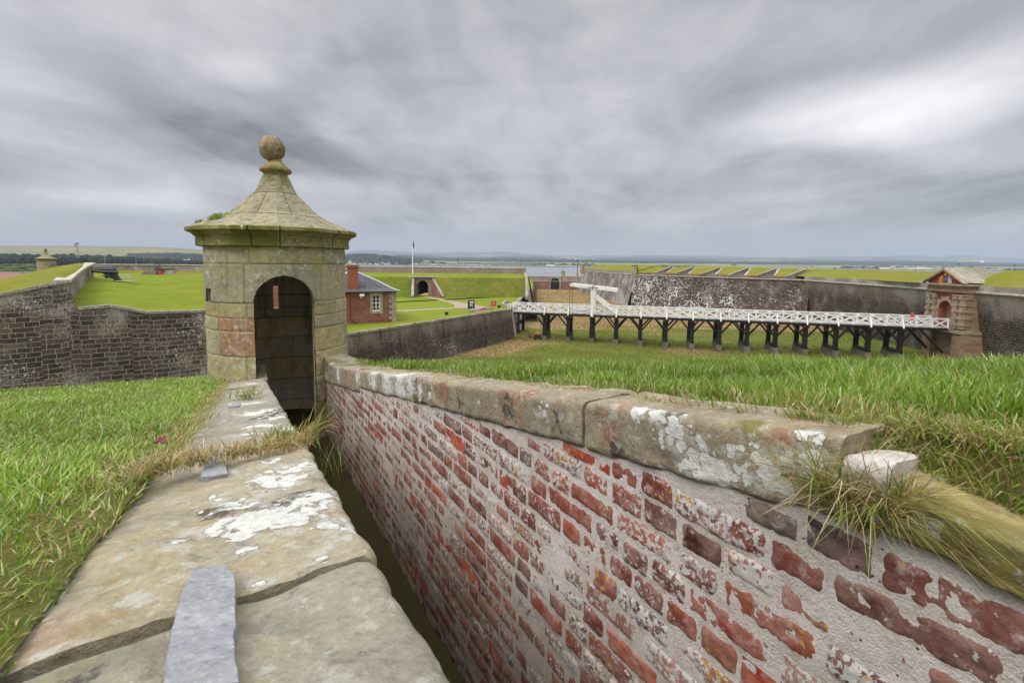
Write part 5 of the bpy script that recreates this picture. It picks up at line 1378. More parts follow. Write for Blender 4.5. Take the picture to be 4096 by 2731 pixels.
mb = MB(); coping_line(mb, [tuple(p + Vector((0, 0, -.12))) for p in LK], .6, .2, .1, 0, 1, .01, 1.2, 5)
mb.build('coping', M_OCOP, ow)
# cheek wall of the parapet
CK = [LC, at(300, 1097, 38.5), at(335, 1072, 44.5), at(372, 1056, 51)]
ckb = []
for p, (x, y) in zip(CK, ((312, 1233), (325, 1180), (345, 1130), (365, 1097))): 
    q = at(x, y, p.y); ckb.append(Vector((p.x, p.y, q.z - .3)))
ck = thing('parapet_cheek', tuple(ckb[0]), 'stone side wall of the grassy parapet, running back from the ditch wall towards the cannons', 'wall', 'ditch walls')
mb = MB()
for i in range(3): mb.add([ckb[i], ckb[i + 1], CK[i + 1], CK[i]], [(0, 1, 2, 3)])
mb.build('masonry', M_GREYW, ck)
mb = MB()
for i in range(3): mb.beam(CK[i] + Vector((-.3, 0, .05)), CK[i + 1] + Vector((-.3, 0, .05)), .9, .2)
mb.build('coping', M_PALE, ck)
CR = [at(-420, 1235, 33), at(0, 1117, 37), at(60, 1104, 38), at(115, 1092, 39.5), at(166, 1079, 41), at(240, 1064, 43.5), at(318, 1052, 48)]
fr = LT + [LC]; frp = [fr[0], fr[1], fr[1].lerp(fr[2], .5), fr[2], fr[3], LC, CK[2]]
mb = MB(); V = []; nv = 8
for a, b in zip(frp, CR):
    for j in range(nv):
        f = j / (nv - 1); p = Vector(a).lerp(b, f); p.z += .5 * math.sin(PI * min(1, f * 1.15)) * .45
        V.append(p)
mb.add(V, [(i * nv + j, (i + 1) * nv + j, (i + 1) * nv + j + 1, i * nv + j + 1) for i in range(len(CR) - 1) for j in range(nv - 1)])
V = [p for p in CR] + [p + Vector((-8, 9, -9)) for p in CR]; n = len(CR)
mb.add(V, [(i, i + 1, n + i + 1, n + i) for i in range(n - 1)])
mb.add([CK[2], CK[3], CR[-1]], [(0, 1, 2)])
o = mb.build('parapet_turf', M_TOPT, smooth=True, uv=None, kind='structure')
# battery lawn
zl = lambda x, y: None
Lf = [LK[0], LK[1], LK[3], LK[4], LK[5]]
Lb = [at(361, 1103, 48.5), at(430, 1124, 47.5), at(560, 1120, 50), at(700, 1118, 52), at(860, 1116, 54)]
L2 = [Vector((p.x, p.y, p.z)) for p in (at(366, 1097, 73), at(470, 1097, 73), at(600, 1097, 73), at(720, 1098, 73), at(900, 1099, 73))]
Lm = []
mb = MB(); V = []
rows = []
for k in range(7): 
    f = k / 6; rows.append([a.lerp(b, f) for a, b in zip(Lf, Lb)])
for k in range(1, 5):
    f = k / 4; rows.append([a.lerp(b, f) for a, b in zip(Lb, L2)])
n = len(Lf)
for r_ in rows[:7]: r_[0] = r_[0] + Vector((-1.6, .4, -.05))
V = [p for r_ in rows for p in r_]
mb.add(V, [(i * n + j, i * n + j + 1, (i + 1) * n + j + 1, (i + 1) * n + j) for i in range(len(rows) - 1) for j in range(n - 1)])
o = mb.build('battery_lawn', M_LAWN, smooth=True, uv=None, kind='structure')
B0 = [Vector(p) for p in L2]; B1 = [at(x, y, 75) for x, y in ((366, 1081), (470, 1081), (600, 1082.5), (720, 1084), (900, 1086))]
mb = MB(); mb.add(B0 + B1, [(j, j + 1, 5 + j + 1, 5 + j) for j in range(4)]); mb.build('turf_step', M_TOPT, uv=None, kind='structure')
def breast(p0, p1, q0, q1, Y, label):
    a, b, c_, d_ = at(*p0, Y), at(*p1, Y), at(*q1, Y), at(*q0, Y)
    t = thing('breast_wall', a, label, 'wall', 'ditch walls')
    m = MB(); th = Vector((0, 1.4, 0)); a = a - Vector((0, 0, .4)); b = b - Vector((0, 0, .4)); m.hexa([a, b, b + th, a + th, d_, c_, c_ + th, d_ + th]); m.build('masonry', M_GREYW, t)
    m = MB(); m.beam(d_ + th / 2 + Vector((0, 0, .05)), c_ + th / 2 + Vector((0, 0, .05)), 1.6, .14); m.build('coping', M_PALE, t)
breast((372, 1083), (618, 1084), (372, 1058), (618, 1060), 75, 'low grey stone breast wall behind the row of cannons')
breast((642, 1085), (900, 1088), (642, 1060), (900, 1063), 75, 'low grey stone breast wall behind the turret, right of the gap')
mb = MB(); a, b = at(560, 1098, 72), at(622, 1097, 72); t = thing('gun_ramp', a, 'low dark stone gun ramp in front of the breast wall gap', 'ramp')
mb.prism([at(562, 1098, 71), at(578, 1086, 71), at(622, 1084, 71), at(622, 1098, 71)], (0, 1.6, 0)); mb.build('masonry', M_GREYW, t)
a = at(646, 1097, 71.5); t = thing('red_box', a, 'small red box beside the far gun in the breast wall gap', 'box')
mb = MB(); mb.box(a + Vector((-.15, 0, .24)), (.62, .4, .48)); mb.build('box_body', M_RED, t)
mb = MB(); mb.box(a + Vector((-.15, 0, .5)), (.68, .46, .06)); mb.build('lid', M_RED, t)
mb = MB(); mb.box(a + Vector((.85, .8, .3)), (1.2, .3, .6)); o = mb.build('low_stone_block', M_GREYW); tag(o, 'low brown stone block right of the red box', 'stone block')

# cannons
M_GUN = simple('black_gun_metal', (.022, .024, .028), .42, .3, 5, spec=.5)
def make_cannon(label):
    t = thing('cannon', (0, 0, 0), label, 'cannon', 'cannons of the battery')
    m = MB(); prof = [(.0, -.36), (.05, -.35), (.055, -.26), (.03, -.2), (.1, -.17), (.2, -.12), (.21, 0), (.2, .05), (.195, .9), (.185, .93), (.18, 1.0), (.16, 1.9), (.13, 2.95), (.15, 3.0), (.16, 3.1), (.14, 3.2), (.06, 3.2), (.055, 2.9), (0.0, 2.9)]
    m.lathe(prof, (0, 0, 1.05), 20, axis=(-1, 0, .03)); m.build('barrel', M_GUN, t, smooth=True, autosm=40)
    for s in (-1, 1):
        m = MB(); m.prism([(.45, s * .2 - .03, .0), (.55, s * .2 - .03, .16), (-.75, s * .2 - .03, .9), (-1.05, s * .2 - .03, .9), (-1.05, s * .2 - .03, .72), (-.2, s * .2 - .03, .28), (.1, s * .2 - .03, .0)], (0, .06, 0)); m.build('carriage_cheek', M_GUN, t)
    for x, r_ in ((.15, .16), (-1.0, .2)):
        for s in (-1, 1):
            m = MB(); m.lathe([(.03, -.05), (r_, -.05), (r_, .05), (.03, .05)], (x, s * .3, r_ if x > 0 else .5), 14, axis=(0, 1, 0)); m.build('wheel', M_GUN, t)
    m = MB(); m.beam((.6, 0, .06), (-1.7, 0, .62), .3, .1); m.build('slide_bed', M_GUN, t)
    return t
c0 = make_cannon('nearest of the black cannons, its muzzle over the parapet cheek')
spots = [(470, 1123, 47.5, 'nearest of the black cannons, its muzzle over the parapet cheek'), (462, 1110, 52, 'second black cannon from the front in the battery row'), (459, 1102, 56.5, 'third black cannon from the front in the battery row'), (452, 1096, 61, 'farthest black cannon in the battery row')]
for i, (x, y, Y, lb) in enumerate(spots):
    p = at(x, y, Y); p.x -= .1
    o = c0 if i == 0 else dup(c0, p, 0, lb); o.location = p; o.rotation_euler = (0, 0, -.05); o.scale = (.82,) * 3
p = at(632, 1096, 72.5); o = dup(c0, p, -2.2, 'single black cannon at the gap in the breast wall beside the red box'); o.scale = (.7,) * 3
M_SLAB = simple('pale_rail_slab', (.55, .55, .5), .9, .15)
for x0, x1, y, Y, nm in ((470, 552, 1124, 47.3, 'nearest'), (488, 540, 1114, 50.5, 'second'), (468, 524, 1107, 54, 'third'), (478, 522, 1099.5, 60, 'farthest')):
    a, b = at(x0, y, Y), at(x1, y - 1.5, Y); o = MB().beam(a + Vector((0, 0, .03)), b + Vector((0, 0, .03)), .35, .06).build('stone_track', M_SLAB)
    tag(o, nm + ' of the pale stone tracks in the lawn behind the cannons', 'stone track', 'stone tracks behind the cannons')

# ---- curtain wall with gate, and bastion beyond
CW = [atz(3216, 1121, ZC), atz(3500, 1140.5, ZC), atz(3698, 1156.6, ZC), atz(3928, 1172, ZC), atz(4096, 1193, ZC)]
CWd = (CW[0] - CW[3]).normalized()
line = [CW[0], CW[0].lerp(CW[3], .45), CW[3], CW[3] - CWd * 14, CW[3] - CWd * 60]
for k in (1,): line[k] = (line[k] + CW[1]) / 2
cnrm = Vector((-CWd.y, CWd.x, 0))        # outward (left, towards the ditch)
if cnrm.x > 0: cnrm = -cnrm
cur = thing('curtain_wall', (line[1].x, line[1].y, ZD), 'long dark curtain wall with pale cordon, either side of the pedimented gate', 'wall', 'ditch walls')
top2 = [(p.x, p.y) for p in line]
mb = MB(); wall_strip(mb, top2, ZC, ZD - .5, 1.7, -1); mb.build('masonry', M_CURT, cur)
def cordon(pts, par, name='cordon', r=.17):
    m = MB()
    for a, b in zip(pts[:-1], pts[1:]): m.tube([a, b], r, 10)
    m.build(name, M_CORD, par)
cordon([p + cnrm * .06 for p in line], cur)
mb = MB(); wall_strip(mb, top2, ZC + .95, ZC, 0, -1); mb.build('parapet_face', M_PARA, cur)
def turf_top(name, front, back, z0, z1, mat=M_TOPT, parent=None, amp=.12, nv=8, bulge=.3):
    m = MB(); V = []; pts = []
    for a, b in zip(front[:-1], front[1:]):
        k = max(2, int((Vector(b) - Vector(a)).length / 2.5)); pts += [(Vector(a).lerp(Vector(b), i / k)) for i in range(k)]
    pts.append(Vector(front[-1])); bk = []
    for a, b in zip(back[:-1], back[1:]): 
        pass
    nF = len(pts)
    B = lerp_poly([(p[0], p[1]) for p in back], np.linspace(0, 1, nF))
    for p, b in zip(pts, B):
        for j in range(nv):
            f = j / (nv - 1); x = p.x + (b[0] - p.x) * f; y = p.y + (b[1] - p.y) * f
            V.append((x, y, z0 + (z1 - z0) * f + bulge * math.sin(PI * f) * .3))
    V = np.array(V); V[:, 2] += fbm(V * .5, 3, 4) * amp * np.tile(np.sin(PI * np.linspace(0, 1, nv)), nF)
    F = [(i * nv + j, i * nv + j + 1, (i + 1) * nv + j + 1, (i + 1) * nv + j)[::-1] for i in range(nF - 1) for j in range(nv - 1)]
    return mesh_obj(name, V, F, mat, parent, smooth=True, uv=None, kind='structure' if parent is None else None)
inn = -cnrm
turf_top('rampart_turf', [line[0] + CWd * 14, line[0], line[1], CW[2] + CWd * 2], [tuple((p + inn * 7.5)[:2]) for p in (line[0] + CWd * 14, line[0], line[1], CW[2] + CWd * 2)], ZC + .93, -.95)
gp = CW[3] - CWd * 1.0
g0_ = CW[3] + CWd * 1.2
turf_top('rampart_turf', [g0_, g0_ - CWd * 8, line[3], line[4]], [tuple((p + inn * w_)[:2]) for p, w_ in ((g0_ + CWd * .5, 4.2), (g0_ - CWd * 8, 5), (line[3], 5), (line[4], 5))], ZC + .93, -.35, bulge=1.3)
# flat inner terreplein to close the ramparts behind
mesh_obj('rampart_top', [tuple((line[0] + CWd * 40 + inn * 7.4)[:2]) + (-1.0,), tuple((line[4] + inn * 7.4)[:2]) + (-1.0,), tuple((line[4] + inn * 60)[:2]) + (-1.4,), tuple((line[0] + CWd * 40 + inn * 60)[:2]) + (-1.4,)], [(0, 1, 2, 3)], M_TOPT, kind='structure')

# bastion: face A (far left) and flank B
BA0 = atz(2329, 1083.5, ZC); BB0 = atz(2541, 1099, ZC); BB1 = CW[0]
bas = thing('bastion', (BB0.x, BB0.y, ZD), 'far bastion with white-spotted flank, grey face and grassy gun embrasures', 'bastion')
mb = MB(); wall_strip(mb, [(BA0.x, BA0.y), (BB0.x, BB0.y)], ZC, ZD - .5, 2.4, 1); mb.build('grey_face', M_BASG, bas)
mb = MB(); wall_strip(mb, [(BB0.x, BB0.y), (BB1.x + 1, BB1.y - 1.0)], ZC, ZD - .5, 2.0, 1); mb.build('white_flank', M_BASW, bas)
mb = MB(); wall_strip(mb, [(BA0.x + 30, BA0.y + 60), (BA0.x, BA0.y)], ZC, ZD - .5, 2.4, 1); mb.build('rear_face', M_BASG, bas)
cordon([BA0, BB0, BB1], bas)
fa = (BB0 - BA0).normalized(); na = Vector((fa.y, -fa.x, 0)); fb = (BB1 - BB0).normalized(); nb_ = Vector((fb.y, -fb.x, 0))     # outward normals
mb = MB(); wall_strip(mb, [(BA0.x, BA0.y), (BB0.x, BB0.y)], ZC + 1.1, ZC, 0, 1); mb.build('parapet_face', M_PARA, bas)
turf_top('parapet_turf', [BA0, BB0], [tuple((BA0 - na * 9 + fa * 3)[:2]), tuple((BB0 - na * 9 - fa * 2)[:2])], ZC + 1.08, -.25, parent=bas, nv=8)
# embrasured parapet of the flank
embs = [2727, 2832, 2947, 3060, 3183]
def bparam(px):
    d = ray(px, 1105); n = nb_; t = n.dot(BB0) / n.dot(d); return (d * t - BB0).dot(fb)
LB_ = (BB1 - BB0).length; E = [bparam(x) for x in embs]
spans = []; s = 4.2
for e in E: spans.append((s, e - 2.2)); s = e + 2.2
spans.append((s, LB_ + .5))
spans = [(-1.0, bparam(2640) - 2.2), (bparam(2640) + 2.2, spans[0][1])] + spans[1:]
allE = [bparam(2640)] + E
M_SOIL = simple('bare_earth', (.3, .23, .13), .95, .3, 3)
T = 7.0; zf, zb_ = ZC + .8, -.75
for k, (a, b) in enumerate(spans):
    if b - a < .5: continue
    ia = a + (1.75 if k > 0 else 0); ib = b - (-1.75) if k < len(spans) - 1 else b
    ia = a - 1.75 if k > 0 else a
    P = [BB0 + fb * a, BB0 + fb * b, BB0 + fb * ib - nb_ * T, BB0 + fb * ia - nb_ * T]
    zz = [zf, zf, zb_, zb_]
    m = MB(); V = [Vector((p.x, p.y, ZC)) for p in P] + [Vector((p.x, p.y, z)) for p, z in zip(P, zz)]
    m.add(V, [(4, 5, 6, 7)], 0); m.add(V, [(0, 1, 5, 4), (2, 3, 7, 6)], 1); m.add(V, [(1, 2, 6, 5), (3, 0, 4, 7)], 2)
    for e0, e1 in ((1, 2), (0, 3)):
        if (e0 == 0 and k == 0) or (e0 == 1 and k == len(spans) - 1): continue
        m.beam(V[e0 + 4] + Vector((0, 0, .04)), V[e1 + 4] + Vector((0, 0, .04)), .5, .14, 2)
    m.build('merlon', [M_TOPT, M_RUB, M_PARA], bas)
m = MB(); P = [BB0 + fb * -1, BB0 + fb * (LB_ + .5), BB0 + fb * (LB_ + .5) - nb_ * 12, BB0 - fb - nb_ * 12]
m.add([Vector((p.x, p.y, ZC + .35)) for p in P], [(0, 1, 2, 3)]); m.build('embrasure_sole', M_SOIL, bas)
for i, e in enumerate(allE[1:]):
    p = BB0 + fb * e - nb_ * (T + 1.2); p = Vector((p.x, p.y, ZC + .4))
    o = dup(c0, p, math.atan2(-nb_.y, -nb_.x), 'small black gun in the %s embrasure of the far bastion flank' % ('first', 'second', 'third', 'fourth', 'fifth')[i], 'guns in the bastion embrasures'); o.scale = (.75,) * 3
mesh_obj('bastion_top', [tuple((BA0 - na * 8.8)[:2]) + (-.3,), tuple((BB0 - na * 8.8 - fa * 2)[:2]) + (-.3,), tuple((BB1 - nb_ * 11)[:2]) + (-1.2,), tuple((BB1 - nb_ * 60)[:2]) + (-1.5,), tuple((BA0 + Vector((60, 20, 0)))[:2]) + (-.3,)], [(0, 1, 2, 3, 4)], M_TOPT, kind='structure')

# distant cross wall closing the ditch
c6 = lambda x, y: (2080 + x / 4.704, 1000 + y / 4.704)
YC = 236.0
xw = thing('cross_wall', at(*c6(600, 745), YC), 'red brick wall closing the far end of the ditch with a little arched sally port', 'wall', 'ditch walls')
dp = at(*c6(657, 745), YC)
a, b = at(*c6(240, 720), YC), at(*c6(1180, 750), YC); zt = at(*c6(600, 590), YC).z
mb = MB(); mb.add([(a.x, YC, ZD - .5), (b.x, YC, ZD - .5), (b.x, YC, zt), (a.x, YC, zt)], [(0, 1, 2, 3)]); mb.build('brick_face', M_RUB, xw)
mb = MB(); z1 = at(*c6(600, 498), YC).z; mb.hexa([(a.x - 2, YC + .6, zt - .5), (b.x + 4, YC + .6, zt - .5), (b.x + 4, YC + 3, zt - .5), (a.x - 2, YC + 3, zt - .5), (a.x - 2, YC + .6, z1), (b.x + 4, YC + .6, z1), (b.x + 4, YC + 3, z1), (a.x - 2, YC + 3, z1)]); mb.build('upper_wall', M_RUBW, xw)
mb = MB(); mb.beam((a.x, YC + .3, zt + .05), (b.x, YC + .3, zt + .05), 1.0, .2); mb.beam((a.x - 2, YC + 1.8, z1 + .1), (b.x + 4, YC + 1.8, z1 + .1), 2.6, .25); mb.build('coping', M_PALE, xw)
mb = MB(); arch_wall(mb, (dp.x, YC - .5, ZD - .1), (1, 0, 0), 6.0, 7.2, (0, .46, 0), 4.6, 6.3); mb.build('port_surround', M_PARA, xw)
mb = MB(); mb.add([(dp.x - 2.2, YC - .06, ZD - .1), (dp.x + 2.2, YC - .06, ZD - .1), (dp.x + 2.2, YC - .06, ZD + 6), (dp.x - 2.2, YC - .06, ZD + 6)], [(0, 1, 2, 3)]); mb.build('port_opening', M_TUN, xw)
# lower outwork wall left of the ditch end
mb = MB(); wall_strip(mb, [at(*c6(120, 725), 150)[:2], at(*c6(245, 722), 150)[:2]], at(*c6(180, 725), 150).z, ZD - .5, 2.0, 1); wall_strip(mb, [at(*c6(245, 722), 150)[:2], at(*c6(262, 560), 236)[:2]], [at(*c6(180, 725), 150).z, zt], ZD - .5, 1.5, 1)
tag(mb.build('counterscarp_wall', M_DARKR), 'short mossy counterscarp wall beyond the ravelin end, left of the brown ditch meadow', 'wall', 'ditch walls')
p, q_ = at(*c6(100, 725), 152), at(*c6(245, 725), 152)
mesh_obj('counterscarp_turf', [p, q_, at(*c6(245, 560), 230), at(*c6(90, 520), 230)], [(0, 1, 2, 3)], M_LAWN, uv=None, kind='structure')

# other sentry turrets: copies of the near one
def put_turret(px, py_eave, Y, rz, lb, sc=1.0):
    p = at(px, py_eave, Y); dup(turret, (p.x, p.y, p.z - (3.1 + .36) * sc), rz, lb, scale=sc)
put_turret(184, 1034, 50, 2.15, 'small far turret rising behind the grassy parapet at the left edge')
put_turret(2541, 1060, 141.5, .3, 'far turret at the corner of the white-spotted bastion', 1.18)
put_turret(2329, 1058, 204, .4, 'farthest turret at the left end of the grey bastion face', 1.18)
put_turret(2252, 1085, 238, .8, 'turret on the red cross wall in front of the grey water', 1.4)
put_turret(3247, 1076, 190, .8, 'turret whose roof alone shows above the right grassy rampart', 1.5)

# tall meadow grass standing in the ditch
r = np.random.RandomState(77); n = 170000
t = r.uniform(-.42, 1.05, n); Y = 56 * (238 / 56) ** (r.uniform(0, 1, n) ** 1.15); X = t * Y
ok = (X < 66 - .02 * Y) & (X > -16 + 0 * Y) & ~((X < RVB.x + (X - RVB.x) * 0 + 1.2) & (Y > RVA.y + (X - RVA.x) * (RVB.y - RVA.y) / (RVB.x - RVA.x) - 1.5))
ok &= ~((Y > BB0.y) & (X > BA0.x + (BB0.x - BA0.x) * (BA0.y - Y) / (BA0.y - BB0.y) - 3)) & ~((Y > 84) & (X < 4 + .02 * Y))
X, Y = X[ok], Y[ok]
pn = fbm(np.column_stack([X * .045, Y * .12, X * 0]), 4, 12); ptn = fbm(np.column_stack([X * .3, Y * .3, X * 0]), 3, 14)
Zg = ZD + fbm(np.column_stack([X * .06, Y * .06, X * 0]), 4, 3) * .6 + 1.5 * sstep(-8, -30, X) * sstep(70, 30, Y) - .05
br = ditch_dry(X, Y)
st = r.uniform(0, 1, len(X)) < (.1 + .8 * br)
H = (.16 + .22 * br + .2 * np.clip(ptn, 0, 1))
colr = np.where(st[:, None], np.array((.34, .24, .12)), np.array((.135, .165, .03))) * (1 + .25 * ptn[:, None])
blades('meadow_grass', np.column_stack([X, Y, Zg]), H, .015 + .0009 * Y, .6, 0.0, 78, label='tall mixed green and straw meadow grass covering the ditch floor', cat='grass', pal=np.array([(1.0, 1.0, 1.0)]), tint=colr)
# ================================================================== BRIDGE
M_TAR = simple('tarred_timber', (.012, .012, .013), .55, .4, 3, spec=.35, stretch=(1, 1, .2))
M_WPT = simple('white_painted_timber', (.76, .76, .74), .55, .13, 1.6, spec=.3)
M_DECK = simple('grey_deck_boards', (.33, .31, .28), .85, .3, 5)
M_FOOT = ashlar('concrete_footing', .9, .45, [(0, (.12, .105, .075)), (1, (.2, .175, .13))], (.12, .1, .08), lam=.3, white=.1)
bA = atz(2053.6, 1252, ZK - .3); bB = atz(3790, 1319, ZK - .3)
bd = Vector((bB.x - bA.x, bB.y - bA.y, 0)); BL = bd.length; bd.normalize(); bp = Vector((-bd.y, bd.x, 0))     # bp points to the far side
BW = 3.9
def BP(l, w_, z): return Vector((bA.x, bA.y, 0)) + bd * l + bp * w_ + Vector((0, 0, z))
def bl(px):
    d = ray(px, 1270); n = Vector((-bd.y, bd.x, 0)); t = n.dot(Vector((bA.x, bA.y, 0))) / n.dot(d); return (d * t - Vector((bA.x, bA.y, 0))).dot(bd)
posts = [bl(x) for x in (2178.7, 2273.5, 2367, 2465, 2564, 2666, 2771, 2881.7, 2992.7, 3107, 3226, 3350, 3480, 3609)]
print('bays', [round(b - a, 2) for a, b in zip(posts[:-1], posts[1:])], BL)
br = thing('wooden_bridge', BP(0, BW / 2, ZK), 'long white-railed timber bridge on black trestles crossing the ditch to the gate', 'bridge')
mb = MB(); nb = int(BL / .24)
for k in range(nb): mb.beam(BP((k + .5) * BL / nb, 0, ZK - .04), BP((k + .5) * BL / nb, BW, ZK - .04), BL / nb - .015, .07)
mb.build('deck', M_DECK, br)
mb = MB()
for w_ in (.0, 1.3, 2.6, BW): mb = MB(); mb.beam(BP(0, w_, ZK - .27), BP(BL, w_, ZK - .27), .26, .34); mb.build('stringer', M_TAR, br)
for w_ in (-.02, BW + .02): mb = MB(); mb.beam(BP(0, w_, ZK - .03), BP(BL, w_, ZK - .03), .1, .12); mb.build('edge_board', M_DECK, br)
RT = ZK + 1.28
d0, d1 = posts[1], posts[2]           # drawbridge span
def railing(w_, sg):
    m = MB()
    st = -1.0 if sg > 0 else -1.2
    m.beam(BP(st, w_, RT), BP(BL, w_, RT), .17, .1)
    m.beam(BP(st, w_, RT - .14), BP(BL, w_, RT - .14), .07, .1)
    nodes = [0]
    for p in posts + [BL]:
        a = nodes[-1]; k = max(1, round((p - a) / 2.1))
        nodes += [a + (p - a) * (i + 1) / k for i in range(k)]
    for a, b in zip(nodes[:-1], nodes[1:]):
        if d0 - .1 < a < d1 - .1: continue
        y = .03
        m.beam(BP(a + .06, w_ + y, ZK + .03), BP(b - .06, w_ + y, RT - .18), .06, .13); m.beam(BP(a + .06, w_ - y, RT - .18), BP(b - .06, w_ - y, ZK + .03), .06, .15)
        m.beam(BP(a + .3, w_, RT - .05), BP(a, w_, RT - .3), .05, .08); m.beam(BP(b - .3, w_, RT - .05), BP(b, w_, RT - .3), .05, .08)
    for a in nodes:
        m.beam(BP(a, w_, ZK - .1), BP(a, w_, RT), .17, .17)
    for a in posts:                     # raking struts outside
        if d0 - .1 < a < d1 + .1 and False: continue
        m.beam(BP(a, w_ - sg * .62 * 1.0, ZK - .3), BP(a, w_ - sg * .06, RT - .25), .16, .16)
    for a in (st, st + .45): m.beam(BP(a, w_, ZK - .1), BP(a, w_, RT), .16, .16)
    # lattice over the lifting leaf
    k = 7
    for i in range(k + 1):
        l = d0 + (d1 - d0) * i / k; m.beam(BP(l, w_, ZK), BP(l, w_, RT), .07, .07)
    for z in (.18, .46, .74, 1.0): m.beam(BP(d0, w_, ZK + z), BP(d1, w_, ZK + z), .06, .09)
    m.build('railing', M_WPT, br)
railing(0, 1); railing(BW, -1)
for i, p in enumerate(posts):
    g0 = ZD + .9
    for w_ in (.1, BW - .1):
        m = MB(); m.beam(BP(p, w_, g0 + .3), BP(p, w_, ZK - .7), .55, .55, up=bp); m.beam(BP(p - .3, w_, g0 + .3), BP(p - .3, w_, g0 + 2.0), .1, .2, up=bp); m.build('trestle_post', M_TAR, br)
    m = MB(); m.beam(BP(p, -.7, ZK - .6), BP(p, BW + .7, ZK - .6), .6, .34); m.build('cap_beam', M_TAR, br)
    m = MB(); m.beam(BP(p, -.25, g0 + .28), BP(p, BW + .25, g0 + .28), .68, .45); m.build('sill_beam', M_TAR, br)
    for w_ in (.1, BW - .1):
        for s in (-1, 1):
            if (i == 1 and s > 0) or (i == 2 and s < 0): continue
            m = MB(); m.beam(BP(p + s * .2, w_, ZK - 2.3), BP(p + s * 1.75, w_, ZK - .4), .24, .24); m.build('knee_brace', M_TAR, br)
    m = MB(); m.beam(BP(p, -.35, g0 - .55), BP(p, BW + .35, g0 - .55), .8, 1.25); m.build('footing', M_FOOT, br)
# struts at both bridge heads
for w_ in (.1, BW - .1):
    m = MB(); m.beam(BP(.3, w_, ZK - 2.6), BP(2.6, w_, ZK - .4), .26, .26); m.build('end_strut', M_TAR, br)
    m = MB(); m.beam(BP(BL - .3, w_, ZK - 3.6), BP(BL - 3.2, w_, ZK - .4), .3, .3); m.build('end_strut', M_TAR, br)
    m = MB(); m.beam(BP(.9, w_, ZK - .4), BP(.9, w_, ZD + .2), .5, .5); m.build('abutment_post', M_TAR, br)
# drawbridge gallows with balance beams
zt = at(2368, 1164, BP(d1, 0, 0).y).z
for w_ in (-.15, BW + .15):
    m = MB(); m.beam(BP(d1 + .05, w_, ZK - .4), BP(d1 + .05, w_, zt), .5, .5, up=bp)
    m.beam(BP(d1 + .05, w_, zt - .05), BP(d1 + .05, w_, zt + .15), .62, .62, up=bp); m.build('gallows_post', M_WPT, br)
m = MB(); m.beam(BP(d1 + .05, -.1, zt - .9), BP(d1 + .05, BW + .1, zt - .9), .4, .4); m.build('gallows_tie', M_WPT, br)
for w_ in (-.15, BW + .15): m = MB(); m.beam(BP(d1 + .25, w_, zt - .85), BP(d1 + 4.3, w_, ZK + .1), .3, .34); m.build('gallows_brace', M_WPT, br)
bz = zt + .65
e0 = at(2291, 1139, BP(d0, 0, 0).y); l0 = d0 + .05; l1 = d1 + 4.1
za, zb2 = at(2291, 1139, BP(l0, 0, 0).y).z, at(2451, 1162, BP(l1, 0, 0).y).z
for w_ in (.25, BW - .25):
    m = MB(); m.beam(BP(l0, w_, za), BP(l1, w_, zb2), .42, .5); m.build('balance_beam', M_WPT, br)
for w_ in (.25, BW - .25): m = MB(); m.beam(BP(d1 + .05, w_ - .24, zt + .1), BP(d1 + .05, w_ - .24, zt + .95), .12, .1); m.beam(BP(d1 - .75, w_ - .24, zt + .62), BP(d1 + .9, w_ - .24, zt + .52), .06, .1); m.build('pivot_iron', M_IRON, br)
def chain(pts, r_=.035): return MB().tube(pts, r_, 6)
for w_ in (.25, BW - .25):
    chain([BP(l0 + .12, w_ - .24, za + .3), BP(l0 + .12, w_ - .24, ZK - .3)]).build('lift_chain', M_IRON, br)
for z in (1.0, .5):
    pts = [BP(d0 + (d1 - d0) * t, -.12, ZK + z - .75 * (1 - (2 * t - 1) ** 2) * .7) for t in np.linspace(0, 1, 12)]
    chain(pts, .03).build('slack_chain', M_IRON, br)

# ---- gatehouse
gp_ = Vector((CWd.x, CWd.y, 0)).normalized(); gd = Vector((gp_.y, -gp_.x, 0)); gC = BP(BL + .35, BW / 2, 0) + gp_ * .3
def GP(a, d, z): return Vector((gC.x, gC.y, 0)) + gp_ * (-a) + gd * d + Vector((0, 0, z))     # a to the right seen from the bridge
gate = thing('gatehouse', GP(0, 0, ZK), 'pedimented sandstone gate with arched doorway and painted arms at the bridge end', 'gatehouse')
M_GS = ashlar('gate_sandstone', 1.1, .42, [(0, (.27, .15, .09)), (.4, (.33, .2, .12)), (.7, (.36, .26, .17)), (1, (.28, .23, .18))], (.2, .13, .09), lichen=(.42, .4, .36), lam=.25, white=.2, streak=.25, mort=.012)
M_GP = simple('weathered_gate_stone', (.33, .255, .18), .9, .4, 1.4, bump=.25)
M_GR = simple('red_gate_field', (.27, .085, .055), .9, .25, 2.0)
M_TYM = simple('red_tympanum', (.3, .035, .03), .7, .15, 3)
M_DOOR = simple('brown_gate_door', (.3, .16, .1), .8, .3, 2, stretch=(1, 1, .2))
HWG = 3.3; zE = atz and -3.55; zB = ZK - .2
gb = lambda a0, a1, d0_, d1_, z0, z1: [GP(a0, d0_, z0), GP(a1, d0_, z0), GP(a1, d1_, z0), GP(a0, d1_, z0), GP(a0, d0_, z1), GP(a1, d0_, z1), GP(a1, d1_, z1), GP(a0, d1_, z1)]
m = MB(); arch_wall(m, GP(0, .55, ZK - .1), -gp_, 2 * HWG - 1.0, zE - ZK + .1, gd * 2.5, 2.4, 3.8); m.build('front_wall', M_GR, gate)
m = MB(); m.hexa(gb(-HWG + .1, HWG - .1, .9, 6.5, ZD - .3, ZK - .1)); m.hexa(gb(-HWG + .15, -HWG + .5, .56, 6.5, ZK - .1, zE)); m.hexa(gb(HWG - .5, HWG - .15, .56, 6.5, ZK - .1, zE)); m.build('side_walls', M_GS, gate)
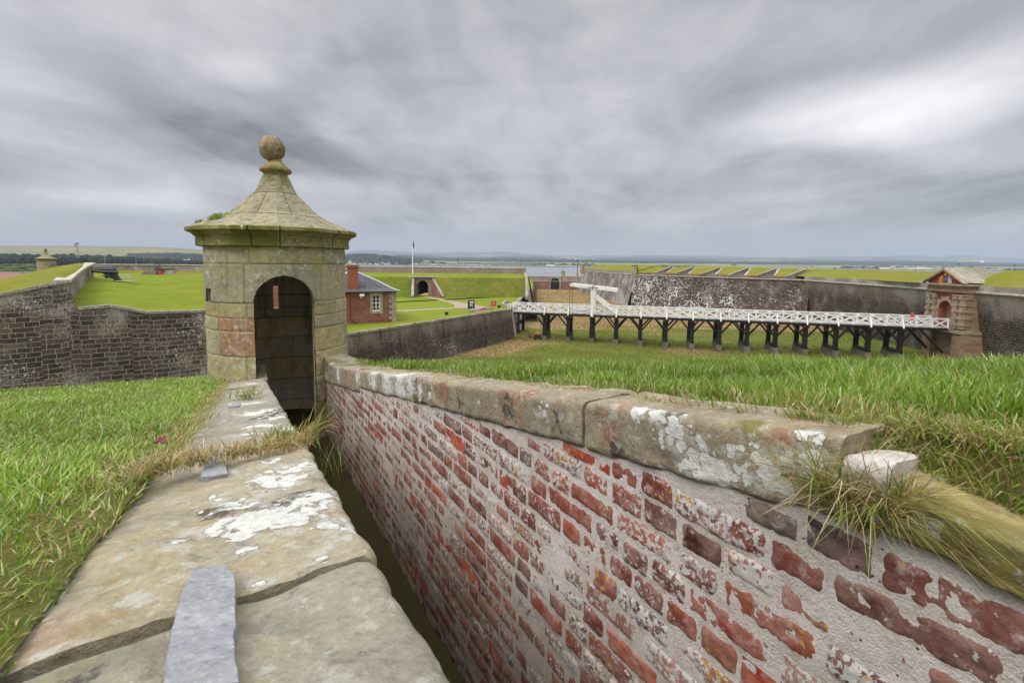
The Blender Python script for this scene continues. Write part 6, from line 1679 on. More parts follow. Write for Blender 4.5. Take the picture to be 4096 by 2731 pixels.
m = MB(); m.add([GP(-1.2, 1.5, ZK - .05), GP(1.2, 1.5, ZK - .05), GP(1.2, 1.5, ZK + 4), GP(-1.2, 1.5, ZK + 4)], [(0, 1, 2, 3)]); m.build('gate_door', M_DOOR, gate)
# voussoirs
m = MB(); r0, r1 = 1.2, 1.6; sp = ZK - .1 + 3.8 - 1.2
for k in range(11):
    t0, t1 = PI * k / 11 + .02, PI * (k + 1) / 11 - .02; rr1 = r1 + (.25 if k % 2 == 0 else 0) + (.2 if k == 5 else 0)
    P = [(-r0 * math.cos(t0), r0 * math.sin(t0)), (-r0 * math.cos(t1), r0 * math.sin(t1)), (-rr1 * math.cos(t1), rr1 * math.sin(t1)), (-rr1 * math.cos(t0), rr1 * math.sin(t0))]
    m.prism([GP(a, .5, sp + z) for a, z in P], gd * -.12)
for s in (-1, 1):
    for k in range(6): z0 = ZK + k * .42; m.hexa(gb(s * 1.21 if s > 0 else -1.21 - (.4 if k % 2 else .3), 1.21 + (.4 if k % 2 else .3) if s > 0 else -1.21, .4, .56, z0, z0 + .4))
m.build('arch_surround', M_GP, gate)
for a in (-2.95, -1.95, 1.95, 2.95):            # rusticated pilasters
    m = MB()
    for k in range(10):
        z0 = ZK - .1 + k * .46; wd = .4 if k % 2 else .32; m.hexa(gb(a - wd, a + wd, (.12 if k % 2 else .22), .6, z0, z0 + .44))
    m.hexa(gb(a - .48, a + .48, .08, .6, ZK - .1 + 4.6, ZK - .1 + 4.8)); m.build('pilaster', M_GP, gate)
for d_ in (1.0,):
    m = MB()
    for k in range(10):
        z0 = ZK - .1 + k * .46; wd = .43 if k % 2 else .34; m.hexa(gb(HWG - .3, HWG - .05 + (.12 if k % 2 else 0), d_ - wd, d_ + wd, z0, z0 + .44))
    m.build('side_pilaster', M_GS, gate)
m = MB(); m.hexa(gb(-HWG, HWG, .1, 6, zE, zE + .38)); m.hexa(gb(-HWG + .05, HWG - .05, .2, 6, zE + .38, zE + .95)); m.build('entablature', M_GS, gate)
m = MB(); m.hexa(gb(-HWG - .4, HWG + .4, -.3, 6.2, zE + .95, zE + 1.18)); m.build('cornice', M_GP, gate)
zp = zE + 1.18; za_ = -.28
m = MB(); m.prism([GP(-HWG - .1, .25, zp), GP(HWG + .1, .25, zp), GP(0, .25, za_ - .1)], gd * 4.2); tym = m.build('tympanum', M_TYM, gate)
m = MB()
for s in (-1, 1):
    a, b = GP(s * (HWG + .45), 0, zp + .02), GP(0, 0, za_ + .12)
    d_ = (b - a).normalized(); nrm_ = Vector((0, 0, 1))
    q = [a, b, b + Vector((0, 0, -.3)), a + d_ * .9 + Vector((0, 0, -.02 - .28 * .0))]
    m.prism([GP(s * (HWG + .45), -.28, zp), GP(s * (HWG + .45), -.28, zp + .2), GP(0, -.28, za_ + .2), GP(0, -.28, za_ - .16)], gd * .5)
m.build('raking_cornice', M_GP, gate)
M_GROOF = ashlar('gate_roof_slabs', 1.3, 1.1, [(0, (.2, .19, .14)), (.5, (.27, .255, .185)), (1, (.22, .19, .12))], (.08, .07, .045), lichen=(.4, .39, .33), lam=.5, white=.3, streak=.1)
m = MB()
for s in (-1, 1):
    P = [GP(s * (HWG + .4), .22, zp + .16), GP(0, .22, za_ + .17), GP(0, 4.6, za_ + .17), GP(s * (HWG + .4), 4.6, zp + .16)]
    m.prism(P if s < 0 else P[::-1], (0, 0, .08))
m.build('roof', M_GROOF, gate)
m = MB(); m.hexa(gb(-HWG - .2, HWG + .25, .0, 3.5, ZK - .75, ZK - .3)); m.build('plinth_moulding', M_GP, gate)
for a0, a1 in ((-HWG - .1, -1.9), (1.9, HWG + .15)): m = MB(); m.hexa(gb(a0, a1, .2, 3.5, ZD - .3, ZK - .75)); m.build('pier', M_GS, gate)
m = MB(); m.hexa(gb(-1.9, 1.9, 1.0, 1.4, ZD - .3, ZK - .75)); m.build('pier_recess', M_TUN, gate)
# royal arms in painted relief: shield between lion and unicorn, crown above, on scrollwork
M_GOLD = simple('gilt_paint', (.55, .3, .04), .4, .35, 9); M_SILV = simple('silver_paint', (.6, .58, .55), .5, .15); M_BLUE = simple('blue_paint', (.05, .08, .25), .5, .2); M_ARED = simple('scarlet_paint', (.5, .06, .04), .5, .1)
def rel(a, z): return GP(a, .2, zp + z)
def relief(parts, mat, name):
    m = MB()
    for (a, z, ra, rz_) in parts:
        V, F = ICO[2]; Q = [rel(a + v[0] * ra, z + v[2] * rz_) + gd * (v[1] * .14 - .02) for v in V]; m.add(Q, F)
    return m.build(name, mat, tym, smooth=True, uv=None)
relief([(-.62, .95, .2, .24), (-.78, .62, .2, .32), (-.95, .3, .17, .25), (-.5, .72, .16, .08), (-1.1, .12, .2, .1), (-.45, .5, .15, .07), (-1.05, .75, .06, .28), (-.6, .2, .1, .2)], M_GOLD, 'lion_relief')
relief([(.62, .98, .12, .24), (.74, .66, .17, .3), (.92, .32, .15, .26), (.48, .74, .15, .06), (1.08, .12, .18, .08), (.46, .5, .14, .06), (1.08, .7, .05, .28), (.62, .2, .08, .18), (.6, 1.28, .03, .16)], M_SILV, 'unicorn_relief')
relief([(0, .55, .4, .5)], M_BLUE, 'shield_relief'); relief([(-.14, .68, .14, .18), (.14, .42, .14, .16)], M_ARED, 'shield_quarter'); relief([(.14, .68, .13, .17), (-.13, .42, .13, .15)], M_GOLD, 'shield_quarter')
relief([(0, 1.32, .27, .2), (0, 1.52, .12, .14), (-.18, 1.38, .1, .14), (.18, 1.38, .1, .14), (0, 1.13, .3, .06), (0, 1.7, .05, .08)], M_GOLD, 'crown_relief')
relief([(-.5, .04, .5, .07), (.5, .04, .5, .07), (0, .0, .3, .06)], M_GOLD, 'scroll_relief')

# ---- soldier figure near the gate
pp = BP(bl(3698), BW * .74, ZK)
person = thing('person', pp, 'person in a red coat and black hat walking on the bridge towards the gate', 'person')
def skin_body():
    J = [(0, 0, .95, .13), (0, 0, 1.15, .125), (0, 0, 1.38, .14), (0, 0, 1.5, .06), (0, .01, 1.6, .085), (0, .02, 1.7, .09),
         (0, .09, .9, .09), (.12, .1, .5, .06), (.02, .1, .09, .045), (.14, .1, .05, .035), (0, -.09, .9, .09), (-.1, -.1, .5, .06), (-.26, -.1, .12, .045), (-.15, -.1, .05, .035),
         (0, .2, 1.42, .06), (-.06, .25, 1.16, .045), (.06, .25, .93, .035), (.1, .25, .84, .03), (0, -.2, 1.42, .06), (.02, -.26, 1.16, .045), (.16, -.25, .98, .035), (.21, -.24, .9, .03)]
    E = [(0, 1), (1, 2), (2, 3), (3, 4), (4, 5), (0, 6), (6, 7), (7, 8), (8, 9), (0, 10), (10, 11), (11, 12), (12, 13), (2, 14), (14, 15), (15, 16), (16, 17), (2, 18), (18, 19), (19, 20), (20, 21)]
    me = bpy.data.meshes.new('body'); me.from_pydata([j[:3] for j in J], E, []); o = bpy.data.objects.new('body', me); COL.objects.link(o)
    md = o.modifiers.new('skin', 'SKIN'); 
    for v, j in zip(me.skin_vertices[0].data if me.skin_vertices else [], J): v.radius = (j[3], j[3])
    if me.skin_vertices: me.skin_vertices[0].data[0].use_root = True
    o.modifiers.new('sub', 'SUBSURF').render_levels = 1
    return o
bo = skin_body(); bo.parent = person
M_SKIN = simple('skin', (.5, .3, .22), .6, .1); M_CLOTH = simple('pale_breeches', (.5, .47, .42), .9, .15); bo.data.materials.append(M_CLOTH)
M_COAT = simple('scarlet_coat', (.6, .025, .02), .8, .2, 8); M_HAT = simple('black_hat', (.015, .015, .016), .7, .2)
m = MB(); m.lathe([(.24, .62), (.23, .8), (.17, 1.05), (.19, 1.2), (.235, 1.38), (.2, 1.46), (.07, 1.53)], pp, 18)
for s, pts in ((1, [(0, .2, 1.42), (-.06, .25, 1.16), (.05, .25, .95)]), (-1, [(0, -.2, 1.42), (.02, -.26, 1.16), (.15, -.25, .99)])): m.tube([pp + Vector(q) for q in pts], [.085, .068, .06], 10)
m.build('coat', M_COAT, person, smooth=True, autosm=60)
m = MB(); V, F = ICO[2]; m.add([pp + Vector((v[0] * .1 + .01, v[1] * .085, v[2] * .125 + 1.66)) for v in V], F); m.tube([pp + Vector((.1, 0, 1.66)), pp + Vector((.125, 0, 1.645))], [.02, .012], 6); m.build('face', M_SKIN, person, smooth=True)
m = MB(); m.lathe([(.2, 1.72), (.21, 1.74), (.115, 1.76), (.11, 1.84), (.02, 1.87)], pp, 16); m.build('hat', M_HAT, person, smooth=True)
m = MB(); m.lathe([(.212, 1.735), (.214, 1.748), (.2, 1.75)], pp, 16); m.build('hat_braid', M_WPT, person)

# ---- mower parked in the ditch
mp_ = atz(2152, 1366, ZD); mp_.y += 1.0
mow = thing('mower', Vector((mp_.x, mp_.y, ZD + .1)), 'small orange and black mower parked in the ditch by the first trestle', 'mower'); q = Vector(mow.location)
M_ORG = simple('orange_paint', (.6, .12, .02), .45, .1)
m = MB(); m.box(q + Vector((0, 0, .75)), (1.1, .7, .55)); m.build('engine_housing', M_GUN, mow)
m = MB(); m.prism([q + Vector((-.65, -.4, 1.05)), q + Vector((.45, -.4, 1.05)), q + Vector((.3, -.4, 1.3)), q + Vector((-.5, -.4, 1.3))], (0, .8, 0)); m.build('hood', M_ORG, mow)
m = MB(); m.box(q + Vector((.9, 0, .4)), (1.0, .9, .25)); m.build('cutter_deck', M_ORG, mow)
for x in (-.5, .6):
    for s in (-1, 1): m = MB(); m.lathe([(.03, -.08), (.28, -.08), (.28, .08), (.03, .08)], q + Vector((x, s * .45, .3)), 14, axis=(0, 1, 0)); m.build('wheel', M_GUN, mow)
m = MB(); m.tube([q + Vector((-.5, 0, 1.0)), q + Vector((-1.0, 0, 1.3)), q + Vector((-1.2, 0, 1.35))], .03, 6); m.build('handle', M_IRON, mow)
HAZE = 1.15e-4
# ================================================================== COUNTRYSIDE, FIRTH AND FAR HILLS
ZS = -18.0
def water_mat():
    c = MC('sea_water'); ob = c.pos()
    n1 = c.noise(c.scale(ob, (.02, .06, 1)), 1.0, 5, .6); n2 = c.noise(c.scale(ob, (.004, .02, 1)), 1.0, 4, .6)
    col = c.mix(c.mr(n2, .45, .6), (.16, .175, .2), (.2, .215, .24))
    return c.done(col, .32, c.bump(n1, .25, .6), spec=.5)
def land_mat():
    c = MC('countryside'); ob = c.pos()
    a = c.attr('Col'); n = c.noise(ob, .02, 5, .6); n2 = c.noise(ob, .15, 4, .6)
    col = c.mix(c.mr(n, .35, .65, 0, .5), a, c.mix(1, a, (.6, .65, .6), 'MULTIPLY'))
    col = c.mix(c.mr(n2, .5, .7, 0, .3), col, c.mix(1, col, (1.4, 1.3, 1.2), 'MULTIPLY'))
    return c.done(col, .97, None, spec=.05)
M_LAND = land_mat()
mesh_obj('sea', [(-16000, 258, ZS), (16000, 258, ZS), (16000, 16000, ZS), (-16000, 16000, ZS)], [(0, 1, 2, 3)], water_mat(), kind='structure')

# bearings t = X/Y ; distances r = Y
tt = np.concatenate([np.linspace(-1.9, -.25, 170), np.linspace(-.245, 1.6, 300)])
rr = np.concatenate([np.linspace(85, 600, 60), np.linspace(620, 4000, 130), np.linspace(4100, 12500, 90)])
T_, R_ = np.meshgrid(tt, rr, indexing='ij'); T_, R_ = T_.ravel(), R_.ravel()
def land(T, R):
    Rk = R; X = T * R
    q = np.column_stack([X / 1000, R / 1000, X * 0])
    n = fbm(q * 1.3, 4, 21); n2 = fbm(q * .45 + 3, 4, 23)
    left = sstep(-.33, -.47, T)                         # land on our side of the firth
    h_left = -12.5 + 1.2 * fbm(q * 9, 3, 4) + sstep(350, 1100, R) * 2
    hill = (98 * sstep(1500, 3300, R)) * sstep(-.50, -.85, T) + 62 * sstep(1700, 3300, R) * sstep(-.3, -.55, T) * (1 - sstep(-.5, -.85, T))
    hill = hill * (1 + .10 * n2)
    zl = h_left + hill
    shore = 2250 + 260 * n2 - 150 * sstep(.0, .5, T)
    far = -21 + 3.2 * sstep(shore - 1100 * sstep(.02, -.3, T) - 60, shore, R) + 4 * sstep(shore, shore + 250, R) + 20 * sstep(shore + 250, 4200, R) + 40 * sstep(4000, 5600, R) * (.8 + .9 * n2) + 75 * sstep(6300, 8200, R) * (.9 + .9 * n)
    ridge = 1 + .55 * np.interp(T, [-.4, -.2, -.05, .1, .4, .75, .9, 1.05, 1.3], [-.4, .05, .35, -.1, -.55, -.1, .55, .75, .2])
    far = far + 110 * sstep(8600, 11000, R) * ridge * (.9 + .35 * n) 
    head = 46 * np.exp(-((T + .335) / .12) ** 2) * sstep(2300, 2750, R) * (1 - .0)
    far = far + head
    far = np.where(R > 11800, far - 60 * sstep(11800, 12500, R), far)
    return zl * left + far * (1 - left), left
Zt, left = land(T_, R_)
# colours: fields, woods, heath, mud
X_ = T_ * R_
fx = np.floor(X_ / 260 + .35 * np.sin(R_ / 400)); fy = np.floor(R_ / 330 + .3 * np.sin(X_ / 300))
hh_ = _hash(fx.astype(np.int64), fy.astype(np.int64), np.full(len(fx), 3, np.int64), 9)
fields = np.array([(.16, .2, .05), (.22, .24, .08), (.3, .27, .11), (.12, .17, .05), (.26, .25, .12), (.2, .22, .07)])
col = fields[(np.abs(hh_) * 5.99).astype(int)]
wood = np.array((.03, .045, .03))
nw = fbm(np.column_stack([X_ / 900, R_ / 500, X_ * 0]), 4, 31)
belt = np.maximum(sstep(4100, 4400, R_) * sstep(5700, 5300, R_) * sstep(-.12, .02, nw + .12), sstep(6000, 6400, R_) * sstep(8300, 7900, R_) * sstep(-.25, -.05, nw + .15))
belt = np.maximum(belt, (nw > .14) * sstep(2500, 2700, R_) * .9) * (1 - left)
headw = np.exp(-((T_ + .335) / .12) ** 2) * (R_ > 2350); belt = np.maximum(belt, np.clip(headw * 2, 0, 1) * (1 - left))
col = col * (1 - belt[:, None]) + wood * belt[:, None]
moor = sstep(8300, 8900, R_) * (1 - left); col = col * (1 - moor[:, None]) + np.array((.10, .11, .09)) * moor[:, None]
mud = (1 - left) * (Zt < -14.6); col = np.where(mud[:, None] > .5, np.array((.145, .13, .115)), col)
heath = np.array((.05, .07, .025)); hn_ = fbm(np.column_stack([X_ / 60, R_ / 60, X_ * 0]), 4, 41)
hm = left * sstep(1300, 1000, R_); hc = np.where((hn_ > .12)[:, None], np.array((.17, .15, .07)), heath); hc = np.where((hn_ < -.2)[:, None], np.array((.11, .15, .035)), hc)
col = col * (1 - hm[:, None]) + hc * hm[:, None]
hillc = left * sstep(1900, 2300, R_); hf = np.array([(.2, .19, .08), (.26, .215, .085), (.17, .19, .07)])[(np.abs(hh_) * 2.99).astype(int)]
hf = np.where((Zt > 66)[:, None], np.array((.17, .165, .085)), hf)
col = col * (1 - hillc[:, None]) + hf * hillc[:, None]
nt_, nr_ = len(tt), len(rr)
i2, j2 = np.meshgrid(np.arange(nt_ - 1), np.arange(nr_ - 1), indexing='ij'); q = (i2 * nr_ + j2).ravel()
Vl = np.column_stack([X_, R_, Zt])
Fq = np.stack([q, q + nr_, q + nr_ + 1, q + 1], -1)
near_fort = (np.abs(Vl[Fq].mean(1)[:, 0]) < 95) & (Vl[Fq].mean(1)[:, 1] < 300)
low = Zt[Fq].max(1) < -20.5
Fq = Fq[~(near_fort | low)]
mesh_obj('hills', Vl, Fq, M_LAND, smooth=True, uv=None, attrs={'Col': col}, kind='structure')
def gz(t, r): return float(land(np.array([t]), np.array([float(r)]))[0][0])

# woods: masses of leafy clumps
def foliage_mat(name, c0, c1):
    c = MC(name); ob = c.pos(); a = c.attr('Col'); n = c.noise(ob, .6, 4, .6)
    col = c.mix(c.mr(n, .35, .65), c.mix(1, a, (.6, .6, .6), 'MULTIPLY'), c.mix(1, a, (1.35, 1.35, 1.2), 'MULTIPLY'))
    return c.done(col, .95, c.bump(n, .8, .5), spec=.05)
M_FOL = foliage_mat('woodland_leaves', None, None)
def woods(name, items, cols, label, seed, cat='wood'):
    """items: (x, y, zbase, height, width)"""
    r = np.random.RandomState(seed); Vs, Fs, Cs = [], [], []; b = 0
    V0, F0 = ICO[1]; F0 = np.array(F0)
    for (x, y, z, h, w) in items:
        for k in range(3):
            s = np.array((w * r.uniform(.35, .6), w * r.uniform(.35, .6), h * r.uniform(.28, .42)))
            c = np.array((x + r.normal(0, w * .28), y + r.normal(0, w * .28), z + h * r.uniform(.35, .7)))
            P = V0 * (1 + r.normal(0, .16, (len(V0), 1))) * s + c
            Vs.append(P); Fs.append(F0 + b); b += len(P); Cs.append(np.tile(np.array(cols[r.randint(len(cols))]) * r.uniform(.7, 1.3), (len(P), 1)))
    o = mesh_obj(name, np.concatenate(Vs), np.concatenate(Fs), M_FOL, uv=None, attrs={'Col': np.concatenate(Cs)}, kind='stuff')
    return tag(o, label, cat)
r = np.random.RandomState(3); DG = [(.022, .035, .022), (.03, .045, .025), (.02, .03, .024)]; OG = [(.05, .07, .022), (.06, .08, .025), (.04, .055, .02), (.09, .1, .03)]
it = []
for _ in range(900):        # dark conifer belt on the left
    t = r.uniform(-1.25, -.60); Y = r.uniform(760, 1000); h = r.uniform(11, 17) * np.interp(t, [-1.25, -.95, -.8, -.68, -.6], [1.1, 1.1, .85, .6, .45]); it.append((t * Y, Y, gz(t, Y), h, h * .8))
for t, Y, h in ((-.985, 800, 25), (-.965, 790, 24), (-.93, 790, 22), (-.905, 800, 20), (-.88, 800, 19)): it.append((t * Y, Y, gz(t, Y), h, 9))
woods('forest_belt', it, DG, 'dark conifer belt below the straw-coloured hill at left', 4)
it = []
for _ in range(900):
    t = r.uniform(-.84, -.44); Y = r.uniform(1750, 2200); h = r.uniform(12, 18); it.append((t * Y, Y, gz(t, Y), h * np.interp(t, [-.84, -.75, -.5], [.25, 1, 1]), h * 1.2))
woods('forest_belt', it, DG, 'far dark plantation on the hill just left of the turret', 5)
it = []
for _ in range(700):
    t = r.uniform(-1.3, -.44); Y = r.uniform(280, 740); h = r.uniform(1.5, 4.5); it.append((t * Y, Y, gz(t, Y) - .3, h, h * 2.2))
woods('scrub', it, OG, 'olive gorse scrub on the heath between fort and forest', 6)
it = []
for _ in range(900):
    t = r.uniform(-.42, -.2) ; Y = r.uniform(2380, 2900); 
    if r.uniform() > math.exp(-((t + .36) / .1) ** 2) + .1: continue
    h = r.uniform(10, 18); it.append((t * Y, Y, gz(t, Y) - 1, h, h * 1.3))
woods('headland_wood', it, DG + [(.04, .06, .025)], 'dark wooded headland above the village, right of the turret', 7)
it = []
for _ in range(420):
    t = r.uniform(-.2, 1.25); Y = r.uniform(2380, 3300)
    if fbm(np.array([[t * 9, Y / 600, 0]]), 3, 8)[0] < .06: continue
    h = r.uniform(7, 13); it.append((t * Y, Y, gz(t, Y) - 1, h, h * 1.8))
woods('shore_trees', it, DG + [(.04, .06, .025)], 'scattered tree clumps on the fields across the firth', 9)
it = []
for _ in range(1500):
    t = r.uniform(-.25, 1.3); Y = r.uniform(4300, 5400); h = r.uniform(12, 20); it.append((t * Y, Y, gz(t, Y) - 1, h, h * 3.2))
woods('far_forest', it, DG, 'long blue-green forest on the low ridge across the firth', 10)

# village across the bay
M_HWALL = simple('white_harling', (.75, .74, .7), .9, .1, .3); M_HGREY = simple('grey_harling', (.4, .38, .35), .9, .15, .3); M_HROOF = simple('grey_slate_roof', (.1, .1, .115), .8, .2, .3)
def make_house(wm, L, W, H, lb, grp):
    t = thing('village_house', (0, 0, 0), lb, 'house', grp)
    m = MB(); m.box((0, 0, H / 2 - 1), (L, W, H + 2)); 
    for s in (-1, 1): m.add([(s * L / 2, -W / 2, H), (s * L / 2, W / 2, H), (s * L / 2, 0, H + W * .45)], [(0, 1, 2) if s > 0 else (2, 1, 0)])
    m.build('wall', wm, t)
    m = MB(); e = .3
    m.add([(-L / 2 - e, -W / 2 - e, H - .2), (L / 2 + e, -W / 2 - e, H - .2), (L / 2 + e, 0, H + W * .46), (-L / 2 - e, 0, H + W * .46), (-L / 2 - e, W / 2 + e, H - .2), (L / 2 + e, W / 2 + e, H - .2)], [(0, 1, 2, 3), (3, 2, 5, 4)])
    for s in (-1, 1): m.box((s * (L / 2 - .6), 0, H + W * .46 + .3), (.9, 1.3, 1.4))
    m.build('roof', M_HROOF, t)
    return t
lbw, lbg = 'tiny white house in the village on the far shore', 'tiny grey stone house in the village on the far shore'
hw = make_house(M_HWALL, 12, 8, 5, lbw, 'white houses of the far village'); hg = make_house(M_HGREY, 13, 8, 5.5, lbg, 'grey houses of the far village')
rs = random.Random(4); first = {0: True, 1: True}
for i in range(80):
    px = rs.choice([rs.uniform(1395, 1600), rs.uniform(1640, 1960), rs.uniform(1800, 1930)]); Y = rs.uniform(2330, 2480)
    d = ray(px, 1050); t = d.x / d.y; g = 0 if rs.random() < .6 else 1
    src = (hw, hg)[g]; p = Vector((t * Y, Y, gz(t, Y)))
    if first[g]: src.location = p; src.rotation_euler = (0, 0, rs.uniform(-.5, .5)); first[g] = False
    else: dup(src, p, rs.uniform(-.6, .6))
def shed(px, wpx, Y, h, lb, name='long_shed'):
    a, b = ray(px, 1050), ray(px + wpx, 1050); x0, x1 = a.x / a.y * Y, b.x / b.y * Y; z = gz(a.x / a.y, Y)
    t = thing(name, ((x0 + x1) / 2, Y, z), lb, 'shed'); W = 14
    m = MB(); m.box(((x0 + x1) / 2, Y, z + h / 2 - 1), (x1 - x0, W, h + 2)); m.build('wall', M_HWALL, t)
    m = MB(); m.add([(x0 - .5, Y - W / 2 - .5, z + h), (x1 + .5, Y - W / 2 - .5, z + h), (x1 + .5, Y, z + h + 2.4), (x0 - .5, Y, z + h + 2.4), (x1 + .5, Y + W / 2 + .5, z + h), (x0 - .5, Y + W / 2 + .5, z + h)], [(0, 1, 2, 3), (3, 2, 4, 5)]); m.build('roof', simple('pale_shed_roof', (.6, .6, .58), .8, .05, .2), t)
shed(2184, 36, 2420, 3.5, 'long low white shed on the shore beyond the grey water')
shed(3520, 36, 2600, 6, 'white industrial shed on the far shore, left of the gate'); shed(3635, 90, 2700, 5, 'longest white industrial shed on the far shore behind the gate roof'); shed(3470, 30, 2900, 4, 'small white farm shed far beyond the right rampart', 'farm_shed')
shed(690, 50, 1500, 4, 'low white depot below the plantation left of the turret', 'depot_shed')
M_SILO = simple('pale_blue_silo', (.5, .6, .7), .5, .08, .2)
for k in range(5):
    px = 737 + k * 5.2; d = ray(px, 1040); Y = 1480; p = Vector((d.x / d.y * Y, Y, gz(d.x / d.y, Y))); t = thing('silo', p, 'pale blue storage silo in the row left of the turret', 'silo', 'row of pale blue silos')
    h_ = 11 + (k > 2) * 2
    m = MB(); m.lathe([(2.0, -1), (2.0, h_)], p, 12); m.build('tank', M_SILO, t); m = MB(); m.lathe([(2.05, h_), (1.0, h_ + .8), (.1, h_ + 1)], p, 12); m.build('dome_cap', M_SILO, t)

# lamp posts, floodlights, mast
M_POST = simple('dark_lamp_post', (.05, .055, .06), .6, .1); M_LAMP = simple('white_lamp_head', (.75, .75, .72), .5, .05)
def lamp(px, ytop, ybase, Y, lb, double=False, pale=False, grp='lamp posts along the far road'):
    a, b = at(px, ybase, Y), at(px, ytop, Y); b.x = a.x; h = b.z - a.z; sc_ = h / 8.0
    t = thing('lamp_post', a, lb, 'lamp post', grp)
    m = MB(); m.tube([a - Vector((0, 0, 3)), b], [.16 * sc_ * 1.3, .1 * sc_ * 1.3], 8); m.build('post', M_HGREY if pale else M_POST, t)
    hd = [(-1.1, 0)] if not double else [(-.75, 0), (.75, 0)]
    if double: m = MB(); m.beam(b + Vector((-.75 * sc_, 0, 0)), b + Vector((.75 * sc_, 0, 0)), .12 * sc_, .12 * sc_); m.build('cross_arm', M_POST, t)
    else: m = MB(); m.tube([b, b + Vector((-1.2 * sc_, 0, .25 * sc_))], .07 * sc_, 6); m.build('arm', M_POST, t)
    for dx, dy in hd:
        m = MB(); m.box(b + Vector((dx * sc_, dy, .22 * sc_)), (.9 * sc_, .5 * sc_, .28 * sc_)); m.build('lamp_head', M_POST if double else M_LAMP, t)
lamp(1441, 1034, 1075, 330, 'dark lamp post behind the guardhouse chimney'); lamp(1628, 1035, 1072, 330, 'dark lamp post just left of the flagpole')
lamp(1832, 1029, 1072, 330, 'dark lamp post right of the flagpole behind the pinkish parapet'); lamp(2081, 1036, 1075, 330, 'dark lamp post at the right end of the pinkish parapet'); lamp(2309, 1040, 1108, 300, 'tall dark lamp post in front of the grey water beside the bastion')
lamp(3505, 1052, 1086, 260, 'dark single-headed lamp left of the gate, on the fort skyline', grp='floodlight posts on the skyline'); lamp(3661, 1058, 1086, 260, 'double-headed floodlight post just left of the gate pediment', True, grp='floodlight posts on the skyline')
lamp(3833, 1055, 1090, 260, 'double-headed floodlight post rising behind the gate roof slabs', True, grp='floodlight posts on the skyline'); lamp(4056, 1059, 1095, 260, 'double-headed floodlight post at the far right edge', True, grp='floodlight posts on the skyline')
lamp(421, 1022, 1058, 260, 'pale thin lamp post behind the breast wall above the cannons', pale=True); lamp(545, 1024, 1058, 260, 'pale thin lamp post behind the middle of the breast wall', pale=True)
a = at(311, 1019, 560); b = at(309, 975, 560); t = thing('lattice_mast', a, 'slim lattice mast with dish standing against the hill at left', 'mast')
m = MB()
for dx, dy in ((-.8, -.8), (.8, -.8), (.8, .8), (-.8, .8)): m.beam(a + Vector((dx, dy, -4)), b + Vector((dx * .7, dy * .7, 0)), .3, .3)
for k in range(9):
    z0 = a.z + (b.z - a.z) * k / 9; z1 = a.z + (b.z - a.z) * (k + 1) / 9
    for s in (-1, 1): m.beam((a.x - .8 * s, a.y - .8, z0), (a.x + .8 * s, a.y - .8, z1), .14, .14)
m.build('lattice', M_HGREY, t); m = MB(); m.lathe([(.05, 0), (.9, .25), (1.5, .8), (1.4, .85), (.05, .4)], b + Vector((-1.2, -.8, -1.5)), 14, axis=(-.4, -1, .1)); m.box(b + Vector((0, 0, .6)), (2.2, 1.6, 1.2)); m.build('dish', M_POST, t)
# red gravel yard and meadow strip on the left
P = [at(x, y, Y) for x, y, Y in ((-400, 1120, 110), (150, 1120, 110), (112, 1092, 170), (-400, 1092, 170))]
zc_ = -8.3
def flat(px, py, z): return atz(px, py, z)
P = [flat(-500, 1140, -9.4), flat(140, 1120, -9.4), flat(140, 1091.5, -9.4), flat(-500, 1091.5, -9.4)]
mesh_obj('gravel_yard', P, [(0, 1, 2, 3)], simple('red_blaes', (.26, .105, .095), .95, .15, .4), kind='structure')
mb = MB(); a, b = flat(-500, 1091, -9.4), flat(118, 1091, -9.4); mb.beam(a + Vector((0, 1, .2)), b + Vector((0, 1, .2)), .8, 1.0); tag(mb.build('low_kerb', M_PALE), 'low pale wall along the far edge of the red gravel yard', 'wall', 'ditch walls')
# white steam plume far behind the gate
M_STEAM = simple('steam', (.85, .86, .88), 1.0, .03, .02)
mb = MB(); rs = random.Random(9); a = at(3915, 1062, 6400)
for k in range(9): mb.blob(a + Vector((k * 10 - 10 + rs.gauss(0, 8), rs.gauss(0, 10), k * 5 + rs.gauss(0, 4))), rs.uniform(14, 26), 0, k, 2, .3)
tag(mb.build('steam_plume', M_STEAM, smooth=True, uv=None), 'little white steam plume on the plain beyond the gate', 'steam')['kind'] = 'stuff'

# haze
mh = bpy.data.materials.new('haze_air'); mh.use_nodes = True; nt = mh.node_tree; nt.nodes.clear()
o_ = nt.nodes.new('ShaderNodeOutputMaterial'); pv = nt.nodes.new('ShaderNodeVolumePrincipled')
pv.inputs['Color'].default_value = (.64, .74, .9, 1); pv.inputs['Density'].default_value = HAZE; pv.inputs['Anisotropy'].default_value = .0
nt.links.new(pv.outputs[0], o_.inputs['Volume'])
mb = MB(); mb.hexa([(-24000, -600, -25), (24000, -600, -25), (24000, 17000, -25), (-24000, 17000, -25), (-24000, -600, 330), (24000, -600, 330), (24000, 17000, 330), (-24000, 17000, 330)])
hz_o = mb.build('haze', mh, uv=None); hz_o['kind'] = 'stuff'
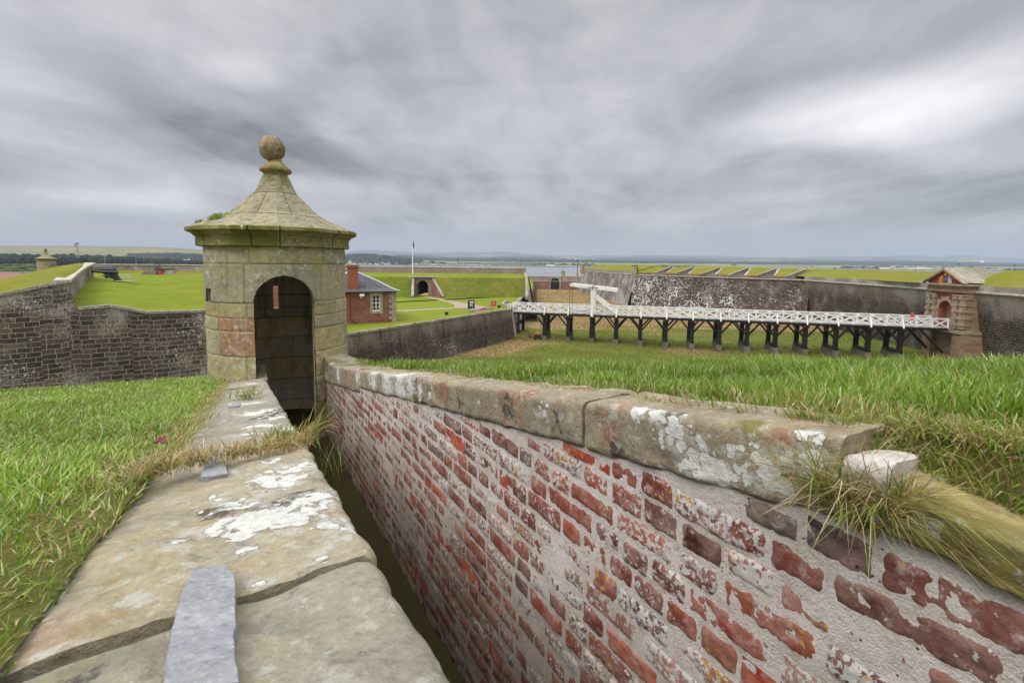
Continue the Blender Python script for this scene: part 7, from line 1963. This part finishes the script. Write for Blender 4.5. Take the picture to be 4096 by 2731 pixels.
# ================================================================== SKY, SUN, RENDER SETTINGS
def sky_dir(dx, dy):            # displayed (2352 px wide) pixel -> direction
    return ray(dx * 1.7415, dy * 1.7415).normalized()
w = bpy.data.worlds.new("World"); scene.world = w; w.use_nodes = True
nt = w.node_tree; nt.nodes.clear()
class WC(MC):
    def __init__(self, nt): self.nt = nt
c = WC(nt)
outw = nt.nodes.new('ShaderNodeOutputWorld'); bg = nt.nodes.new('ShaderNodeBackground')
nt.links.new(bg.outputs[0], outw.inputs[0])
SUN_EL, SUN_AZ = math.radians(50), math.radians(222)       # azimuth clockwise from +Y
sk = nt.nodes.new('ShaderNodeTexSky'); sk.sky_type = 'NISHITA'; sk.sun_disc = False
sk.sun_elevation = SUN_EL; sk.sun_rotation = SUN_AZ; sk.dust_density = 2.0
d = c.n('ShaderNodeVectorMath', {0: c.n('ShaderNodeTexCoord').outputs['Generated']}, operation='NORMALIZE').outputs[0]
sx, sy, sz = c.sep(d)
ELO = .16
den = c.m('ADD', c.m('MAXIMUM', sz, 0.0), ELO)
px_, py_ = c.m('DIVIDE', sx, den), c.m('DIVIDE', sy, den)
P = c.n('ShaderNodeCombineXYZ', {0: px_, 1: py_, 2: 0.0}).outputs[0]
def pdir(dx, dy):
    v = sky_dir(dx, dy); k = max(v.z, 0) + ELO
    return (v.x / k, v.y / k)
warp = c.n('ShaderNodeVectorMath', {0: c.noisec(P, .55, 4), 1: (.5, .5, .5)}, operation='SUBTRACT').outputs[0]
Pw = c.n('ShaderNodeVectorMath', {0: P, 1: c.scale(warp, (.8, 1.3, 0))}, operation='ADD').outputs[0]
streak = c.noise(c.scale(Pw, (1.0, .5, 1)), 1.05, 8, .56, .5)
streak = c.mr(streak, .36, .66, .2, .8, True)
soft = c.noise(c.scale(Pw, (.7, .5, 1)), .8, 4, .5, .3)
fineN = c.noise(c.scale(Pw, (2.2, 1.1, 1)), 2.4, 8, .6, .6)
laywarp = c.m('MULTIPLY', c.m('SUBTRACT', c.noise(d, 2.2, 4, .6), .5), .09)
layer = c.noise(c.n('ShaderNodeCombineXYZ', {0: c.m('MULTIPLY', c.m('DIVIDE', sx, c.m('MAXIMUM', sy, .1)), .9), 1: c.m('MULTIPLY', c.m('ADD', sz, laywarp), 13.0), 2: 0.0}).outputs[0], 1.0, 6, .55, .2)
layer = c.m('MULTIPLY', c.m('SUBTRACT', layer, .5), c.mr(sz, .36, .12, 0, .38, True))
lum = c.m('ADD', c.m('ADD', c.m('MULTIPLY', c.m('SUBTRACT', streak, .5), .17), c.m('MULTIPLY', c.m('SUBTRACT', soft, .5), .34)), c.m('MULTIPLY', c.m('SUBTRACT', fineN, .5), .20))
lum = c.m('ADD', lum, layer)
dw = c.n('ShaderNodeVectorMath', {0: c.scale(d, (1, 1, 2.4)), 1: c.scale(c.n('ShaderNodeVectorMath', {0: c.noisec(c.scale(d, (1, 1, 2)), 1.7, 5), 1: (.5, .5, .5)}, operation='SUBTRACT').outputs[0], (.9, .9, .9))}, operation='ADD').outputs[0]
billow = c.noise(dw, 2.1, 9, .54, .2)
lum = c.m('ADD', lum, c.m('MULTIPLY', c.m('SUBTRACT', c.mr(billow, .3, .7, .15, .85, True), .5), .2))
base = .465
# large cloud masses: (centre, half extents along/ across in the cloud plane, rotation, amount)
def mass(x0, y0, x1, y1, width, amt):
    a, b = pdir(x0, y0), pdir(x1, y1)
    cx, cy = (a[0] + b[0]) / 2, (a[1] + b[1]) / 2
    L = math.hypot(b[0] - a[0], b[1] - a[1]) / 2; ang = math.atan2(b[1] - a[1], b[0] - a[0])
    mp = c.n('ShaderNodeMapping', {'Vector': c.n('ShaderNodeVectorMath', {0: Pw, 1: (-cx, -cy, 0)}, operation='ADD').outputs[0], 'Rotation': (0, 0, -ang)}).outputs[0]
    q = c.scale(mp, (1 / (L * 1.25), 1 / width, 1))
    l = c.n('ShaderNodeVectorMath', {0: q}, operation='LENGTH').outputs['Value']
    return c.m('MULTIPLY', c.mr(l, 1.15, .25, 0, 1, True), amt)
MASSES = [(20, 150, 760, 380, .75, -.14), (100, 200, 800, 400, .4, -.12), (640, 320, 870, 420, .4, -.07), (0, 300, 300, 330, .5, -.08), (420, 60, 560, 150, .16, .13), (700, 230, 850, 380, .1, .07), (30, 420, 420, 470, .7, .13), (0, 500, 420, 520, .9, -.06),
          (1700, 320, 2500, 150, .42, .32), (1900, 290, 2400, 260, .6, .14), (1900, 460, 2352, 430, .8, -.07), (880, 400, 1120, 470, .5, -.07), (1150, 450, 1500, 470, .6, -.03), (1080, 40, 1350, 30, .25, -.03), (0, 40, 250, 60, .35, -.06), (1600, 60, 2200, 90, .5, -.02)]
for m_ in MASSES: lum = c.m('ADD', lum, mass(*m_))
lum = c.m('ADD', lum, base)
# towards the horizon the cloud deck closes to an even grey, overhead it is brighter (overcast sky)
hz = c.mr(sz, .015, .10, 0, 1, True)
lum = c.m('ADD', c.m('MULTIPLY', lum, hz), c.m('MULTIPLY', c.m('SUBTRACT', 1.0, hz), .425))
zen = c.mr(sz, .5, .85, 1.0, 4.6, True)
lum = c.m('MULTIPLY', c.m('MAXIMUM', lum, .12), zen)
tintc = c.ramp(lum, [(.2, (.95, .985, 1.05)), (.5, (.985, .995, 1.04)), (.85, (1.0, 1.0, 1.015))])
cloud = c.n('ShaderNodeVectorMath', {0: tintc}, operation='SCALE'); c.set(cloud.inputs['Scale'], c.m('MULTIPLY', lum, 10.0))
gap = c.mix(.97, sk.outputs[0], cloud.outputs[0])
nt.links.new(gap, bg.inputs['Color']); bg.inputs['Strength'].default_value = .1

sun = bpy.data.lights.new('sun', 'SUN'); sun.energy = 1.5; sun.angle = math.radians(28); sun.color = (1.0, .965, .91)
so = bpy.data.objects.new('sun', sun); COL.objects.link(so)
sd = Vector((math.sin(SUN_AZ) * math.cos(SUN_EL), math.cos(SUN_AZ) * math.cos(SUN_EL), math.sin(SUN_EL)))
so.rotation_euler = sd.to_track_quat('Z', 'Y').to_euler()
vs = scene.view_settings
scene.display_settings.display_device = 'sRGB'
vs.view_transform = 'Standard'; vs.look = 'None'; vs.exposure = .28; vs.gamma = 1.0; vs.use_curve_mapping = False
scene.render.engine = 'CYCLES'
scene.cycles.use_denoising = True
scene.cycles.max_bounces = 6; scene.cycles.diffuse_bounces = 3; scene.cycles.transmission_bounces = 2; scene.cycles.volume_bounces = 0
scene.render.film_transparent = False
